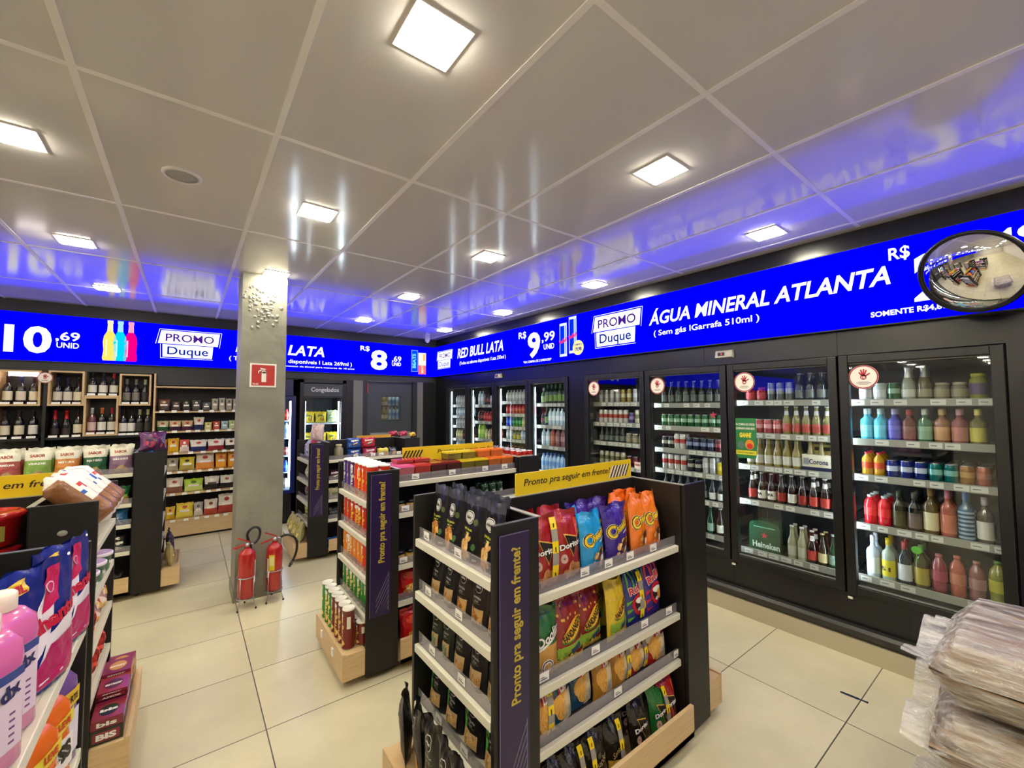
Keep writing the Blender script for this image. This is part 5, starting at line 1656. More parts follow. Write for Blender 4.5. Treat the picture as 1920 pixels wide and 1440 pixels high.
def art_det(b, f, w, h):
    wh, mg = P(0xE6E0E4, 0.3), P(0xB01C5E, 0.3)
    b.poly(f, [(-0.46 * w, 0.06 * h), (0.10 * w, 0.86 * h), (0.22 * w, 0.84 * h), (0.02 * w, 0.40 * h)], wh, 0.0008, k=8)
    b.poly(f, [(-0.30 * w, 0.06 * h), (0.02 * w, 0.42 * h), (0.46 * w, 0.56 * h), (0.46 * w, 0.06 * h)], wh, 0.0008, k=8)
    b.poly(f, [(0.10 * w, 0.93 * h), (0.30 * w, 0.94 * h), (0.20 * w, 0.66 * h), (-0.02 * w, 0.60 * h)], P(0xC01A56, 0.3), 0.002, k=6)
    b.poly(f, [(-0.44 * w, 0.05 * h), (0.45 * w, 0.03 * h), (0.45 * w, 0.36 * h), (0.02 * w, 0.34 * h)], mg, 0.0024, k=8)
    b.text(f, 'Brilhante', 0.02 * w, 0.53 * h, P(0xC01A3A, 0.3), w=0.84 * w, h=0.11 * h, rot=0.16, off=0.05, lift=0.004)
    b.ell(f, 0.12 * w, 0.78 * h, 0.07 * w, 0.045 * h, P(0xE8C8D4), lift=0.0034)
    b.ell(f, 0.12 * w, 0.78 * h, 0.055 * w, 0.035 * h, P(0xC01A56), lift=0.0044)
    b.ell(f, -0.25 * w, 0.38 * h, 0.09 * w, 0.06 * h, P(0x1E3A9A), lift=0.0034)
    b.poly(f, [(-0.42 * w, 0.92 * h), (-0.12 * w, 0.94 * h), (-0.14 * w, 0.84 * h), (-0.42 * w, 0.81 * h)], P(0xE8C23A, 0.3), 0.0018, k=4)
    b.text(f, 'ÚTIL', -0.27 * w, 0.875 * h, P(0xC01A3A), w=0.22 * w, h=0.055 * h, off=0.05, lift=0.003)
    b.ell(f, 0.44 * w, 0.965 * h, 0.02 * w, 0.012 * h, WT, lift=0.003)


DET = bag(0.25, 0.335, 0.08, P(0x16267A, 0.25, bump=0.15), art=art_det, style='pouch', seed=97, nu=24, nv=30).mesh('detergent_pouch')
put_bag(DET, 'detergent_pouch', 'blue and magenta detergent pouch beside the pink bottles', (-0.262, 1.445, 1.0), rz=EP - 0.40, cat='detergent pouch', lean=0.03, j=0.0, sc=(0.95, 0.85, 0.83))
put_bag(DET, 'detergent_pouch', 'blue and magenta detergent pouch against the black end panel', (-0.255, 1.685, 1.0), rz=EP - 0.32, cat='detergent pouch', lean=0.03, j=0.0, sc=(0.92, 0.85, 0.80))


def jug(w, d, h, m, cap, capm, lab=None, hand=True):
    """moulded household bottle: rounded rectangular body, shoulder and cap"""
    b = MB()
    n = 24
    prof = [(0.0, 0.90), (0.015, 1.0), (0.45, 0.98), (0.55, 0.90), (0.66, 0.98), (0.78, 0.92), (0.86, 0.62), (0.885, 0.40)]
    o = len(b.v)
    for (t, s) in prof:
        for k in range(n):
            a = 2 * PI * k / n
            cx, cy = math.copysign(abs(math.cos(a)) ** 0.55, math.cos(a)), math.copysign(abs(math.sin(a)) ** 0.55, math.sin(a))
            b.v.append((w / 2 * s * cx, d / 2 * s * cy, t * h))
    i = b.mi(m)
    for j in range(len(prof) - 1):
        for k in range(n):
            k2 = (k + 1) % n
            b.f.append((o + j * n + k, o + j * n + k2, o + (j + 1) * n + k2, o + (j + 1) * n + k))
            b.m.append(i)
            b.sm.append(True)
    b.f.append(tuple(o + k for k in range(n))[::-1])
    b.m.append(i)
    b.sm.append(False)
    b.lathe([(cap * 0.98, 0.875 * h), (cap, 0.88 * h), (cap, 0.985 * h), (cap * 0.85, h), (0.0005, h)], 20, (0, 0, 0), capm)
    if lab:
        f = lambda u, v, l: (u, -(d / 2 * 0.99 + l) + 0.35 * u * u / w, v)
        lab(b, f, w, h)
    return b


PINK = P(0xD86AA8, 0.22, coat=0.4)


def lab_pink(b, f, w, h):
    b.rect(f, -0.30 * w, 0.12 * h, 0.36 * w, 0.62 * h, P(0xE2CFDC, 0.35), 4, 4, 0.002)
    b.text(f, 'dx', 0.10 * w, 0.50 * h, P(0x2A2A5A), w=0.34 * w, h=0.09 * h, rot=0.2, off=0.04, lift=0.004)
    for k in range(5):
        b.rect(f, -0.24 * w, (0.16 + 0.045 * k) * h, 0.2 * w, (0.175 + 0.045 * k) * h, P(0x7a4a7a), 1, 1, 0.003)
    b.rect(f, -0.30 * w, 0.56 * h, 0.36 * w, 0.62 * h, P(0x3A4A8A), 3, 1, 0.003)


b = jug(0.115, 0.085, 0.275, PINK, 0.026, P(0xE8D8C8, 0.35), lab_pink)
PB = b.mesh('pink_bottle')
put(PB, 'softener_bottle', (-0.280, 1.17, 1.0), rz=EP - 0.5, label='pink softener bottle nearest the camera with cream cap', cat='bottle')
put(PB, 'softener_bottle', (-0.285, 1.29, 1.0), rz=EP - 0.5, label='pink softener bottle touching the blue detergent pouch', cat='bottle')


def lab_or(b, f, w, h):
    b.poly(f, [(-0.46 * w, 0.52 * h), (0.46 * w, 0.60 * h), (0.46 * w, 0.72 * h), (-0.46 * w, 0.64 * h)], P(0xE2D23A), 0.002, k=5)
    b.rect(f, -0.1 * w, 0.22 * h, 0.46 * w, 0.50 * h, P(0xE8E4DC), 3, 3, 0.002)
    b.text(f, 'SS', 0.14 * w, 0.38 * h, K0, w=0.42 * w, h=0.14 * h, rot=0.15, off=0.06, lift=0.004)
    b.text(f, 'LEVE', 0.1 * w, 0.64 * h, P(0xC83A1A), w=0.4 * w, h=0.06 * h, rot=0.08, off=0.05, lift=0.004)


OB = jug(0.10, 0.075, 0.28, P(0xE06A1E, 0.25, coat=0.4), 0.024, P(0xD8C8A8), lab_or).mesh('orange_bottle')
GB = jug(0.10, 0.08, 0.29, P(0x6A4A8A, 0.3, coat=0.3), 0.03, P(0x9a988a), lambda b, f, w, h: (b.rect(f, -0.4 * w, 0.55 * h, 0.4 * w, 0.70 * h, P(0xE0B82A), 3, 2, 0.002), b.text(f, 'FORTE', 0, 0.62 * h, K0, w=0.6 * w, h=0.06 * h, off=0.04, lift=0.003), b.rect(f, -0.4 * w, 0.1 * h, 0.4 * w, 0.5 * h, P(0xD8D4E0), 3, 3, 0.002))).mesh('purple_bottle')
GJ = jug(0.12, 0.10, 0.22, P(0xC8C8CC, 0.35), 0.03, P(0xB0B0B4), None).mesh('grey_jug')
put(GB, 'cleaner_bottle', (-0.275, 1.745, 0.64), rz=EP - 0.4, label='purple cleaner bottle with grey cap against the black panel', cat='bottle')
put(OB, 'cleaner_bottle', (-0.27, 1.625, 0.64), rz=EP - 0.5, label='orange cleaner bottle with dark double letter on its label', cat='bottle')
put(OB, 'cleaner_bottle', (-0.272, 1.50, 0.64), rz=EP - 0.5, label='orange cleaner bottle behind the pale grey jug', cat='bottle')
put(GJ, 'cleaner_jug', (-0.285, 1.365, 0.64), rz=EP - 0.2, label='pale grey plastic jug on the lower detergent shelf', cat='jug')
put(OB, 'cleaner_bottle', (-0.325, 1.74, 0.344), rz=EP, label='orange cleaner bottle on the lowest detergent shelf', cat='bottle')


# ------------------------------------------------------------------ goods stand on their boards and fit under the next one
bpy.context.view_layer.update()
for o in list(COL.objects):
    if o.parent is not None or o.type != 'MESH' or 'category' not in o or o['category'] in ('sign', 'tag', 'clip', 'bread loaf', 'plastic box'):
        continue
    x, y, z = o.location
    on = [bd for bd in BOARDS if bd[0] <= x <= bd[1] and bd[2] <= y <= bd[3] and abs(z - bd[5]) < 0.035]
    if not on:
        continue
    base = max(on, key=lambda bd: bd[5])[5]
    R = o.rotation_euler.to_matrix()
    zs = [(R @ Vector((v.co.x * o.scale.x, v.co.y * o.scale.y, v.co.z * o.scale.z))).z for v in o.data.vertices]
    up = [bd[4] for bd in BOARDS if bd[0] <= x <= bd[1] and bd[2] <= y <= bd[3] and bd[4] > base + 0.05]
    if up and max(zs) - min(zs) > min(up) - base - 0.006:
        k = (min(up) - base - 0.006) / (max(zs) - min(zs))
        o.scale.z *= k
        zs = [(R @ Vector((v.co.x * o.scale.x, v.co.y * o.scale.y, v.co.z * o.scale.z))).z for v in o.data.vertices]
    o.location.z = base + 0.0012 - min(zs)

# ------------------------------------------------------------------ drink coolers
GLASS = clear_sheet('cooler_glass', (0.93, 0.96, 0.96), ior=1.42)
FRAME = P(0x131312, 0.35)
INNER = P(0x1f2122, 0.6)
RAILM = P(0x9a978c, 0.35)
COOL = (0.78, 0.90, 1.0)


def glassy(c, name=None):
    return P(c, 0.08, coat=0.3, spec=0.6)


def bottle(shape, glass, label=None, cap=None, h=0.23, r=0.031, lab=None, n=14, neck=None, foil=None, word=None, wcol=0x1a1a1a, stripes=None):
    """shape: longneck, liquor, wine, pet, champagne, squat"""
    b = MB()
    g = glassy(glass)
    l = P(label, 0.4) if label is not None else g
    c = P(cap, 0.3) if cap is not None else g
    nk = P(neck, 0.35) if neck is not None else g
    z = lambda t: t * h
    if shape == 'longneck':
        pr = [(0.0005, 0, g), (r * 0.92, 0, g), (r, 0.02, g), (r, 0.12, l), (r * 1.004, 0.40, g), (r, 0.50, g), (r * 0.85, 0.59, g), (r * 0.52, 0.69, nk), (r * 0.42, 0.84, g), (r * 0.40, 0.95, c), (r * 0.46, 0.955, c), (r * 0.46, 0.995, c), (0.0005, 1.0, c)]
    elif shape == 'liquor':
        pr = [(0.0005, 0, g), (r * 0.95, 0, g), (r, 0.02, g), (r, 0.10, l), (r * 1.004, 0.48, g), (r, 0.60, g), (r * 0.88, 0.66, g), (r * 0.42, 0.73, nk), (r * 0.34, 0.82, c), (r * 0.38, 0.825, c), (r * 0.38, 0.99, c), (0.0005, 1.0, c)]
    elif shape == 'wine':
        pr = [(0.0005, 0, g), (r * 0.95, 0, g), (r, 0.015, g), (r, 0.14, l), (r * 1.004, 0.46, g), (r, 0.60, g), (r * 0.80, 0.67, g), (r * 0.42, 0.74, g), (r * 0.37, 0.78, c), (r * 0.40, 0.785, c), (r * 0.38, 0.96, c), (r * 0.42, 0.965, c), (r * 0.42, 0.998, c), (0.0005, 1.0, c)]
    elif shape == 'champagne':
        f = P(foil if foil is not None else 0xC8A53A, 0.3, 0.6)
        pr = [(0.0005, 0, g), (r * 0.96, 0, g), (r, 0.02, g), (r, 0.10, l), (r * 1.004, 0.32, g), (r, 0.42, g), (r * 0.86, 0.54, g), (r * 0.58, 0.66, f), (r * 0.46, 0.78, f), (r * 0.44, 0.90, f), (r * 0.52, 0.93, f), (r * 0.50, 0.99, f), (0.0005, 1.0, f)]
    elif shape == 'pet':
        pr = [(0.0005, 0.01, g), (r * 0.7, 0, g), (r, 0.04, g), (r * 0.95, 0.20, g), (r, 0.32, l), (r * 0.99, 0.58, g), (r, 0.66, g), (r * 0.85, 0.78, g), (r * 0.40, 0.90, g), (r * 0.38, 0.92, c), (r * 0.44, 0.925, c), (r * 0.44, 0.995, c), (0.0005, 1.0, c)]
    else:  # squat jar
        pr = [(0.0005, 0, g), (r * 0.95, 0, g), (r, 0.03, g), (r, 0.2, l), (r * 1.004, 0.62, g), (r, 0.74, g), (r * 0.75, 0.84, g), (r * 0.72, 0.86, c), (r * 0.78, 0.865, c), (r * 0.78, 0.99, c), (0.0005, 1.0, c)]
    if stripes is not None:
        s = P(stripes, 0.3)
        body = [p for p in pr if p[1] >= 0.60]
        pr = pr[:3]
        for k in range(14):
            t = 0.05 + 0.55 * k / 13
            pr.append((r, t, s if k % 2 else l))
        pr += body
    b.lathe([(p[0], z(p[1]), p[2]) for p in pr], n, (0, 0, 0), g)
    if word:
        f = lambda u, v, ll: ((r + ll) * math.sin(u / r), -(r + ll) * math.cos(u / r), v)
        b.text(f, word, 0, h * 0.27, P(wcol), w=r * 1.5, h=min(h * 0.09, r * 0.9), off=0.04, lift=0.0012)
    return b.mesh('bottle')


CAN = can_mesh
BT = bottle


def slim(body, band=None, **k):
    return can_mesh(body, band, r=0.028, h=0.148, n=14, **k)


def reg(body, band=None, **k):
    return can_mesh(body, band, r=0.032, h=0.118, n=14, **k)


PRODUCTS = {}


def prod(key, me, r, name, cat, desc):
    r = max(abs(v.co.x) for v in me.vertices)
    PRODUCTS[key] = (me, r, name, cat, desc)


CANC = 'drink can'
for key, c, bnd, d in (('c_dblue', 0x1A2A78, 0xC8D0E8, 'dark blue'), ('c_teal', 0x0E6A66, 0x8AC8C0, 'teal'), ('c_bronze', 0x9A6A32, 0xD0A060, 'bronze'), ('c_salmon', 0xB0604A, 0xC88070, 'salmon'), ('c_mauve', 0x8A4A52, 0xB08088, 'mauve'), ('c_aqua', 0x5AB8A0, 0xC0E8D8, 'aqua'),
                       ('c_silver', 0xB8B8B4, 0xD8D8D8, 'silver'), ('c_white', 0xD8D4CC, 0xB84A40, 'white and red'), ('c_black', 0x20201E, 0xB8B4A8, 'black'), ('c_green', 0x1E5A30, 0x9AC0A0, 'green'), ('c_dred', 0x5A1E28, 0xA04A58, 'dark red'), ('c_navy', 0x22283E, 0x8A90B0, 'navy'),
                       ('c_yellow', 0xC8B020, 0xE8D860, 'yellow'), ('c_red', 0xB0241E, 0xE0C8C0, 'red'), ('c_gold', 0xA8904A, 0xE0D8B0, 'gold'), ('c_cream', 0xC8C0A4, 0x7A7A5A, 'cream'), ('c_purple', 0x4A3A7A, 0xA898C8, 'purple'), ('c_grey', 0x6A6E70, 0xA8AAAA, 'grey'), ('c_pink', 0xA84A50, 0xD89898, 'pinkish red')):
    prod(key, slim(c, bnd) if key in ('c_silver', 'c_white', 'c_cream', 'c_grey', 'c_gold') else reg(c, bnd), 0.032, 'drink_can', CANC, d + ' can')
for key, args, d, nm, cat in (
    ('b_corona', dict(shape='longneck', glass=0x8A7A42, label=0xC8C4B4, cap=0xC8B870, h=0.235), 'clear amber beer bottle', 'beer_bottle', 'bottle'),
    ('b_ipa', dict(shape='longneck', glass=0x2A1810, label=0xE0DACC, cap=0xC0B8A0, word='IPA', h=0.235), 'brown beer bottle with block letters', 'beer_bottle', 'bottle'),
    ('b_brown_red', dict(shape='longneck', glass=0x2A1810, label=0x9A2A22, cap=0xB8B0A0, h=0.235), 'brown beer bottle with red label', 'beer_bottle', 'bottle'),
    ('b_brown_white', dict(shape='longneck', glass=0x2A1810, label=0xD0CCC0, cap=0xB8B0A0, h=0.235), 'brown beer bottle with white label', 'beer_bottle', 'bottle'),
    ('b_whiteneck', dict(shape='longneck', glass=0x2A1810, label=0xB83A30, cap=0xE8E4DC, neck=0xE4E0D8, h=0.24), 'brown beer bottle with white neck', 'beer_bottle', 'bottle'),
    ('b_clear', dict(shape='longneck', glass=0x9A9878, label=0xB0AC98, cap=0xC8C8C0, h=0.25), 'clear beer bottle', 'beer_bottle', 'bottle'),
    ('b_green', dict(shape='longneck', glass=0x163A22, label=0x8AA894, cap=0x9AB0A0, h=0.24), 'green beer bottle', 'beer_bottle', 'bottle'),
    ('b_cream', dict(shape='longneck', glass=0x3A2A12, label=0xC8B888, cap=0xB0A070, h=0.235), 'brown beer bottle with cream label', 'beer_bottle', 'bottle'),
    ('b_silverneck', dict(shape='longneck', glass=0x7A7440, label=0xB04A40, cap=0xD8D8D8, neck=0xC8C8C4, h=0.225), 'silver necked bottle with red label', 'beer_bottle', 'bottle'),
    ('b_dark', dict(shape='longneck', glass=0x18201C, label=0x6A7068, cap=0x8A8A84, h=0.215), 'dark bottle', 'beer_bottle', 'bottle'),
    ('b_dark_white', dict(shape='longneck', glass=0x14161A, label=0xD4D4CC, cap=0x9A9A94, h=0.2), 'black bottle with white label', 'beer_bottle', 'bottle'),
    ('l_aqua', dict(shape='liquor', glass=0x4AC0E0, label=0x7AD8F0, cap=0xC8E8F0, h=0.215, r=0.034), 'glowing aqua bottle', 'liquor_bottle', 'bottle'),
    ('l_violet', dict(shape='liquor', glass=0x4A4AB0, label=0x6A6AC8, cap=0xA8A8D8, h=0.215, r=0.034), 'violet blue bottle', 'liquor_bottle', 'bottle'),
    ('l_redbrown', dict(shape='liquor', glass=0x6A3A34, label=0x8A5A50, cap=0xB04048, h=0.21, r=0.034), 'reddish brown bottle', 'liquor_bottle', 'bottle'),
    ('l_green', dict(shape='liquor', glass=0x3A6A48, label=0x8AA88A, cap=0xC8D8C8, h=0.215, r=0.036), 'green bottle', 'liquor_bottle', 'bottle'),
    ('l_peach', dict(shape='liquor', glass=0x8A5A3A, label=0xC89A70, cap=0xC8B078, h=0.215, r=0.036), 'peach coloured bottle', 'liquor_bottle', 'bottle'),
    ('l_rose', dict(shape='liquor', glass=0x8A4A48, label=0xB87868, cap=0xC898A0, h=0.215, r=0.036), 'rose coloured bottle', 'liquor_bottle', 'bottle'),
    ('l_yellow', dict(shape='liquor', glass=0x6A6430, label=0xC8BC50, cap=0xD8CC70, h=0.215, r=0.036), 'yellow labelled bottle', 'liquor_bottle', 'bottle'),
    ('l_lime', dict(shape='liquor', glass=0x4A6A38, label=0xA8C088, cap=0xC8D4D8, h=0.215, r=0.036), 'lime green bottle', 'liquor_bottle', 'bottle'),
    ('l_blueneck', dict(shape='liquor', glass=0x9AA8A4, label=0xC8CCC4, cap=0x7A98D8, h=0.215, r=0.036), 'clear bottle with blue neck', 'liquor_bottle', 'bottle'),
    ('l_clear', dict(shape='liquor', glass=0x8A9A9C, label=0xB0B8B4, cap=0xD8DCE0, h=0.215, r=0.034), 'clear glass bottle', 'liquor_bottle', 'bottle'),
    ('s_yellowred', dict(shape='pet', glass=0xC89018, label=0xC8481E, cap=0xD83048, h=0.16, r=0.03), 'yellow sauce like bottle with red cap', 'soda_bottle', 'bottle'),
    ('l_black', dict(shape='liquor', glass=0x14100E, label=0x6A5A54, cap=0x4A4A44, h=0.25, r=0.036), 'black bottle', 'liquor_bottle', 'bottle'),
    ('l_olive', dict(shape='liquor', glass=0x2E2C18, label=0x4A4828, cap=0x2A3A2A, h=0.25, r=0.034), 'olive dark bottle', 'liquor_bottle', 'bottle'),
    ('l_whisky', dict(shape='liquor', glass=0x5A4A1E, label=0xD8CCA4, cap=0x8A6A42, h=0.29, r=0.036), 'whisky bottle with cream label', 'liquor_bottle', 'bottle'),
    ('l_pinkgin', dict(shape='liquor', glass=0xA85A48, label=0xC87860, cap=0xC8788A, h=0.29, r=0.036), 'salmon pink bottle', 'liquor_bottle', 'bottle'),
    ('l_striped', dict(shape='liquor', glass=0x4A6A8A, label=0x9AB4C0, cap=0x3A6AA8, h=0.29, r=0.036, stripes=0x2A4A68), 'blue striped bottle', 'liquor_bottle', 'bottle'),
    ('l_brownwhite', dict(shape='liquor', glass=0x4A4230, label=0xDAD4C8, cap=0xB0A8B0, h=0.27, r=0.036), 'brown bottle with white label', 'liquor_bottle', 'bottle'),
    ('w_champ', dict(shape='champagne', glass=0x4A4A22, label=0xD4D0BC, foil=0xCDB43C, h=0.315, r=0.036), 'champagne bottle with gold foil', 'wine_bottle', 'bottle'),
    ('w_champ_clear', dict(shape='champagne', glass=0x9AA090, label=0xD8D8CC, foil=0xE0E0DC, h=0.225, r=0.036), 'sparkling bottle with white foil', 'wine_bottle', 'bottle'),
    ('w_champ_silver', dict(shape='champagne', glass=0x5A5434, label=0x9A9478, foil=0xA8A8AC, h=0.225, r=0.036), 'sparkling bottle with silver foil', 'wine_bottle', 'bottle'),
    ('l_whiteglow', dict(shape='liquor', glass=0xC8D8E8, label=0xE8F0F4, cap=0xD8E4F0, h=0.275, r=0.036), 'white frosted bottle', 'liquor_bottle', 'bottle'),
    ('l_fiftyone', dict(shape='liquor', glass=0xA8B8A8, label=0xD8C828, cap=0xD8C030, h=0.275, r=0.036, word='51'), 'clear bottle with yellow label', 'liquor_bottle', 'bottle'),
    ('l_blackwhite', dict(shape='liquor', glass=0x1E2A34, label=0xC8CCD0, cap=0xA83A48, h=0.27, r=0.036), 'dark bottle with white label and red cap', 'liquor_bottle', 'bottle'),
    ('l_amber', dict(shape='liquor', glass=0x4A4420, label=0xA8983A, cap=0x5A8A4A, h=0.27, r=0.036), 'amber bottle with yellow label', 'liquor_bottle', 'bottle'),
    ('p_magenta', dict(shape='pet', glass=0x8A3444, label=0xA84A58, cap=0xA85A60, h=0.235, r=0.036), 'dark pink bottle', 'soda_bottle', 'bottle'),
    ('p_coral', dict(shape='pet', glass=0xB05A48, label=0xC87A60, cap=0xC86A60, h=0.245, r=0.036), 'coral bottle', 'soda_bottle', 'bottle'),
    ('p_mauve', dict(shape='pet', glass=0x8A5A58, label=0xA87A78, cap=0xA87068, h=0.235, r=0.036), 'mauve bottle', 'soda_bottle', 'bottle'),
    ('p_lemon', dict(shape='pet', glass=0x8A8A2A, label=0xC8C03A, cap=0x6A8A4A, h=0.26, r=0.040), 'lemon yellow bottle', 'soda_bottle', 'bottle'),
    ('p_lime', dict(shape='pet', glass=0x9ACA4A, label=0xC8E86A, cap=0x8ACA4A, h=0.26, r=0.036), 'bright lime bottle', 'soda_bottle', 'bottle'),
    ('p_hotred', dict(shape='pet', glass=0xE01A2A, label=0xF03A3A, cap=0xB8C8C8, h=0.20, r=0.035), 'hot red drink bottle', 'soda_bottle', 'bottle'),
    ('p_water', dict(shape='pet', glass=0xA8C8E8, label=0x7AA8E0, cap=0x4A7AD0, h=0.225, r=0.032), 'clear blue water bottle', 'water_bottle', 'bottle'),
    ('p_waterw', dict(shape='pet', glass=0xC0D4E0, label=0xE8F0F8, cap=0xD8E4F0, h=0.225, r=0.032), 'clear white water bottle', 'water_bottle', 'bottle'),
    ('p_red', dict(shape='pet', glass=0xB02A28, label=0xD85048, cap=0xC03030, h=0.16, r=0.03), 'red juice bottle', 'soda_bottle', 'bottle'),
    ('p_white', dict(shape='pet', glass=0xC8CCC8, label=0xE0E0DA, cap=0xC8D0D8, h=0.17, r=0.03), 'white bottle', 'soda_bottle', 'bottle'),
    ('p_blue', dict(shape='pet', glass=0x1A4AD0, label=0x3A7AF0, cap=0x2A5AD8, h=0.16, r=0.03), 'bright blue bottle', 'soda_bottle', 'bottle'),
    ('p_green', dict(shape='pet', glass=0x1E7A34, label=0x5AB86A, cap=0x2A8A40, h=0.16, r=0.03), 'green bottle', 'soda_bottle', 'bottle'),
    ('p_cream', dict(shape='pet', glass=0xC8C498, label=0xE8E0A8, cap=0xD8C878, h=0.16, r=0.03), 'cream coloured bottle', 'soda_bottle', 'bottle'),
    ('p_dark', dict(shape='pet', glass=0x3A2420, label=0x8A3A34, cap=0x9A3A34, h=0.17, r=0.03), 'dark cola bottle', 'soda_bottle', 'bottle'),
    ('g_green', dict(shape='wine', glass=0x16301C, label=0x7A9A4A, cap=0x3A6A3A, h=0.255, r=0.034), 'tall green wine bottle', 'wine_bottle', 'bottle'),
    ('g_clear', dict(shape='wine', glass=0xA8C0C0, label=0xD0DCDC, cap=0xB8D0D0, h=0.255, r=0.034), 'tall clear wine bottle', 'wine_bottle', 'bottle'),
    ('j_jar', dict(shape='squat', glass=0x7A7460, label=0x9A9070, cap=0xB8B098, h=0.11, r=0.036), 'short glass jar', 'drink_jar', 'jar'),
    ('j_white', dict(shape='squat', glass=0xD8E4E4, label=0xF0F4F4, cap=0xD8E8E4, h=0.12, r=0.036), 'short white jar', 'drink_jar', 'jar'),
    ('j_red', dict(shape='squat', glass=0xA83038, label=0xC84A50, cap=0xA83038, h=0.115, r=0.038), 'short red jar', 'drink_jar', 'jar'),
    ('j_gold', dict(shape='squat', glass=0xB8A060, label=0xE0CC90, cap=0xD8C080, h=0.12, r=0.038), 'short gold jar', 'drink_jar', 'jar'),
    ('j_boxy', dict(shape='squat', glass=0x8A8A30, label=0x5A4A6A, cap=0xA8A83A, h=0.16, r=0.038), 'tall yellow and purple tin', 'drink_jar', 'jar'),
    ('j_tin', dict(shape='squat', glass=0xB0B4B0, label=0xC8D0D0, cap=0xA8B0B0, h=0.16, r=0.038), 'tall silver tin', 'drink_jar', 'jar'),
):
    prod(key, BT(**args), args.get('r', 0.031), nm, cat, d)


def hand_sticker(parent, fn, u, v, r, word=True):
    b = MB()
    rd = P(0xB32630, 0.4)
    b.ell(fn, u, v, r, r, P(0xC87878, 0.4), n=28, lift=0.0008)
    b.ell(fn, u, v, r * 0.95, r * 0.95, P(0x9A2A34, 0.4), n=28, lift=0.0012)
    b.ell(fn, u, v, r * 0.88, r * 0.88, P(0xF0E8DC, 0.4), n=28, lift=0.0016)
    s = r
    b.ell(fn, u, v - 0.02 * s, 0.21 * s, 0.22 * s, rd, n=14, lift=0.002)
    for a, L in ((0.62, 0.46), (0.25, 0.60), (-0.06, 0.63), (-0.36, 0.57), (-0.98, 0.50)):
        cx, cy = u - 0.06 * s * math.sin(-a) * 2, v + 0.02 * s
        x1, y1 = u - math.sin(a) * L * s, v + math.cos(a) * L * s
        x0, y0 = u - math.sin(a) * 0.10 * s, v + math.cos(a) * 0.08 * s
        px, py = math.cos(a) * 0.055 * s, math.sin(a) * 0.055 * s
        b.poly(fn, [(x0 - px, y0 - py), (x0 + px, y0 + py), (x1 + px, y1 + py), (x1 - math.sin(a) * 0.05 * s, y1 + math.cos(a) * 0.05 * s), (x1 - px, y1 - py)], rd, 0.002)
    b.text(fn, '18', u, v - 0.04 * s, P(0xF0E8DC, 0.4), w=0.24 * s, h=0.17 * s, off=0.04, lift=0.0028)
    for k, wd in ((0, 0.7), (1, 0.95), (2, 0.6)):
        b.rect(fn, u - wd * s * 0.5, v - (0.44 + 0.09 * k) * s, u + wd * s * 0.5, v - (0.40 + 0.09 * k) * s, P(0x8a7a74 if k != 1 else 0x4a4040, 0.5), 2, 1, 0.002)
    o = b.build('age_sticker', parent)
    o['label'] = 'round sticker with a red hand'
    return o


SHELF_N = {5: ['top', 'second', 'middle', 'fourth', 'bottom'], 6: ['top', 'second', 'third', 'fourth', 'fifth', 'bottom'], 4: ['top', 'second', 'third', 'bottom'], 7: ['top', 'second', 'third', 'fourth', 'fifth', 'sixth', 'bottom']}


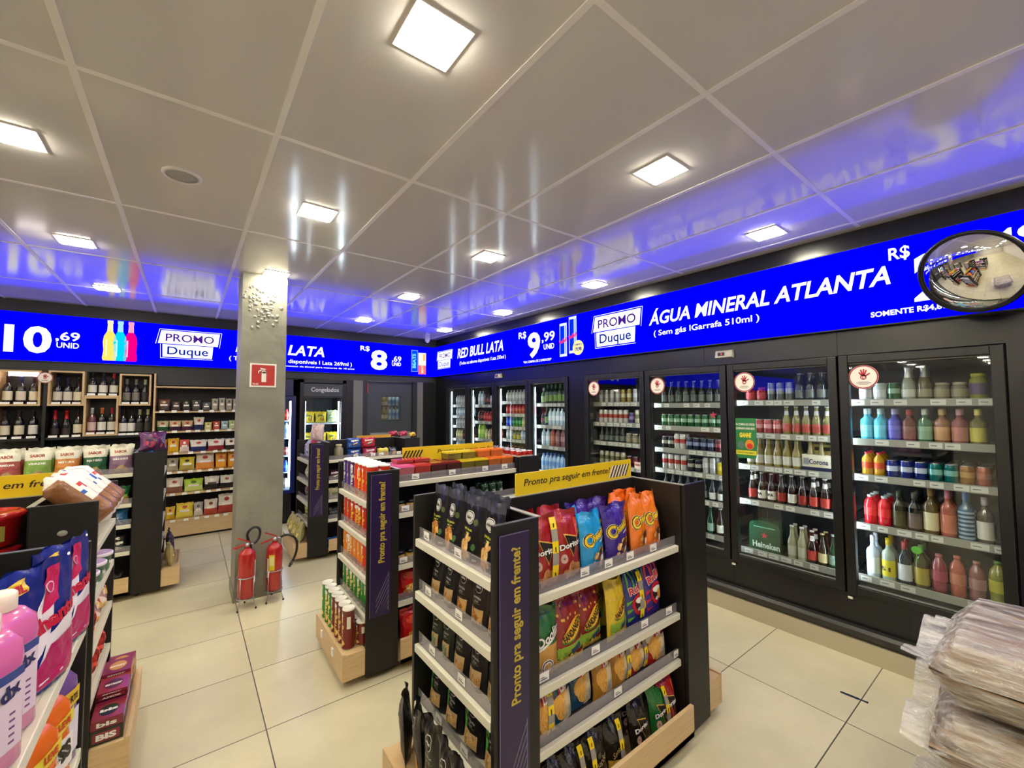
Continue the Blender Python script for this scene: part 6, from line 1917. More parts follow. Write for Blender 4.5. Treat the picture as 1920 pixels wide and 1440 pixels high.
def cooler(y0, y1, where, short, shelves, rows_of, ends=(False, False), strips=(True, False), sticker=False, depth_rows=2, power=1.0):
    """one glass door section; shelves: heights of the shelf tops, rows_of: for each shelf [(product, count, rows), ...] from left to right as seen"""
    t = thing('drink_cooler', (XW, (y0 + y1) / 2, 0), where, 'drink cooler', 'glass door drink coolers')
    zb, zt = 0.392, 1.99
    b = MB()
    xb = 4.28
    ya, yz = y0 + 0.0015, y1 - 0.0015
    b.box(xb - 0.02, xb, ya, yz, zb, zt, INNER)
    b.box(XW + 0.05, xb, ya, yz, zt - 0.02, zt, INNER)
    b.box(XW + 0.05, xb, ya, yz, zb, zb + 0.03, INNER)
    for on, y in ((ends[0], y0), (ends[1], y1 - 0.015)):
        if on:
            b.box(XW + 0.05, xb, y, y + 0.015, zb, zt, INNER)
    b.box(XW + 0.045, XW + 0.075, y1 - 0.03, yz, zb, zt, INNER)
    b.box(XW + 0.045, XW + 0.075, ya, y0 + 0.03, zb, zt, INNER)
    b.build('cabinet', t)
    g = 0.052
    fy0, fy1 = y0 + 0.006, y1 - 0.006
    b = MB()
    xa, xc = XW - 0.016, XW + 0.04
    b.box(xa, xc, fy0, fy0 + g, zb + 0.005, zt - 0.006, FRAME)
    b.box(xa, xc, fy1 - g, fy1, zb + 0.005, zt - 0.006, FRAME)
    b.box(xa, xc, fy0 + g, fy1 - g, zt - 0.006 - g, zt - 0.006, FRAME)
    b.box(xa, xc, fy0 + g, fy1 - g, zb + 0.005, zb + 0.005 + g, FRAME)
    IN = P(0x6a6a64, 0.3)
    b.box(XW - 0.004, XW + 0.02, fy0 + g, fy1 - g, zb + 0.005 + g, zb + 0.013 + g, IN)
    b.box(XW - 0.004, XW + 0.02, fy0 + g, fy1 - g, zt - 0.014 - g, zt - 0.006 - g, IN)
    d = b.build('door', t, bevel=0.004)
    b = MB()
    b.box(XW + 0.002, XW + 0.008, fy0 + g, fy1 - g, zb + 0.013 + g, zt - 0.014 - g, GLASS)
    b.build('glass_pane', d)
    b = MB()
    b.box(xa - 0.012, xa, y1 - 0.035, y1 - 0.010, zb - 0.03, zb - 0.018, P(0xE0DCC0, 0.4))
    b.build('hinge_clip', t)
    if sticker:
        hand_sticker(d, face_x(XW + 0.002), -(fy1 - g - 0.078), zt - 0.017 - g - 0.085, 0.080)
    for on, ys, sg in ((strips[0], y1 - (0.044 if y0 > 3.4 else 0.014), 1), (strips[1], y0 + 0.036, -1)):
        if on:
            b = MB()
            b.box(XW + 0.080, XW + 0.086, ys, ys + 0.0035, zb + 0.1, zt - 0.1, E(COOL, STRIP_POWER * power * (0.6 if y0 > 3.4 else 1.5)))
            b.build('led_strip', t)
    names = SHELF_N[len(shelves)]
    ps = random.Random(int(y0 * 1000))
    for i, z in enumerate(shelves):
        b = MB()
        for k in range(9):
            xx = 3.70 + 0.06 * k
            b.box(xx, xx + 0.006, y0 + 0.02, y1 - 0.02, z - 0.010, z - 0.002, P(0x30302e, 0.4))
        b.box(3.69, 4.25, y0 + 0.02, y0 + 0.026, z - 0.012, z - 0.002, P(0x30302e, 0.4))
        b.box(3.69, 4.25, y1 - 0.026, y1 - 0.02, z - 0.012, z - 0.002, P(0x30302e, 0.4))
        s = b.build('wire_shelf', t)
        b = MB()
        b.box(3.676, 3.690, y0 + 0.02, y1 - 0.02, z - 0.034, z + 0.012, RAILM)
        f = face_x(3.676)
        u = -(y1 - 0.05)
        while u < -(y0 + 0.09):
            wdt = ps.uniform(0.05, 0.075)
            if ps.random() < 0.75:
                b.rect(f, u, z - 0.028, u + wdt, z + 0.006, P(0xD8D6CC, 0.4), 1, 1, 0.001)
                b.rect(f, u + 0.008, z - 0.014, u + wdt * 0.6, z - 0.009, P(0x6a6a6a), 1, 1, 0.002)
            u += wdt + ps.uniform(0.005, 0.05)
        b.build('price_rail', s)
        run = rows_of[i]
        total = sum(r[1] * (PRODUCTS[r[0]][1] * 2 + 0.004) for r in run if r[0])
        total += sum(r[1] * 0.07 for r in run if r[0] is None)
        gaps = max(1, sum(r[1] for r in run if r[0]))
        span = (y1 - 0.066) - (y0 + 0.045)
        sl = max(0.0, (span - total) / gaps)
        sl = min(sl, 0.03)
        y = y1 - 0.066
        seen = {}
        for rr in run:
            key, n = rr[0], rr[1]
            depth = rr[2] if len(rr) > 2 else depth_rows
            if key is None:
                y -= n * 0.07
                continue
            me, r, nm, cat, desc = PRODUCTS[key]
            for k in range(n):
                y -= r * 2 + 0.004 + sl
                yc = y + r + sl / 2
                if yc < y0 + 0.03 + r:
                    break
                q = seen.get(key, 0)
                seen[key] = q + 1
                many = sum(x[1] for x in run if x[0] == key)
                hm = max(v.co.z for v in me.vertices)
                room = (shelves[i - 1] - 0.016 if i else zt - 0.03) - z - 0.006
                fit = (1, 1, room / hm) if hm > room else None
                for row in range(depth):
                    lab = desc + (', ' + ORD[q] + ' from left' if many > 1 else '') + ((', ' + ORD[row] + ' row') if depth > 1 else '') + ', ' + names[i] + ' shelf, ' + short
                    put(me, nm, (3.698 + r + row * (2 * r + 0.006), yc, z), rz=-PI / 2 + ps.uniform(-0.4, 0.4), label=lab, cat=cat, group='%ss in the %s, %s shelf' % (desc, short, names[i]), sc=fit)
    return t


L_ = 'cooler'
E4 = cooler(0.175, 0.932, 'glass door cooler at the right end, with liquor bottles and blue cans', 'rightmost cooler', (1.677, 1.408, 1.165, 0.835, 0.487), (
    [('j_white', 2), ('c_green', 1), ('w_champ_clear', 1), ('w_champ_silver', 1), ('j_jar', 2), ('j_boxy', 1), ('j_tin', 1), ('j_gold', 1)],
    [('l_aqua', 2), ('l_violet', 1), ('l_redbrown', 1), ('l_green', 1), ('l_peach', 1), ('l_rose', 1), ('l_yellow', 1), ('l_lime', 1), ('l_blueneck', 1)],
    [('s_yellowred', 2, 3), ('c_dblue', 3, 5), ('c_teal', 2, 5), ('c_bronze', 1, 4), ('c_salmon', 1, 4), ('c_mauve', 1, 1), ('c_aqua', 1, 1)],
    [('p_hotred', 2, 3), ('l_olive', 1), ('l_black', 1, 4), ('l_whisky', 1), ('l_pinkgin', 1), ('l_striped', 1), ('l_brownwhite', 1, 1), ('w_champ', 1, 1)],
    [('l_whiteglow', 1), ('l_fiftyone', 1), ('l_blackwhite', 1), ('l_amber', 1), ('p_magenta', 1, 1), ('p_coral', 1, 1), ('p_mauve', 1, 1), ('p_lemon', 1, 1)]),
    ends=(True, False), sticker=True, power=1.0)
E3 = cooler(0.932, 1.690, 'glass door cooler with the green promotional poster', 'poster cooler', (1.678, 1.414, 1.152, 0.868, 0.471), (
    [('j_red', 2, 1), ('c_grey', 3), ('b_dark', 4)],
    [('c_pink', 4), ('b_silverneck', 5, 1), ('l_violet', 1, 1)],
    [('b_corona', 6, 2), (None, 4)],
    [('b_whiteneck', 1), ('b_ipa', 2), ('b_brown_red', 1), ('b_brown_white', 1), ('b_brown_red', 1), ('b_whiteneck', 2), ('b_dark', 1)],
    [(None, 4), ('b_clear', 2), ('b_whiteneck', 1), ('b_cream', 1), ('b_green', 3)]), sticker=True, power=0.9)
E2 = cooler(1.690, 2.487, 'glass door cooler with rows of cans, third from the right end', 'third cooler from right', (1.659, 1.442, 1.228, 1.030, 0.794, 0.508), (
    [('b_dark', 9, 1)],
    [('c_green', 10, 1)],
    [('c_black', 2), ('c_white', 2), ('c_navy', 4), ('c_dred', 2), ('c_gold', 1)],
    [('c_white', 4), ('c_black', 2), ('c_silver', 2), ('c_yellow', 2)],
    [('b_dark', 6, 1), ('b_dark_white', 3, 1)],
    [('b_green', 6, 1), ('b_brown_white', 2, 1)]), sticker=True, power=0.55)
E1 = cooler(2.487, 3.284, 'glass door cooler left of the can rows, at the end of its bank', 'fourth cooler from right', (1.672, 1.451, 1.241, 0.994, 0.72), (
    [('c_silver', 4, 1), ('c_gold', 2, 1), ('c_silver', 3, 1)],
    [('c_white', 6, 1), ('c_purple', 1, 1), ('c_cream', 3, 1)],
    [('b_dark', 5, 1), ('j_jar', 4, 1)],
    [('c_cream', 5, 1), ('c_dred', 4, 1)],
    [('c_grey', 5, 1), ('c_gold', 4, 1)]), ends=(False, True), sticker=True, power=0.5)
D4 = cooler(3.535, 4.275, 'bright glass door cooler with water bottles, right one of the far bank', 'water cooler', (1.666, 1.384, 1.120, 0.80), (
    [('l_lime', 1, 1), ('g_green', 5, 1), ('g_clear', 2, 1)],
    [('p_dark', 1, 1), ('g_green', 1, 1), ('p_waterw', 6, 1), ('p_cream', 1, 1)],
    [('p_waterw', 2, 1), ('p_coral', 1, 1), ('p_mauve', 2, 1), ('p_waterw', 1, 1), ('p_magenta', 1, 1)],
    [('p_water', 9, 2)]), ends=(True, False), strips=(True, True), power=0.9)
D3 = cooler(4.275, 5.045, 'bright glass door cooler with red juice row in the far bank', 'red juice cooler', (1.70, 1.522, 1.340, 1.160, 0.90), (
    [('p_white', 9, 1)],
    [('p_red', 9, 1)],
    [('p_blue', 2, 1), ('p_green', 3, 1), ('p_cream', 3, 1), ('p_white', 1, 1)],
    [('p_white', 2, 1), ('s_yellowred', 0, 1), ('l_yellow', 2, 1), ('p_waterw', 4, 1)],
    [('p_dark', 8, 1)]), strips=(True, False), power=0.9)
D2 = cooler(5.045, 5.800, 'bright glass door cooler second from the room corner', 'cooler second from corner', (1.651, 1.394, 1.121, 0.86), (
    [('p_waterw', 2, 1), ('p_dark', 2, 1), ('c_silver', 4, 1)],
    [('p_dark', 2, 1), ('p_red', 3, 1), ('l_yellow', 2, 1), ('p_cream', 1, 1)],
    [('p_lime', 2, 1), ('p_cream', 2, 1), ('p_coral', 3, 1)],
    [('p_dark', 7, 1)]), strips=(True, False), power=0.9)
D1 = cooler(5.800, 6.500, 'bright glass door cooler closest to the room corner', 'corner cooler', (1.652, 1.469, 1.300, 1.078, 0.85), (
    [('p_white', 4, 1), ('p_coral', 1, 1), ('p_white', 3, 1)],
    [('p_waterw', 7, 1)],
    [('p_white', 7, 1)],
    [('p_cream', 3, 1), ('p_dark', 5, 1)],
    [('p_waterw', 7, 1)]), ends=(False, True), strips=(True, False), power=0.9)

# six-pack carton, keg pack and poster in the poster cooler
b = MB()
b.box(-0.115, 0.115, -0.07, 0.07, 0, 0.125, P(0xDAD2BC, 0.4))
b.box(-0.116, 0.116, -0.071, 0.071, 0, 0.035, P(0x22284A, 0.4))
f = face_y(-0.071)
b.text(f, 'Corona', -0.01, 0.075, P(0x22284A), w=0.12, h=0.035, off=0.02, lift=0.002)
b.text(f, 'Extra', -0.01, 0.047, P(0xE0D080), w=0.06, h=0.014, lift=0.002)
b.poly(f, [(0.07, 0.0), (0.105, 0.0), (0.10, 0.06), (0.09, 0.09), (0.08, 0.09), (0.075, 0.06)], P(0xC88A2A, 0.3), 0.003)
b.rect(f, -0.105, 0.05, -0.07, 0.10, P(0x8a8a90), 1, 1, 0.002)
b.box(-0.09, 0.09, -0.012, 0.012, 0.125, 0.20, P(0xB8A860, 0.4))
b.box(-0.05, 0.05, -0.0125, 0.0125, 0.155, 0.182, P(0x2a2618, 0.5))
for k in range(3):
    for yy in (-0.036, 0.036):
        b.lathe([(0.024, 0.12), (0.014, 0.17), (0.012, 0.235), (0.0005, 0.237)], 10, (-0.07 + 0.07 * k, yy, 0), glassy(0x9A8A5A))
put(b.mesh('beer_carton'), 'beer_carton', (3.775, 1.10, 1.152), rz=-PI / 2, label='white and navy six-pack carton of clear beer bottles, middle shelf of poster cooler', cat='beer carton')
b = MB()
pr = [(-0.11, 0.0), (0.11, 0.0), (0.115, 0.02), (0.115, 0.19), (0.10, 0.225), (0.04, 0.24), (-0.04, 0.24), (-0.10, 0.225), (-0.115, 0.19), (-0.115, 0.02)]
vs = [(p[0], y, p[1]) for y in (-0.06, 0.06) for p in pr]
n = len(pr)
GRN = P(0x1E4A30, 0.25, coat=0.5)
b.add(vs, [tuple(range(n)), tuple(range(2 * n - 1, n - 1, -1))] + [(i, n + i, n + (i + 1) % n, (i + 1) % n) for i in range(n)], GRN)
f = face_y(-0.06)
b.text(f, 'Heineken', 0.01, 0.05, P(0xC8D8CC), w=0.20, h=0.045, off=0.03, lift=0.002)
pts = [(0.0 + (0.028 if k % 2 == 0 else 0.012) * math.sin(k * PI / 5), 0.125 + (0.028 if k % 2 == 0 else 0.012) * math.cos(k * PI / 5)) for k in range(10)]
b.poly(f, pts, P(0xB8303A, 0.3), 0.002)
b.rect(f, -0.08, 0.185, 0.08, 0.192, P(0x5aa890), 1, 1, 0.002)
put(b.mesh('beer_pack'), 'beer_pack', (3.77, 1.50, 0.473), rz=-PI / 2, label='glowing green beer pack on the bottom shelf of the poster cooler', cat='beer pack')
b = MB()
PG = P(0x2A7A42, 0.4)
f = face_x(XW - 0.001)
uu0, uu1, vv0, vv1 = -1.640, -1.472, 1.225, 1.545
b.poly(f, [(uu0, vv0 + 0.045), (uu0 + 0.02, vv0), (uu1 - 0.01, vv0), (uu1, vv0 + 0.04), (uu1, vv1), (uu0, vv1)], PG, 0.001)
b.rect(f, uu0 + 0.004, vv0 + 0.028, uu1 - 0.004, vv0 + 0.062, P(0xD8CC2A, 0.4), 1, 1, 0.002)
um = (uu0 + uu1) / 2
for k, (tx, hh) in enumerate((('NA COMPRA DE 2 PACKS', 0.016), ('QUADRADO LONG NECK', 0.016))):
    b.text(f, tx, um, vv1 - 0.05 - 0.032 * k, P(0xE8E8D8), w=0.145, h=hh, off=0.03, shear=0.1, lift=0.002)
b.text(f, 'GANHE', um, vv1 - 0.135, P(0xE8D83A), w=0.09, h=0.034, off=0.05, shear=0.15, lift=0.002)
b.text(f, 'CONSULTE O REGULAMENTO', um, vv0 + 0.045, P(0x2a5a2a), w=0.13, h=0.010, off=0.02, lift=0.003)
b.ell(f, um - 0.038, vv0 + 0.105, 0.026, 0.032, P(0x5A7A6A, 0.4), lift=0.002)
b.ell(f, um + 0.030, vv0 + 0.110, 0.034, 0.040, P(0xD88A2A, 0.4), lift=0.002)
b.ell(f, um + 0.032, vv0 + 0.098, 0.022, 0.022, P(0xC8342A, 0.4), lift=0.003)
po = bpy.data.objects.new('promo_poster', b.mesh('promo_poster'))
COL.objects.link(po)
po.parent = E3
po.location = (-E3.location.x, -E3.location.y, 0)
po['label'] = 'green promotional poster'
b = MB()
f = face_x(XW + 0.001)
b.rect(f, -2.625, 1.02, -2.55, 1.085, P(0xE0D8CC, 0.4), 1, 1, 0.001)
b.text(f, 'PROIBIDO', -2.588, 1.058, P(0x9A2A24), w=0.06, h=0.016, off=0.04, lift=0.002)
st = bpy.data.objects.new('notice_sticker', b.mesh('notice_sticker'))
COL.objects.link(st)
st.parent = E1
st.location = (-E1.location.x, -E1.location.y, 0)
# red star decal and beer name on the can cooler glass
b = MB()
f = face_x(XW + 0.001)
pts = [(-1.815 + (0.035 if k % 2 == 0 else 0.014) * math.sin(k * PI / 5), 1.565 + (0.035 if k % 2 == 0 else 0.014) * math.cos(k * PI / 5)) for k in range(10)]
b.poly(f, pts, P(0xA83444, 0.4), 0.001)
st = bpy.data.objects.new('star_decal', b.mesh('star_decal'))
COL.objects.link(st)
st.parent = E2
st.location = (-E2.location.x, -E2.location.y, 0)
# green swing tag in the rightmost cooler
b = MB()
b.ell(face_x(3.668), -0.595, 0.735, 0.024, 0.024, P(0x5ABA3A, 0.4), lift=0.0)
b.box(3.668, 3.671, 0.592, 0.598, 0.66, 0.712, P(0x4A9A34, 0.4))
tag(b.build('shelf_tag', loc=(3.668, 0.595, 0.70)), 'round green shelf tag hanging in front of the amber bottle', 'tag')

# temperature displays above the coolers
for y, z, lab, lit in ((1.70, 2.075, 'small grey temperature display above the poster cooler', True), (4.93, 2.075, 'small grey temperature display above the red juice cooler', False)):
    t = thing('temperature_display', (XW - 0.02, y, z), lab, 'temperature display')
    b = MB()
    w = 0.075
    vs = [(XW, y - w, z - 0.035), (XW, y + w, z - 0.035), (XW, y + w, z + 0.035), (XW, y - w, z + 0.035), (XW - 0.04, y - w * 0.92, z - 0.028), (XW - 0.04, y + w * 0.92, z - 0.028), (XW - 0.025, y + w * 0.92, z + 0.03), (XW - 0.025, y - w * 0.92, z + 0.03)]
    b.add(vs, [(0, 1, 2, 3), (7, 6, 5, 4), (0, 4, 5, 1), (1, 5, 6, 2), (2, 6, 7, 3), (3, 7, 4, 0)], P(0xA8A6A0, 0.4))
    b.build('housing', t, bevel=0.003)
    b = MB()
    f = lambda u, v, l: (XW - 0.033 - l, -u, v)
    b.rect(f, -y - 0.042, z - 0.014, -y + 0.012, z + 0.014, P(0x16161A, 0.2), 1, 1, 0.006)
    b.text(f, '5' if lit else '3', -y - 0.012, z, E((1.0, 0.1, 0.1), 2.0), w=0.010, h=0.016, lift=0.009)
    b.rect(f, -y + 0.025, z - 0.015, -y + 0.06, z + 0.015, P(0xD8CFA0 if not lit else 0xB8B6B0, 0.4), 1, 1, 0.005)
    b.build('screen', t)

# ------------------------------------------------------------------ freezer, tall blue cooler
t = thing('upright_freezer', (1.645, 6.88, 0), 'tall black glass door freezer with yellow bags, beside the stock room door', 'freezer')
x0, x1 = 1.315, 1.975
yf = 6.86
b = MB()
b.box(x0, x0 + 0.05, yf, 7.5, 0.02, 2.05, BLACK)
b.box(x1 - 0.05, x1, yf, 7.5, 0.02, 2.05, BLACK)
b.box(x0, x1, yf, 7.5, 2.0, 2.05, BLACK)
b.box(x0, x1, yf, 7.5, 0.02, 0.35, BLACK)
b.box(x0, x1, 7.46, 7.5, 0.02, 2.05, P(0x303a48, 0.5))
b.build('cabinet', t)
b = MB()
b.box(x0 + 0.05, x1 - 0.05, yf + 0.004, yf + 0.02, 1.80, 1.985, P(0x3a3c40, 0.35))
f = face_y(yf + 0.004)
b.text(f, 'Congelados', (x0 + x1) / 2 + 0.02, 1.90, P(0xC8CCD0, 0.4), w=0.40, h=0.062, off=0.015, lift=0.002)
b.build('header', t)
b = MB()
for (a0, a1, c0, c1) in ((x0 + 0.045, x0 + 0.075, 0.36, 1.80), (x1 - 0.075, x1 - 0.045, 0.36, 1.80), (x0 + 0.075, x1 - 0.075, 0.36, 0.39), (x0 + 0.075, x1 - 0.075, 1.77, 1.80)):
    b.box(a0, a1, yf - 0.01, yf + 0.02, c0, c1, FRAME)
d = b.build('door', t)
b = MB()
b.box(x0 + 0.075, x1 - 0.075, yf + 0.004, yf + 0.008, 0.39, 1.77, GLASS)
b.build('glass_pane', d)
b = MB()
for xs_, ww in ((x1 - 0.11, 0.02), (x0 + 0.08, 0.008)):
    b.box(xs_, xs_ + ww, yf + 0.03, yf + 0.034, 0.45, 1.72, E(COOL, STRIP_POWER * 0.5))
b.build('led_strip', t)
FB = bag(0.22, 0.17, 0.09, P(0xD8C01E, 0.3, bump=0.4), art=lambda b, f, w, h: (b.text(f, 'pães', -0.1 * w, 0.65 * h, P(0x3a6a3a), w=0.45 * w, h=0.2 * h, off=0.04, lift=0.002), chips(b, f, 0.15 * w, 0.35 * h, 0.2 * w, 0.2 * h, (0x8a5a2a, 0x6a4420, 0xD8B060), 12, 3, 0.07 * w)), seed=120).mesh('frozen_bag')
FG = bag(0.22, 0.19, 0.09, P(0xB8C8A0, 0.3, bump=0.4), art=lambda b, f, w, h: chips(b, f, 0, 0.5 * h, 0.35 * w, 0.3 * h, (0x6a9a5a, 0xD8E0B0, 0xE8D050), 16, 3, 0.07 * w), seed=121).mesh('frozen_green_bag')
for z, zn in ((1.40, 'top'), (1.08, 'second'), (0.74, 'third')):
    b = MB()
    b.box(x0 + 0.05, x1 - 0.05, yf + 0.06, 7.44, z - 0.03, z - 0.01, P(0xC8D8E8, 0.4))
    b.build('shelf', t)
    for k in range(3):
        put_bag(FG if (k == 2 and z > 1.3) else FB, 'frozen_bag', '%s bag in the freezer, %s from its hinge side, %s shelf' % ('pale green' if (k == 2 and z > 1.3) else 'yellow', ORD[k], zn), (x0 + 0.155 + 0.175 * k, yf + 0.15, z - 0.008), cat='frozen food', j=0.02, sc=(0.76, 0.9, 1))
t = thing('upright_cooler', (1.1, 6.7, 0), 'tall blue lit cooler half hidden behind the concrete pillar', 'drink cooler')
x0, x1, yf = 0.72, 1.235, 6.72
b = MB()
b.box(x0, x0 + 0.04, yf, 7.3, 0.02, 2.03, BLACK)
b.box(x1 - 0.035, x1, yf, 7.3, 0.02, 2.03, BLACK)
b.box(x0, x1, yf, 7.3, 1.80, 2.03, P(0x10184a, 0.3))
b.box(x0, x1, yf, 7.3, 0.02, 0.42, BLACK)
b.box(x0, x1, 7.26, 7.3, 0.02, 2.03, P(0x22408a, 0.5))
b.build('cabinet', t)
b = MB()
for (a0, a1, c0, c1) in ((x0, x0 + 0.05, 0.42, 1.79), (x1 - 0.06, x1, 0.42, 1.79), (x0 + 0.05, x1 - 0.06, 0.42, 0.46), (x0 + 0.05, x1 - 0.06, 1.75, 1.79)):
    b.box(a0, a1, yf - 0.02, yf, c0, c1, P(0x141e5a, 0.3))
d = b.build('door', t)
b = MB()
b.box(x0 + 0.05, x1 - 0.06, yf - 0.012, yf - 0.008, 0.46, 1.75, GLASS)
b.build('glass_pane', d)
b = MB()
b.box(x1 - 0.075, x1 - 0.06, yf + 0.02, yf + 0.024, 0.5, 1.72, E(COOL, STRIP_POWER * 0.8))
b.build('led_strip', t)
for z, key, zn in ((1.45, 'p_red', 'top'), (1.20, 'p_water', 'second'), (0.95, 'c_pink', 'third'), (0.72, 'p_blue', 'fourth'), (0.48, 'c_silver', 'lowest')):
    b = MB()
    b.box(x0 + 0.04, x1 - 0.04, yf + 0.04, 7.24, z - 0.02, z - 0.004, P(0x9ab0d8, 0.4))
    b.build('shelf', t)
    me, r, nm, cat, desc = PRODUCTS[key]
    for k in range(4):
        put(me, nm, (x1 - 0.10 - 0.07 * k, yf + 0.08, z - 0.004), label='%s, %s from the right, %s shelf of the blue lit cooler' % (desc, ORD[k], zn), cat=cat, group='%ss in the blue lit cooler' % desc)

# stock visible through the door window
b = MB()
b.box(2.3, 3.3, 7.45, 7.80, 1.36, 1.39, P(0xB8B0A0, 0.5))
b.box(2.3, 2.34, 7.45, 7.80, 0.0, 1.36, STEEL)
b.box(3.26, 3.3, 7.45, 7.80, 0.0, 1.36, STEEL)
tag(b.build('stock_shelf', loc=(2.8, 7.62, 0)), 'pale stock room shelf seen through the door window', 'shelf')
for key, x, n, nm_ in (('b_corona', 2.66, 4, 'amber'), ('p_water', 2.95, 4, 'blue')):
    me, r, nm, cat, desc = PRODUCTS[key]
    for row in range(2):
        for k in range(n):
            put(me, nm, (x + 0.072 * k, 7.52, 1.39 + 0.0 + 0.237 * row * (1 if key == 'b_corona' else 0.96)), label='%s bottle in the stock room window, %s along, %s tier' % (nm_, ORD[k], ('lower', 'upper')[row]), cat=cat, group='stock room bottles')
t_l = bpy.data.lights.new('stock_room_lamp', 'AREA')
t_l.energy = 14
t_l.size = 0.5
t_l.color = (1.0, 0.93, 0.8)
lo = bpy.data.objects.new('stock_room_lamp', t_l)
lo.location = (2.8, 7.4, 2.78)
COL.objects.link(lo)

# ------------------------------------------------------------------ wine racks and snack bay on the back wall
YW = 6.82


def wood_frame(t, x0, x1, z0, z1, name='wood_box'):
    b = MB()
    w = 0.018
    b.box(x0, x1, YW, YW + 0.30, z0, z0 + w, WOOD)
    b.box(x0, x1, YW, YW + 0.30, z1 - w, z1, WOOD)
    b.box(x0, x0 + w, YW, YW + 0.30, z0 + w, z1 - w, WOOD)
    b.box(x1 - w, x1, YW, YW + 0.30, z0 + w, z1 - w, WOOD)
    b.box(x0, x1, YW + 0.29, YW + 0.30, z0, z1, BLACK)
    return b.build(name, t)


t = thing('wine_rack', (-0.80, YW, 0), 'black and pale wood wine rack with staggered boxes, under the back sign', 'wine rack')
b = MB()
b.box(-1.235, -0.345, YW + 0.31, YW + 0.34, 0, 2.06, BLACK)
b.box(-1.262, -1.236, YW - 0.01, YW + 0.31, 0, 2.06, BLACK)
b.box(-1.235, -0.345, YW + 0.01, YW + 0.31, 1.285, 1.312, BLACK)
b.box(-0.943, -0.652, YW + 0.005, YW + 0.31, 1.768, 1.784, WOOD)
b.box(-1.235, -0.345, YW + 0.02, YW + 0.31, 0.0, 0.9, BLACK)
b.build('carcass', t)
wood_frame(t, -1.232, -0.945, 1.665, 2.058)
wood_frame(t, -0.943, -0.652, 1.315, 1.766)
wood_frame(t, -0.650, -0.362, 1.665, 2.045)
t2 = thing('wine_rack', (-1.45, YW, 0), 'lit wine rack at the left edge of the photo', 'wine rack')
b = MB()
b.box(-1.66, -1.265, YW + 0.31, YW + 0.34, 0, 2.06, BLACK)
b.box(-1.66, -1.285, YW + 0.01, YW + 0.31, 1.285, 1.312, BLACK)
b.box(-1.66, -1.285, YW + 0.02, YW + 0.31, 0.0, 0.9, BLACK)
b.box(-1.63, -1.612, YW, YW + 0.3, 1.312, 1.66, WOOD)
b.build('carcass', t2)
wood_frame(t2, -1.612, -1.285, 1.665, 2.052)
b = MB()
b.box(-1.53, -1.31, YW + 0.03, YW + 0.055, 1.99, 2.03, E((1.0, 0.86, 0.84), 14.0))
b.build('light_tube', t2)
hand_sticker(t2, face_y(YW - 0.012), -1.253, 1.975, 0.06)

WINES = {}
for key, kw, d in (('red_cream', dict(shape='wine', glass=0x1a100e, label=0xE0D8BC, cap=0x2a1618), 'dark wine bottle with cream label'), ('red_white', dict(shape='wine', glass=0x141210, label=0xE4E0D6, cap=0x14141a), 'dark wine bottle with white label'),
                   ('red_blue', dict(shape='wine', glass=0x141016, label=0xD8D0C0, cap=0x20204a), 'dark wine bottle with beige label'), ('red_redcap', dict(shape='wine', glass=0x16120f, label=0xD8D4C8, cap=0x9A1E2A), 'dark wine bottle with red cap'),
                   ('black_grey', dict(shape='wine', glass=0x0e0e0e, label=0x7A746A, cap=0x7a7a78), 'black wine bottle with grey label'), ('champ_red', dict(shape='champagne', glass=0x1a1614, label=0x3a2a2a, foil=0x9A1622), 'dark sparkling bottle with red foil'),
                   ('black_plain', dict(shape='wine', glass=0x101010, label=0x2a2826, cap=0xB0A88A), 'black wine bottle with dark label'), ('rose', dict(shape='wine', glass=0x6a3a36, label=0xD8B8B0, cap=0xB8BCC0), 'wine bottle with pink label and silver cap'),
                   ('orange', dict(shape='wine', glass=0x1a1410, label=0xE8E4DA, cap=0xC86A32), 'wine bottle with white label and orange cap')):
    WINES[key] = (bottle(h=0.305, r=0.038, **kw), d)
for x0, x1, z, keys, where in (
    (-1.59, -1.30, 1.683, ('red_cream', 'red_blue', 'red_cream'), 'lit box'), (-1.60, -1.29, 1.312, ('red_cream', 'red_cream', 'red_white'), 'shelf under the lit box'),
    (-1.21, -0.965, 1.683, ('red_blue', 'red_blue', 'red_cream'), 'upper box by the black post'), (-1.225, -0.95, 1.312, ('champ_red', 'champ_red', 'red_cream'), 'shelf beside the black post'),
    (-0.935, -0.66, 1.784, ('red_white', 'red_white', 'red_redcap'), 'open shelf between wooden boxes'), (-0.925, -0.67, 1.333, ('rose', 'orange', 'red_redcap'), 'lower wooden box'),
    (-0.632, -0.38, 1.683, ('black_grey', 'black_grey', 'black_plain'), 'right wooden box'), (-0.648, -0.350, 1.312, ('red_white', 'red_white', 'black_plain', 'black_plain'), 'shelf under the right box')):
    n = len(keys)
    for k, key in enumerate(keys):
        me, d = WINES[key]
        x = x0 + (k + 0.5) * (x1 - x0) / n
        sc = 0.86 if z > 1.75 else 1.0
        put(me, 'wine_bottle', (x, YW + 0.09, z), label='%s, %s on the %s' % (d, ORD[k], where), cat='wine bottle', sc=(sc if n > 3 else 1, sc if n > 3 else 1, sc))
        b = MB()
        b.quad((x - 0.035, YW + 0.012, z + 0.001), (x + 0.035, YW + 0.012, z + 0.001), (x + 0.035, YW + 0.017, z + 0.024), (x - 0.035, YW + 0.017, z + 0.024), TAGW)
        o = b.build('price_tag', t2 if x < -1.27 else t)

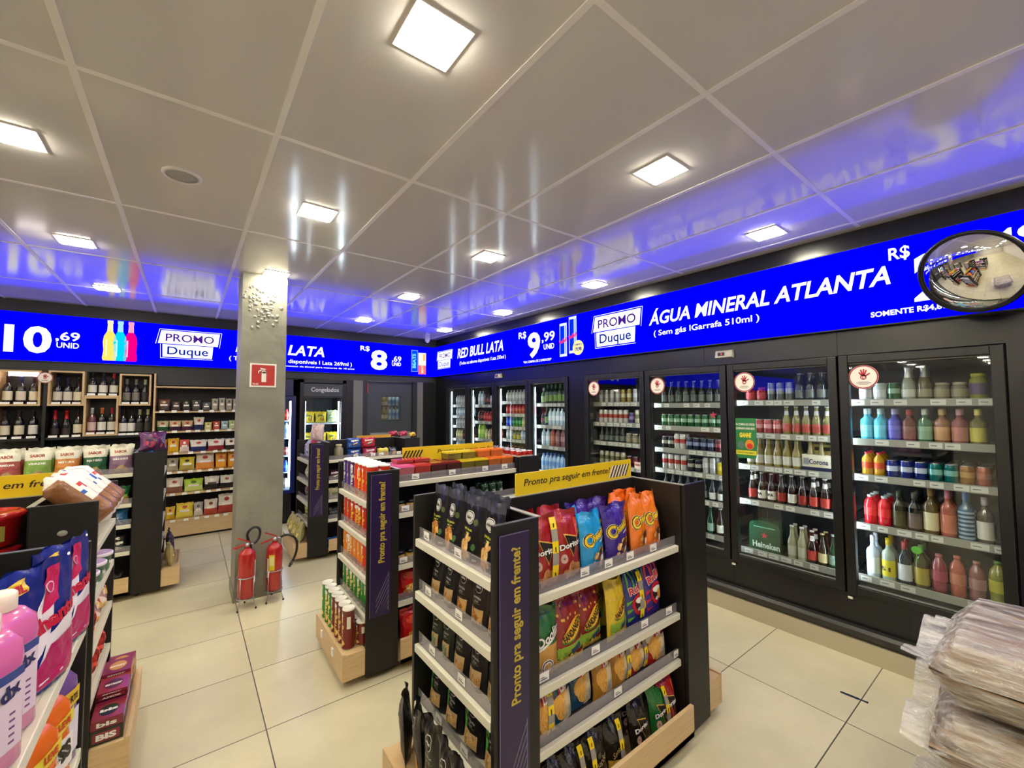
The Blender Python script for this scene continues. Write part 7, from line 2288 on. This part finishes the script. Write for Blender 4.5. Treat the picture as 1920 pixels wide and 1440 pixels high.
b = MB()
xb0, xb1 = -0.335, 0.69
yb0, yb1_ = 6.80, 7.15
t = thing('snack_shelf_unit', ((xb0 + xb1) / 2, yb0, 0), 'pale wood shelf unit of snacks and sweets beside the wine, behind the pillar', 'shelf unit')
b.box(xb0, xb0 + 0.018, yb0, yb1_, 0.03, 2.06, WOOD)
b.box(xb1 - 0.018, xb1, yb0, yb1_, 0.03, 2.06, WOOD)
b.box(xb0 + 0.018, xb1 - 0.018, yb1_ - 0.01, yb1_, 0.03, 2.06, BLACK)
b.box(xb0 + 0.018, xb1 - 0.018, yb0 + 0.05, yb1_ - 0.01, 1.92, 2.06, P(0x2c2d30, 0.5))
b.box(xb0 + 0.018, xb1 - 0.018, yb0 + 0.005, yb0 + 0.023, 0.03, 0.21, WOOD)
b.box(xb0 + 0.02, xb1 - 0.02, yb0 + 0.06, yb1_, 0.0, 0.03, BLACK)
b.build('carcass', t)
SHZ = (1.905, 1.592, 1.339, 1.065, 0.828, 0.556, 0.228)
for z in SHZ:
    b = MB()
    b.box(xb0 + 0.018, xb1 - 0.018, yb0, yb1_ - 0.01, z - 0.018, z, WOOD)
    b.build('shelf', t)
rs = random.Random(11)


def pack_mesh(w, h, c, c2, c3, style, seed, lo=0.0):
    def art(b, f, ww, hh):
        if c3 is not None:
            b.ell(f, 0.0, 0.74 * hh, 0.16 * ww, 0.10 * hh, P(c3, 0.4), lift=0.0014)
            b.rect(f, -0.3 * ww, 0.42 * hh, 0.3 * ww, 0.56 * hh, P(0xEDE6D8 if c3 != 0xEDE6D8 else 0x4a3a2a, 0.4), 3, 2, 0.0014)
    return bag(w, h, 0.07 if style != 'block' else 0.06, P(c, 0.3, bump=0.4), bands=((lo, lo + 0.4, P(c2, 0.3, bump=0.4)),) if c2 is not None else (), art=art, style=style, seed=seed, nu=8, nv=12).mesh('snack_pack')


ROWS = (
    (1.592, 'top', [(0.13, 0.15, 0x6a4432, 0x3a2a20, 0xC8B08A, 'block', 'brown jar-like pack'), (0.10, 0.13, 0x3a2e26, None, 0x8a8068, 'block', 'dark pack'), (0.10, 0.14, 0x2e2824, None, 0xA8A094, 'block', 'dark pack'), (0.10, 0.14, 0x4a463e, None, 0xC8C4B8, 'block', 'grey brown pack'), (0.10, 0.11, 0x5a5a5e, None, 0xB8B8B8, 'block', 'grey tin pack'),
                     (0.075, 0.16, 0xA8A294, None, 0x5a564c, 'block', 'pale grey box'), (0.075, 0.17, 0xA8A294, None, 0x5a564c, 'block', 'pale grey box'), (0.075, 0.16, 0x9a958a, None, 0x4a463e, 'block', 'pale grey box'), (0.075, 0.16, 0xA8A294, None, 0x3a362e, 'block', 'pale grey box'), (0.075, 0.16, 0xA8A294, None, 0x5a564c, 'block', 'pale grey box')]),
    (1.339, 'second', [(0.115, 0.13, 0xB8B088, 0x1E5A34, 0xB02A2A, 'pillow', 'green and cream bag'), (0.12, 0.13, 0xC8B088, 0x3a1a3a, 0xB02A2A, 'pillow', 'purple and cream bag'), (0.12, 0.13, 0xB89A70, 0x4a2038, 0xB02A2A, 'pillow', 'purple and cream bag'), (0.11, 0.17, 0xE0DAC8, 0x1E2A5A, 0xC03028, 'pillow', 'white and navy bag with red seal'),
                        (0.085, 0.10, 0xC8C07A, None, 0x8a7a30, 'block', 'small yellow box'), (0.085, 0.11, 0xB84A38, None, 0xE8D8C0, 'block', 'small red box'), (0.085, 0.11, 0x9AB8C0, None, 0x5a7a88, 'block', 'small pale blue box'), (0.08, 0.12, 0xB0BC8A, None, 0x6a8a4a, 'block', 'small green box'), (0.08, 0.12, 0xA8B07A, None, 0x5a6a3a, 'block', 'small olive box')]),
    (1.065, 'third', [(0.11, 0.17, 0xD8841E, None, 0xC0301E, 'pillow', 'orange bag'), (0.115, 0.18, 0xE0B42A, None, 0xB0301E, 'pillow', 'yellow bag'), (0.10, 0.16, 0xD8584A, 0xE8D8D0, 0xF0E0D8, 'pillow', 'red and white bag'), (0.18, 0.15, 0xE0DCD4, 0x22306A, 0xC03A3A, 'pillow', 'white and navy bag'), (0.19, 0.15, 0xE0D8D4, 0x9A2A3A, 0xC03A3A, 'pillow', 'white and maroon bag'), (0.13, 0.15, 0xE0DCD0, 0x2a2a26, 0x5a2a20, 'pillow', 'white and black bag')]),
    (0.828, 'fourth', [(0.12, 0.17, 0xA8A08A, None, 0x4a3a2a, 'pillow', 'grey beige bag'), (0.16, 0.17, 0xD8C82A, 0xB8A858, 0x3a3a20, 'pillow', 'bright yellow bag'), (0.21, 0.21, 0xD8D0BC, 0xD0863A, 0xA82420, 'block', 'wide white and orange pack'), (0.13, 0.20, 0xE09A2A, None, 0xB0381E, 'block', 'orange pack'), (0.13, 0.20, 0xE09A2A, None, 0xB0381E, 'block', 'orange pack')]),
    (0.556, 'fifth', [(0.17, 0.19, 0xD8CCB8, 0x8a5a44, 0xA83A2E, 'pillow', 'white and brown bag'), (0.20, 0.16, 0xA8CC2E, 0xC8D87A, 0x4a6a1e, 'pillow', 'lime green bag'), (0.16, 0.17, 0xD8D4C8, 0x1a1a1a, 0xEDE6D8, 'pillow', 'white bag with black band'), (0.15, 0.17, 0xD8D4C8, 0x1e1a1a, 0xB84A3A, 'pillow', 'white bag with black band')]),
    (0.228, 'lowest', [(0.10, 0.16, 0xD8B42A, None, 0xB0301E, 'pillow', 'mustard yellow bag'), (0.18, 0.19, 0xE4CC2A, 0xE8D85A, 0xB8481E, 'pillow', 'wide yellow bag'), (0.10, 0.18, 0xA8A298, 0xD8D4C8, 0x4a3a3a, 'pillow', 'grey bag'), (0.15, 0.20, 0xD8CEBC, 0xB84A3A, 0x7a2a20, 'pillow', 'white and red bag'), (0.19, 0.25, 0xDCD4C4, 0xA83A34, 0xA02A24, 'pillow', 'tall white and red bag')]))
sd = 200
for z, zn, packs in ROWS:
    tot = sum(p[0] for p in packs)
    x = -0.30 if z > 0.9 else -0.19
    span = 0.53 - x
    gap = max(0.004, (span - tot) / len(packs))
    k = 0
    for (w, h, c, c2, c3, st, d) in packs:
        sd += 1
        me = pack_mesh(w, h, c, c2, c3, st, sd)
        put_bag(me, 'snack_pack', '%s, %s from the wine, %s shelf by the pillar' % (d, ORD[k], zn), (x + w / 2, yb0 + 0.09, z), cat='snack pack', j=0.02, lean=0.05)
        x += w + gap
        k += 1
    xx = xb0 + 0.06
    f = face_y(yb0 - 0.001)
    while xx < xb1 - 0.1:
        b = MB()
        b.rect(f, xx, z - 0.018, xx + 0.05, z + 0.012, TAGW, 1, 1, 0.001)
        b.build('price_label', t)
        xx += rs.uniform(0.09, 0.15)

# ------------------------------------------------------------------ pillar sign and extinguishers
t = thing('extinguisher_sign', (0.525, 4.30, 1.93), 'red square sign with a white extinguisher pictogram on the pillar', 'sign')
b = MB()
b.box(0.423, 0.627, 4.303, 4.309, 1.822, 2.032, WT)
b.build('backing', t)
b = MB()
f = face_y(4.303)
b.rect(f, 0.436, 1.836, 0.614, 2.019, P(0xB3241E, 0.45), 1, 1, 0.0008)
W2 = P(0xEFEAE0, 0.4)
b.rect(f, 0.512, 1.868, 0.548, 1.958, W2, 1, 1, 0.002)
b.ell(f, 0.530, 1.958, 0.018, 0.014, W2, lift=0.002)
b.rect(f, 0.524, 1.965, 0.536, 1.984, W2, 1, 1, 0.002)
b.poly(f, [(0.500, 1.985), (0.545, 1.978), (0.545, 1.985), (0.502, 1.994)], W2, 0.002)
b.poly(f, [(0.490, 1.968), (0.520, 1.984), (0.520, 1.978), (0.496, 1.960)], W2, 0.002)
b.rect(f, 0.486, 1.945, 0.492, 1.966, W2, 1, 1, 0.002)
b.text(f, 'PÓ ABC', 0.468, 1.850, W2, w=0.045, h=0.012, off=0.03, lift=0.002)
b.build('pictogram', t)

EXR = P(0xB01A1C, 0.22, coat=0.5)


def extinguisher(cx, cy, label, side):
    t = thing('fire_extinguisher', (cx, cy, 0.085), label, 'fire extinguisher')
    r = 0.062
    b = MB()
    b.lathe([(0.0005, 0.0), (r * 0.9, 0.0), (r, 0.012), (r, 0.33), (r * 0.95, 0.352), (r * 0.75, 0.375), (r * 0.38, 0.39), (0.022, 0.395), (0.022, 0.408)], 28, (cx, cy, 0.085), EXR)
    b.build('cylinder', t)
    b = MB()
    f = lambda u, v, l: (cx + (r + l) * math.sin(u / r), cy - (r + l) * math.cos(u / r), v)
    if side > 0:
        b.rect(f, -0.052, 0.26, -0.006, 0.39, P(0xD8C21E, 0.4), 5, 1, 0.0008)
        b.rect(f, -0.046, 0.30, -0.012, 0.375, P(0xE8DCA0, 0.4), 4, 1, 0.0014)
        b.rect(f, -0.07, 0.20, -0.055, 0.36, P(0xD8D4C8, 0.4), 2, 1, 0.0008)
    else:
        b.rect(f, 0.06, 0.20, 0.09, 0.38, P(0xD8D4C8, 0.4), 3, 1, 0.0008)
    b.build('label', t)
    b = MB()
    z = 0.49
    b.lathe([(0.016, 0.0), (0.018, 0.004), (0.018, 0.03), (0.010, 0.036), (0.0005, 0.036)], 14, (cx, cy, z), STEEL)
    b.tube([(cx + 0.02, cy, z + 0.02), (cx + 0.045, cy - 0.005, z + 0.018)], 0.009, STEEL)
    b.lathe([(0.0005, 0.0), (0.014, 0.001), (0.014, 0.008), (0.0005, 0.009)], 12, (cx, cy - 0.03, z + 0.018), STEEL, axis='y')
    b.build('valve', t)
    b = MB()
    b.add([(cx + 0.012, cy - 0.011, z + 0.045), (cx + 0.012, cy + 0.011, z + 0.045), (cx - 0.075, cy + 0.010, z + 0.088), (cx - 0.075, cy - 0.010, z + 0.088), (cx + 0.012, cy - 0.011, z + 0.037), (cx + 0.012, cy + 0.011, z + 0.037), (cx - 0.075, cy + 0.010, z + 0.078), (cx - 0.075, cy - 0.010, z + 0.078)],
          [(0, 1, 2, 3), (7, 6, 5, 4), (0, 3, 7, 4), (1, 5, 6, 2), (3, 2, 6, 7), (0, 4, 5, 1)], EXR)
    b.build('lever', t)
    b = MB()
    b.add([(cx + 0.015, cy - 0.011, z + 0.034), (cx + 0.015, cy + 0.011, z + 0.034), (cx - 0.10, cy + 0.010, z + 0.005), (cx - 0.10, cy - 0.010, z + 0.005), (cx + 0.015, cy - 0.011, z + 0.024), (cx + 0.015, cy + 0.011, z + 0.024), (cx - 0.10, cy + 0.010, z - 0.006), (cx - 0.10, cy - 0.010, z - 0.006)],
          [(0, 1, 2, 3), (7, 6, 5, 4), (0, 3, 7, 4), (1, 5, 6, 2), (3, 2, 6, 7), (0, 4, 5, 1)], EXR)
    b.build('carry_handle', t)
    b = MB()
    if side > 0:
        ctrl = [(0.04, 0.0, 0.508), (0.07, 0, 0.525), (0.115, -0.005, 0.52), (0.155, -0.01, 0.49), (0.172, -0.012, 0.44), (0.170, -0.014, 0.38), (0.155, -0.016, 0.33), (0.135, -0.018, 0.29)]
    else:
        ctrl = [(0.04, 0.0, 0.508), (0.085, 0.0, 0.515), (0.125, 0.015, 0.545), (0.14, 0.022, 0.59), (0.12, 0.026, 0.625), (0.07, 0.028, 0.635), (0.02, 0.030, 0.612), (0.0, 0.034, 0.57), (0.03, 0.050, 0.50), (0.06, 0.058, 0.42)]
    # smooth through the control points
    pts = []
    cp = [Vector((cx + p[0] * (1.0 if side > 0 else 0.66), cy + p[1], p[2])) for p in ctrl]
    for i in range(len(cp) - 1):
        p0, p1, p2, p3 = cp[max(i - 1, 0)], cp[i], cp[i + 1], cp[min(i + 2, len(cp) - 1)]
        for k in range(5):
            s = k / 5
            pts.append(0.5 * ((2 * p1) + (p2 - p0) * s + (2 * p0 - 5 * p1 + 4 * p2 - p3) * s * s + (3 * p1 - p0 - 3 * p2 + p3) * s ** 3))
    pts.append(cp[-1])
    b.tube(pts, 0.010, P(0x111111, 0.45), 10)
    b.build('hose', t)
    if side > 0:
        b = MB()
        e = pts[-1]
        d = (pts[-1] - pts[-2]).normalized()
        b.tube([e - d * 0.005, e + d * 0.02, e + d * 0.045], [0.012, 0.014, 0.010], P(0x3a3a3a, 0.4), 10)
        b.build('nozzle', t)
    # wire stand: thing of its own
    s = thing('extinguisher_stand', (cx, cy, 0), 'wire floor stand holding the %s extinguisher by the pillar' % ('yellow-labelled' if side > 0 else 'plain red'), 'stand')
    for zr, rr in ((0.085, r + 0.006), (0.255, r + 0.006)):
        b = MB()
        b.tube([(cx + rr * math.cos(2 * PI * k / 28), cy + rr * math.sin(2 * PI * k / 28), zr - 0.004) for k in range(29)], 0.0035, STEEL, 6, caps=False)
        b.build('ring', s)
    for a in (-2.3, -0.85, 1.57):
        b = MB()
        c, sn = math.cos(a), math.sin(a)
        b.tube([(cx + (r + 0.010) * c, cy + (r + 0.010) * sn, 0.262), (cx + (r + 0.010) * c, cy + (r + 0.010) * sn, 0.08), (cx + (r + 0.034) * c, cy + (r + 0.034) * sn, 0.006)], 0.0035, STEEL, 6)
        b.lathe([(0.0005, 0), (0.007, 0), (0.007, 0.014), (0.0005, 0.015)], 10, (cx + (r + 0.034) * c, cy + (r + 0.034) * sn, 0.0), BLACK)
        b.build('leg', s)
    b = MB()
    b.tube([(cx - 0.055, cy, 0.076), (cx + 0.055, cy, 0.076)], 0.0035, STEEL, 6)
    b.tube([(cx, cy - 0.055, 0.0755), (cx, cy + 0.055, 0.0755)], 0.0035, STEEL, 6)
    b.build('cross_bar', s)


extinguisher(0.425, 4.165, 'red fire extinguisher nearer the left face of the pillar, hose looped above', -1)
extinguisher(0.630, 4.195, 'red fire extinguisher with yellow label and hose hanging to its side', 1)

# ------------------------------------------------------------------ plastic wrapped bundles at the right edge
n_ = NT('kraft_bundle', 0.6)
tc = n_.n('TexCoord')
mp = n_.n('Mapping')
mp.inputs['Scale'].default_value = (9, 1.2, 55)
n_.l(tc.outputs['Object'], mp.inputs[0])
nz = n_.n('TexNoise')
nz.inputs['Scale'].default_value = 1.6
nz.inputs['Detail'].default_value = 7
n_.l(mp.outputs[0], nz.inputs['Vector'])
cr = n_.n('ValToRGB')
cr.color_ramp.elements[0].position = 0.3
cr.color_ramp.elements[0].color = (*lin(0x2E2218), 1)
cr.color_ramp.elements[1].position = 0.72
cr.color_ramp.elements[1].color = (*lin(0xB09C7E), 1)
e2 = cr.color_ramp.elements.new(0.5)
e2.color = (*lin(0x7A5A3C), 1)
n_.l(nz.outputs['Fac'], cr.inputs[0])
n_.l(cr.outputs[0], n_.b.inputs['Base Color'])
KRAFT = n_.m

m = bpy.data.materials.new('wrap_film')
m.use_nodes = True
nt = m.node_tree
nt.nodes.clear()
tr = nt.nodes.new('ShaderNodeBsdfTransparent')
df = nt.nodes.new('ShaderNodeBsdfDiffuse')
df.inputs[0].default_value = (0.80, 0.77, 0.72, 1)
gl = nt.nodes.new('ShaderNodeBsdfGlossy')
gl.inputs['Roughness'].default_value = 0.22
tcn = nt.nodes.new('ShaderNodeTexCoord')
mpn = nt.nodes.new('ShaderNodeMapping')
mpn.inputs['Scale'].default_value = (14, 4, 22)
nzz = nt.nodes.new('ShaderNodeTexNoise')
nzz.inputs['Scale'].default_value = 2.5
nzz.inputs['Detail'].default_value = 6
bpn = nt.nodes.new('ShaderNodeBump')
bpn.inputs['Strength'].default_value = 0.9
bpn.inputs['Distance'].default_value = 0.03
nt.links.new(tcn.outputs['Object'], mpn.inputs[0])
nt.links.new(mpn.outputs[0], nzz.inputs['Vector'])
nt.links.new(nzz.outputs['Fac'], bpn.inputs['Height'])
nt.links.new(bpn.outputs['Normal'], gl.inputs['Normal'])
nt.links.new(bpn.outputs['Normal'], df.inputs['Normal'])
rmp = nt.nodes.new('ShaderNodeMapRange')
rmp.inputs['From Min'].default_value = 0.35
rmp.inputs['From Max'].default_value = 0.7
rmp.inputs['To Min'].default_value = 0.08
rmp.inputs['To Max'].default_value = 0.55
nt.links.new(nzz.outputs['Fac'], rmp.inputs[0])
mx1 = nt.nodes.new('ShaderNodeMixShader')
nt.links.new(rmp.outputs[0], mx1.inputs[0])
nt.links.new(tr.outputs[0], mx1.inputs[1])
nt.links.new(df.outputs[0], mx1.inputs[2])
mx2 = nt.nodes.new('ShaderNodeMixShader')
mx2.inputs[0].default_value = 0.12
nt.links.new(mx1.outputs[0], mx2.inputs[1])
nt.links.new(gl.outputs[0], mx2.inputs[2])
ot = nt.nodes.new('ShaderNodeOutputMaterial')
nt.links.new(mx2.outputs[0], ot.inputs[0])
WRAP = m


def bundle(cx, cy, z0, lx, ly, th, rz, seed, label):
    """flat kraft stack inside a plastic sleeve whose ends are pinched and stick out along y"""
    t = thing('wrapped_bundle', (cx, cy, z0), label, 'wrapped bundle', 'plastic wrapped bundles at the right edge')
    t.rotation_euler = (0, 0, rz)
    r = random.Random(seed)
    ph = [r.random() * 6 for _ in range(6)]

    def shell(ex, ey, et, fin, nx, ny, mat, name, dz=0.0):
        b = MB()
        o = 0
        L = ly / 2 + ey + fin
        for sg in (1, -1):
            o = len(b.v)
            for j in range(ny + 1):
                for i in range(nx + 1):
                    U, V = -1 + 2 * i / nx, -1 + 2 * j / ny
                    # finer rows near the ends
                    y = L * math.copysign(abs(V) ** 0.8, V)
                    core = max(0.0, (ly / 2 + ey - abs(y)) / 0.07)
                    p = min(1.0, core) ** 0.6 if core > 0 else 0.0
                    q = max(0.0, 1 - abs(U) ** 8) ** 0.5
                    x = U * (lx / 2 + ex) * (1 - (0.14 if fin else 0.02) * (1 - p)) + (0.012 * math.sin(9 * y + ph[0]) if fin else 0)
                    wr = (0.010 * math.sin(7 * U + 13 * y + ph[1]) + 0.008 * math.sin(23 * y + ph[2] + 4 * U)) if fin else 0.004 * math.sin(11 * U + ph[3])
                    z = (th / 2 + et) * p * q
                    tip = (1 - p)
                    z = sg * (z + 0.002) + (wr * (0.12 + tip) if sg > 0 else wr * tip) + (0.03 * tip * math.sin(5 * U + ph[4]) if fin else 0)
                    b.v.append((x, y, th / 2 + z + dz))
            for j in range(ny):
                for i in range(nx):
                    qd = (o + j * (nx + 1) + i, o + j * (nx + 1) + i + 1, o + (j + 1) * (nx + 1) + i + 1, o + (j + 1) * (nx + 1) + i)
                    b.f.append(qd if sg > 0 else qd[::-1])
                    b.m.append(b.mi(mat))
                    b.sm.append(True)
        ob = bpy.data.objects.new(name, b.mesh(name))
        COL.objects.link(ob)
        ob.parent = t
        return ob
    shell(0, 0, 0, 0.0, 20, 26, KRAFT, 'kraft_stack')
    c = shell(0.012, 0.008, 0.006, 0.065, 30, 48, WRAP, 'plastic_wrap')
    c['label'] = 'translucent plastic wrap'


bundle(2.28, 0.00, 0.006, 0.62, 0.66, 0.19, 0.03, 1, 'plastic wrapped brown bundle at the bottom of the stack')
bundle(2.30, -0.02, 0.225, 0.62, 0.64, 0.19, -0.05, 2, 'plastic wrapped brown bundle second from the floor')
bundle(2.27, 0.01, 0.445, 0.60, 0.64, 0.19, 0.06, 3, 'plastic wrapped brown bundle second from the top of the stack')
bundle(2.29, -0.01, 0.665, 0.62, 0.62, 0.215, -0.03, 4, 'plastic wrapped brown bundle on top of the stack, by the coolers')

# ------------------------------------------------------------------ scrap of tape on the floor
b = MB()
vs, n = [], 8
rt = random.Random(5)
for k in range(n + 1):
    s = k / n
    px, py = 3.028 + 0.010 * s, 0.845 - 0.125 * s
    wd = 0.010 * (0.6 + 0.6 * rt.random())
    vs += [(px - wd, py, 0.0012), (px + wd, py, 0.0012)]
b.add(vs, [(2 * k, 2 * k + 2, 2 * k + 3, 2 * k + 1) for k in range(n)], P(0x1E2440, 0.5))
tag(b.build('floor_tape', loc=(3.033, 0.78, 0)), 'torn scrap of dark blue tape on the floor tiles', 'tape')
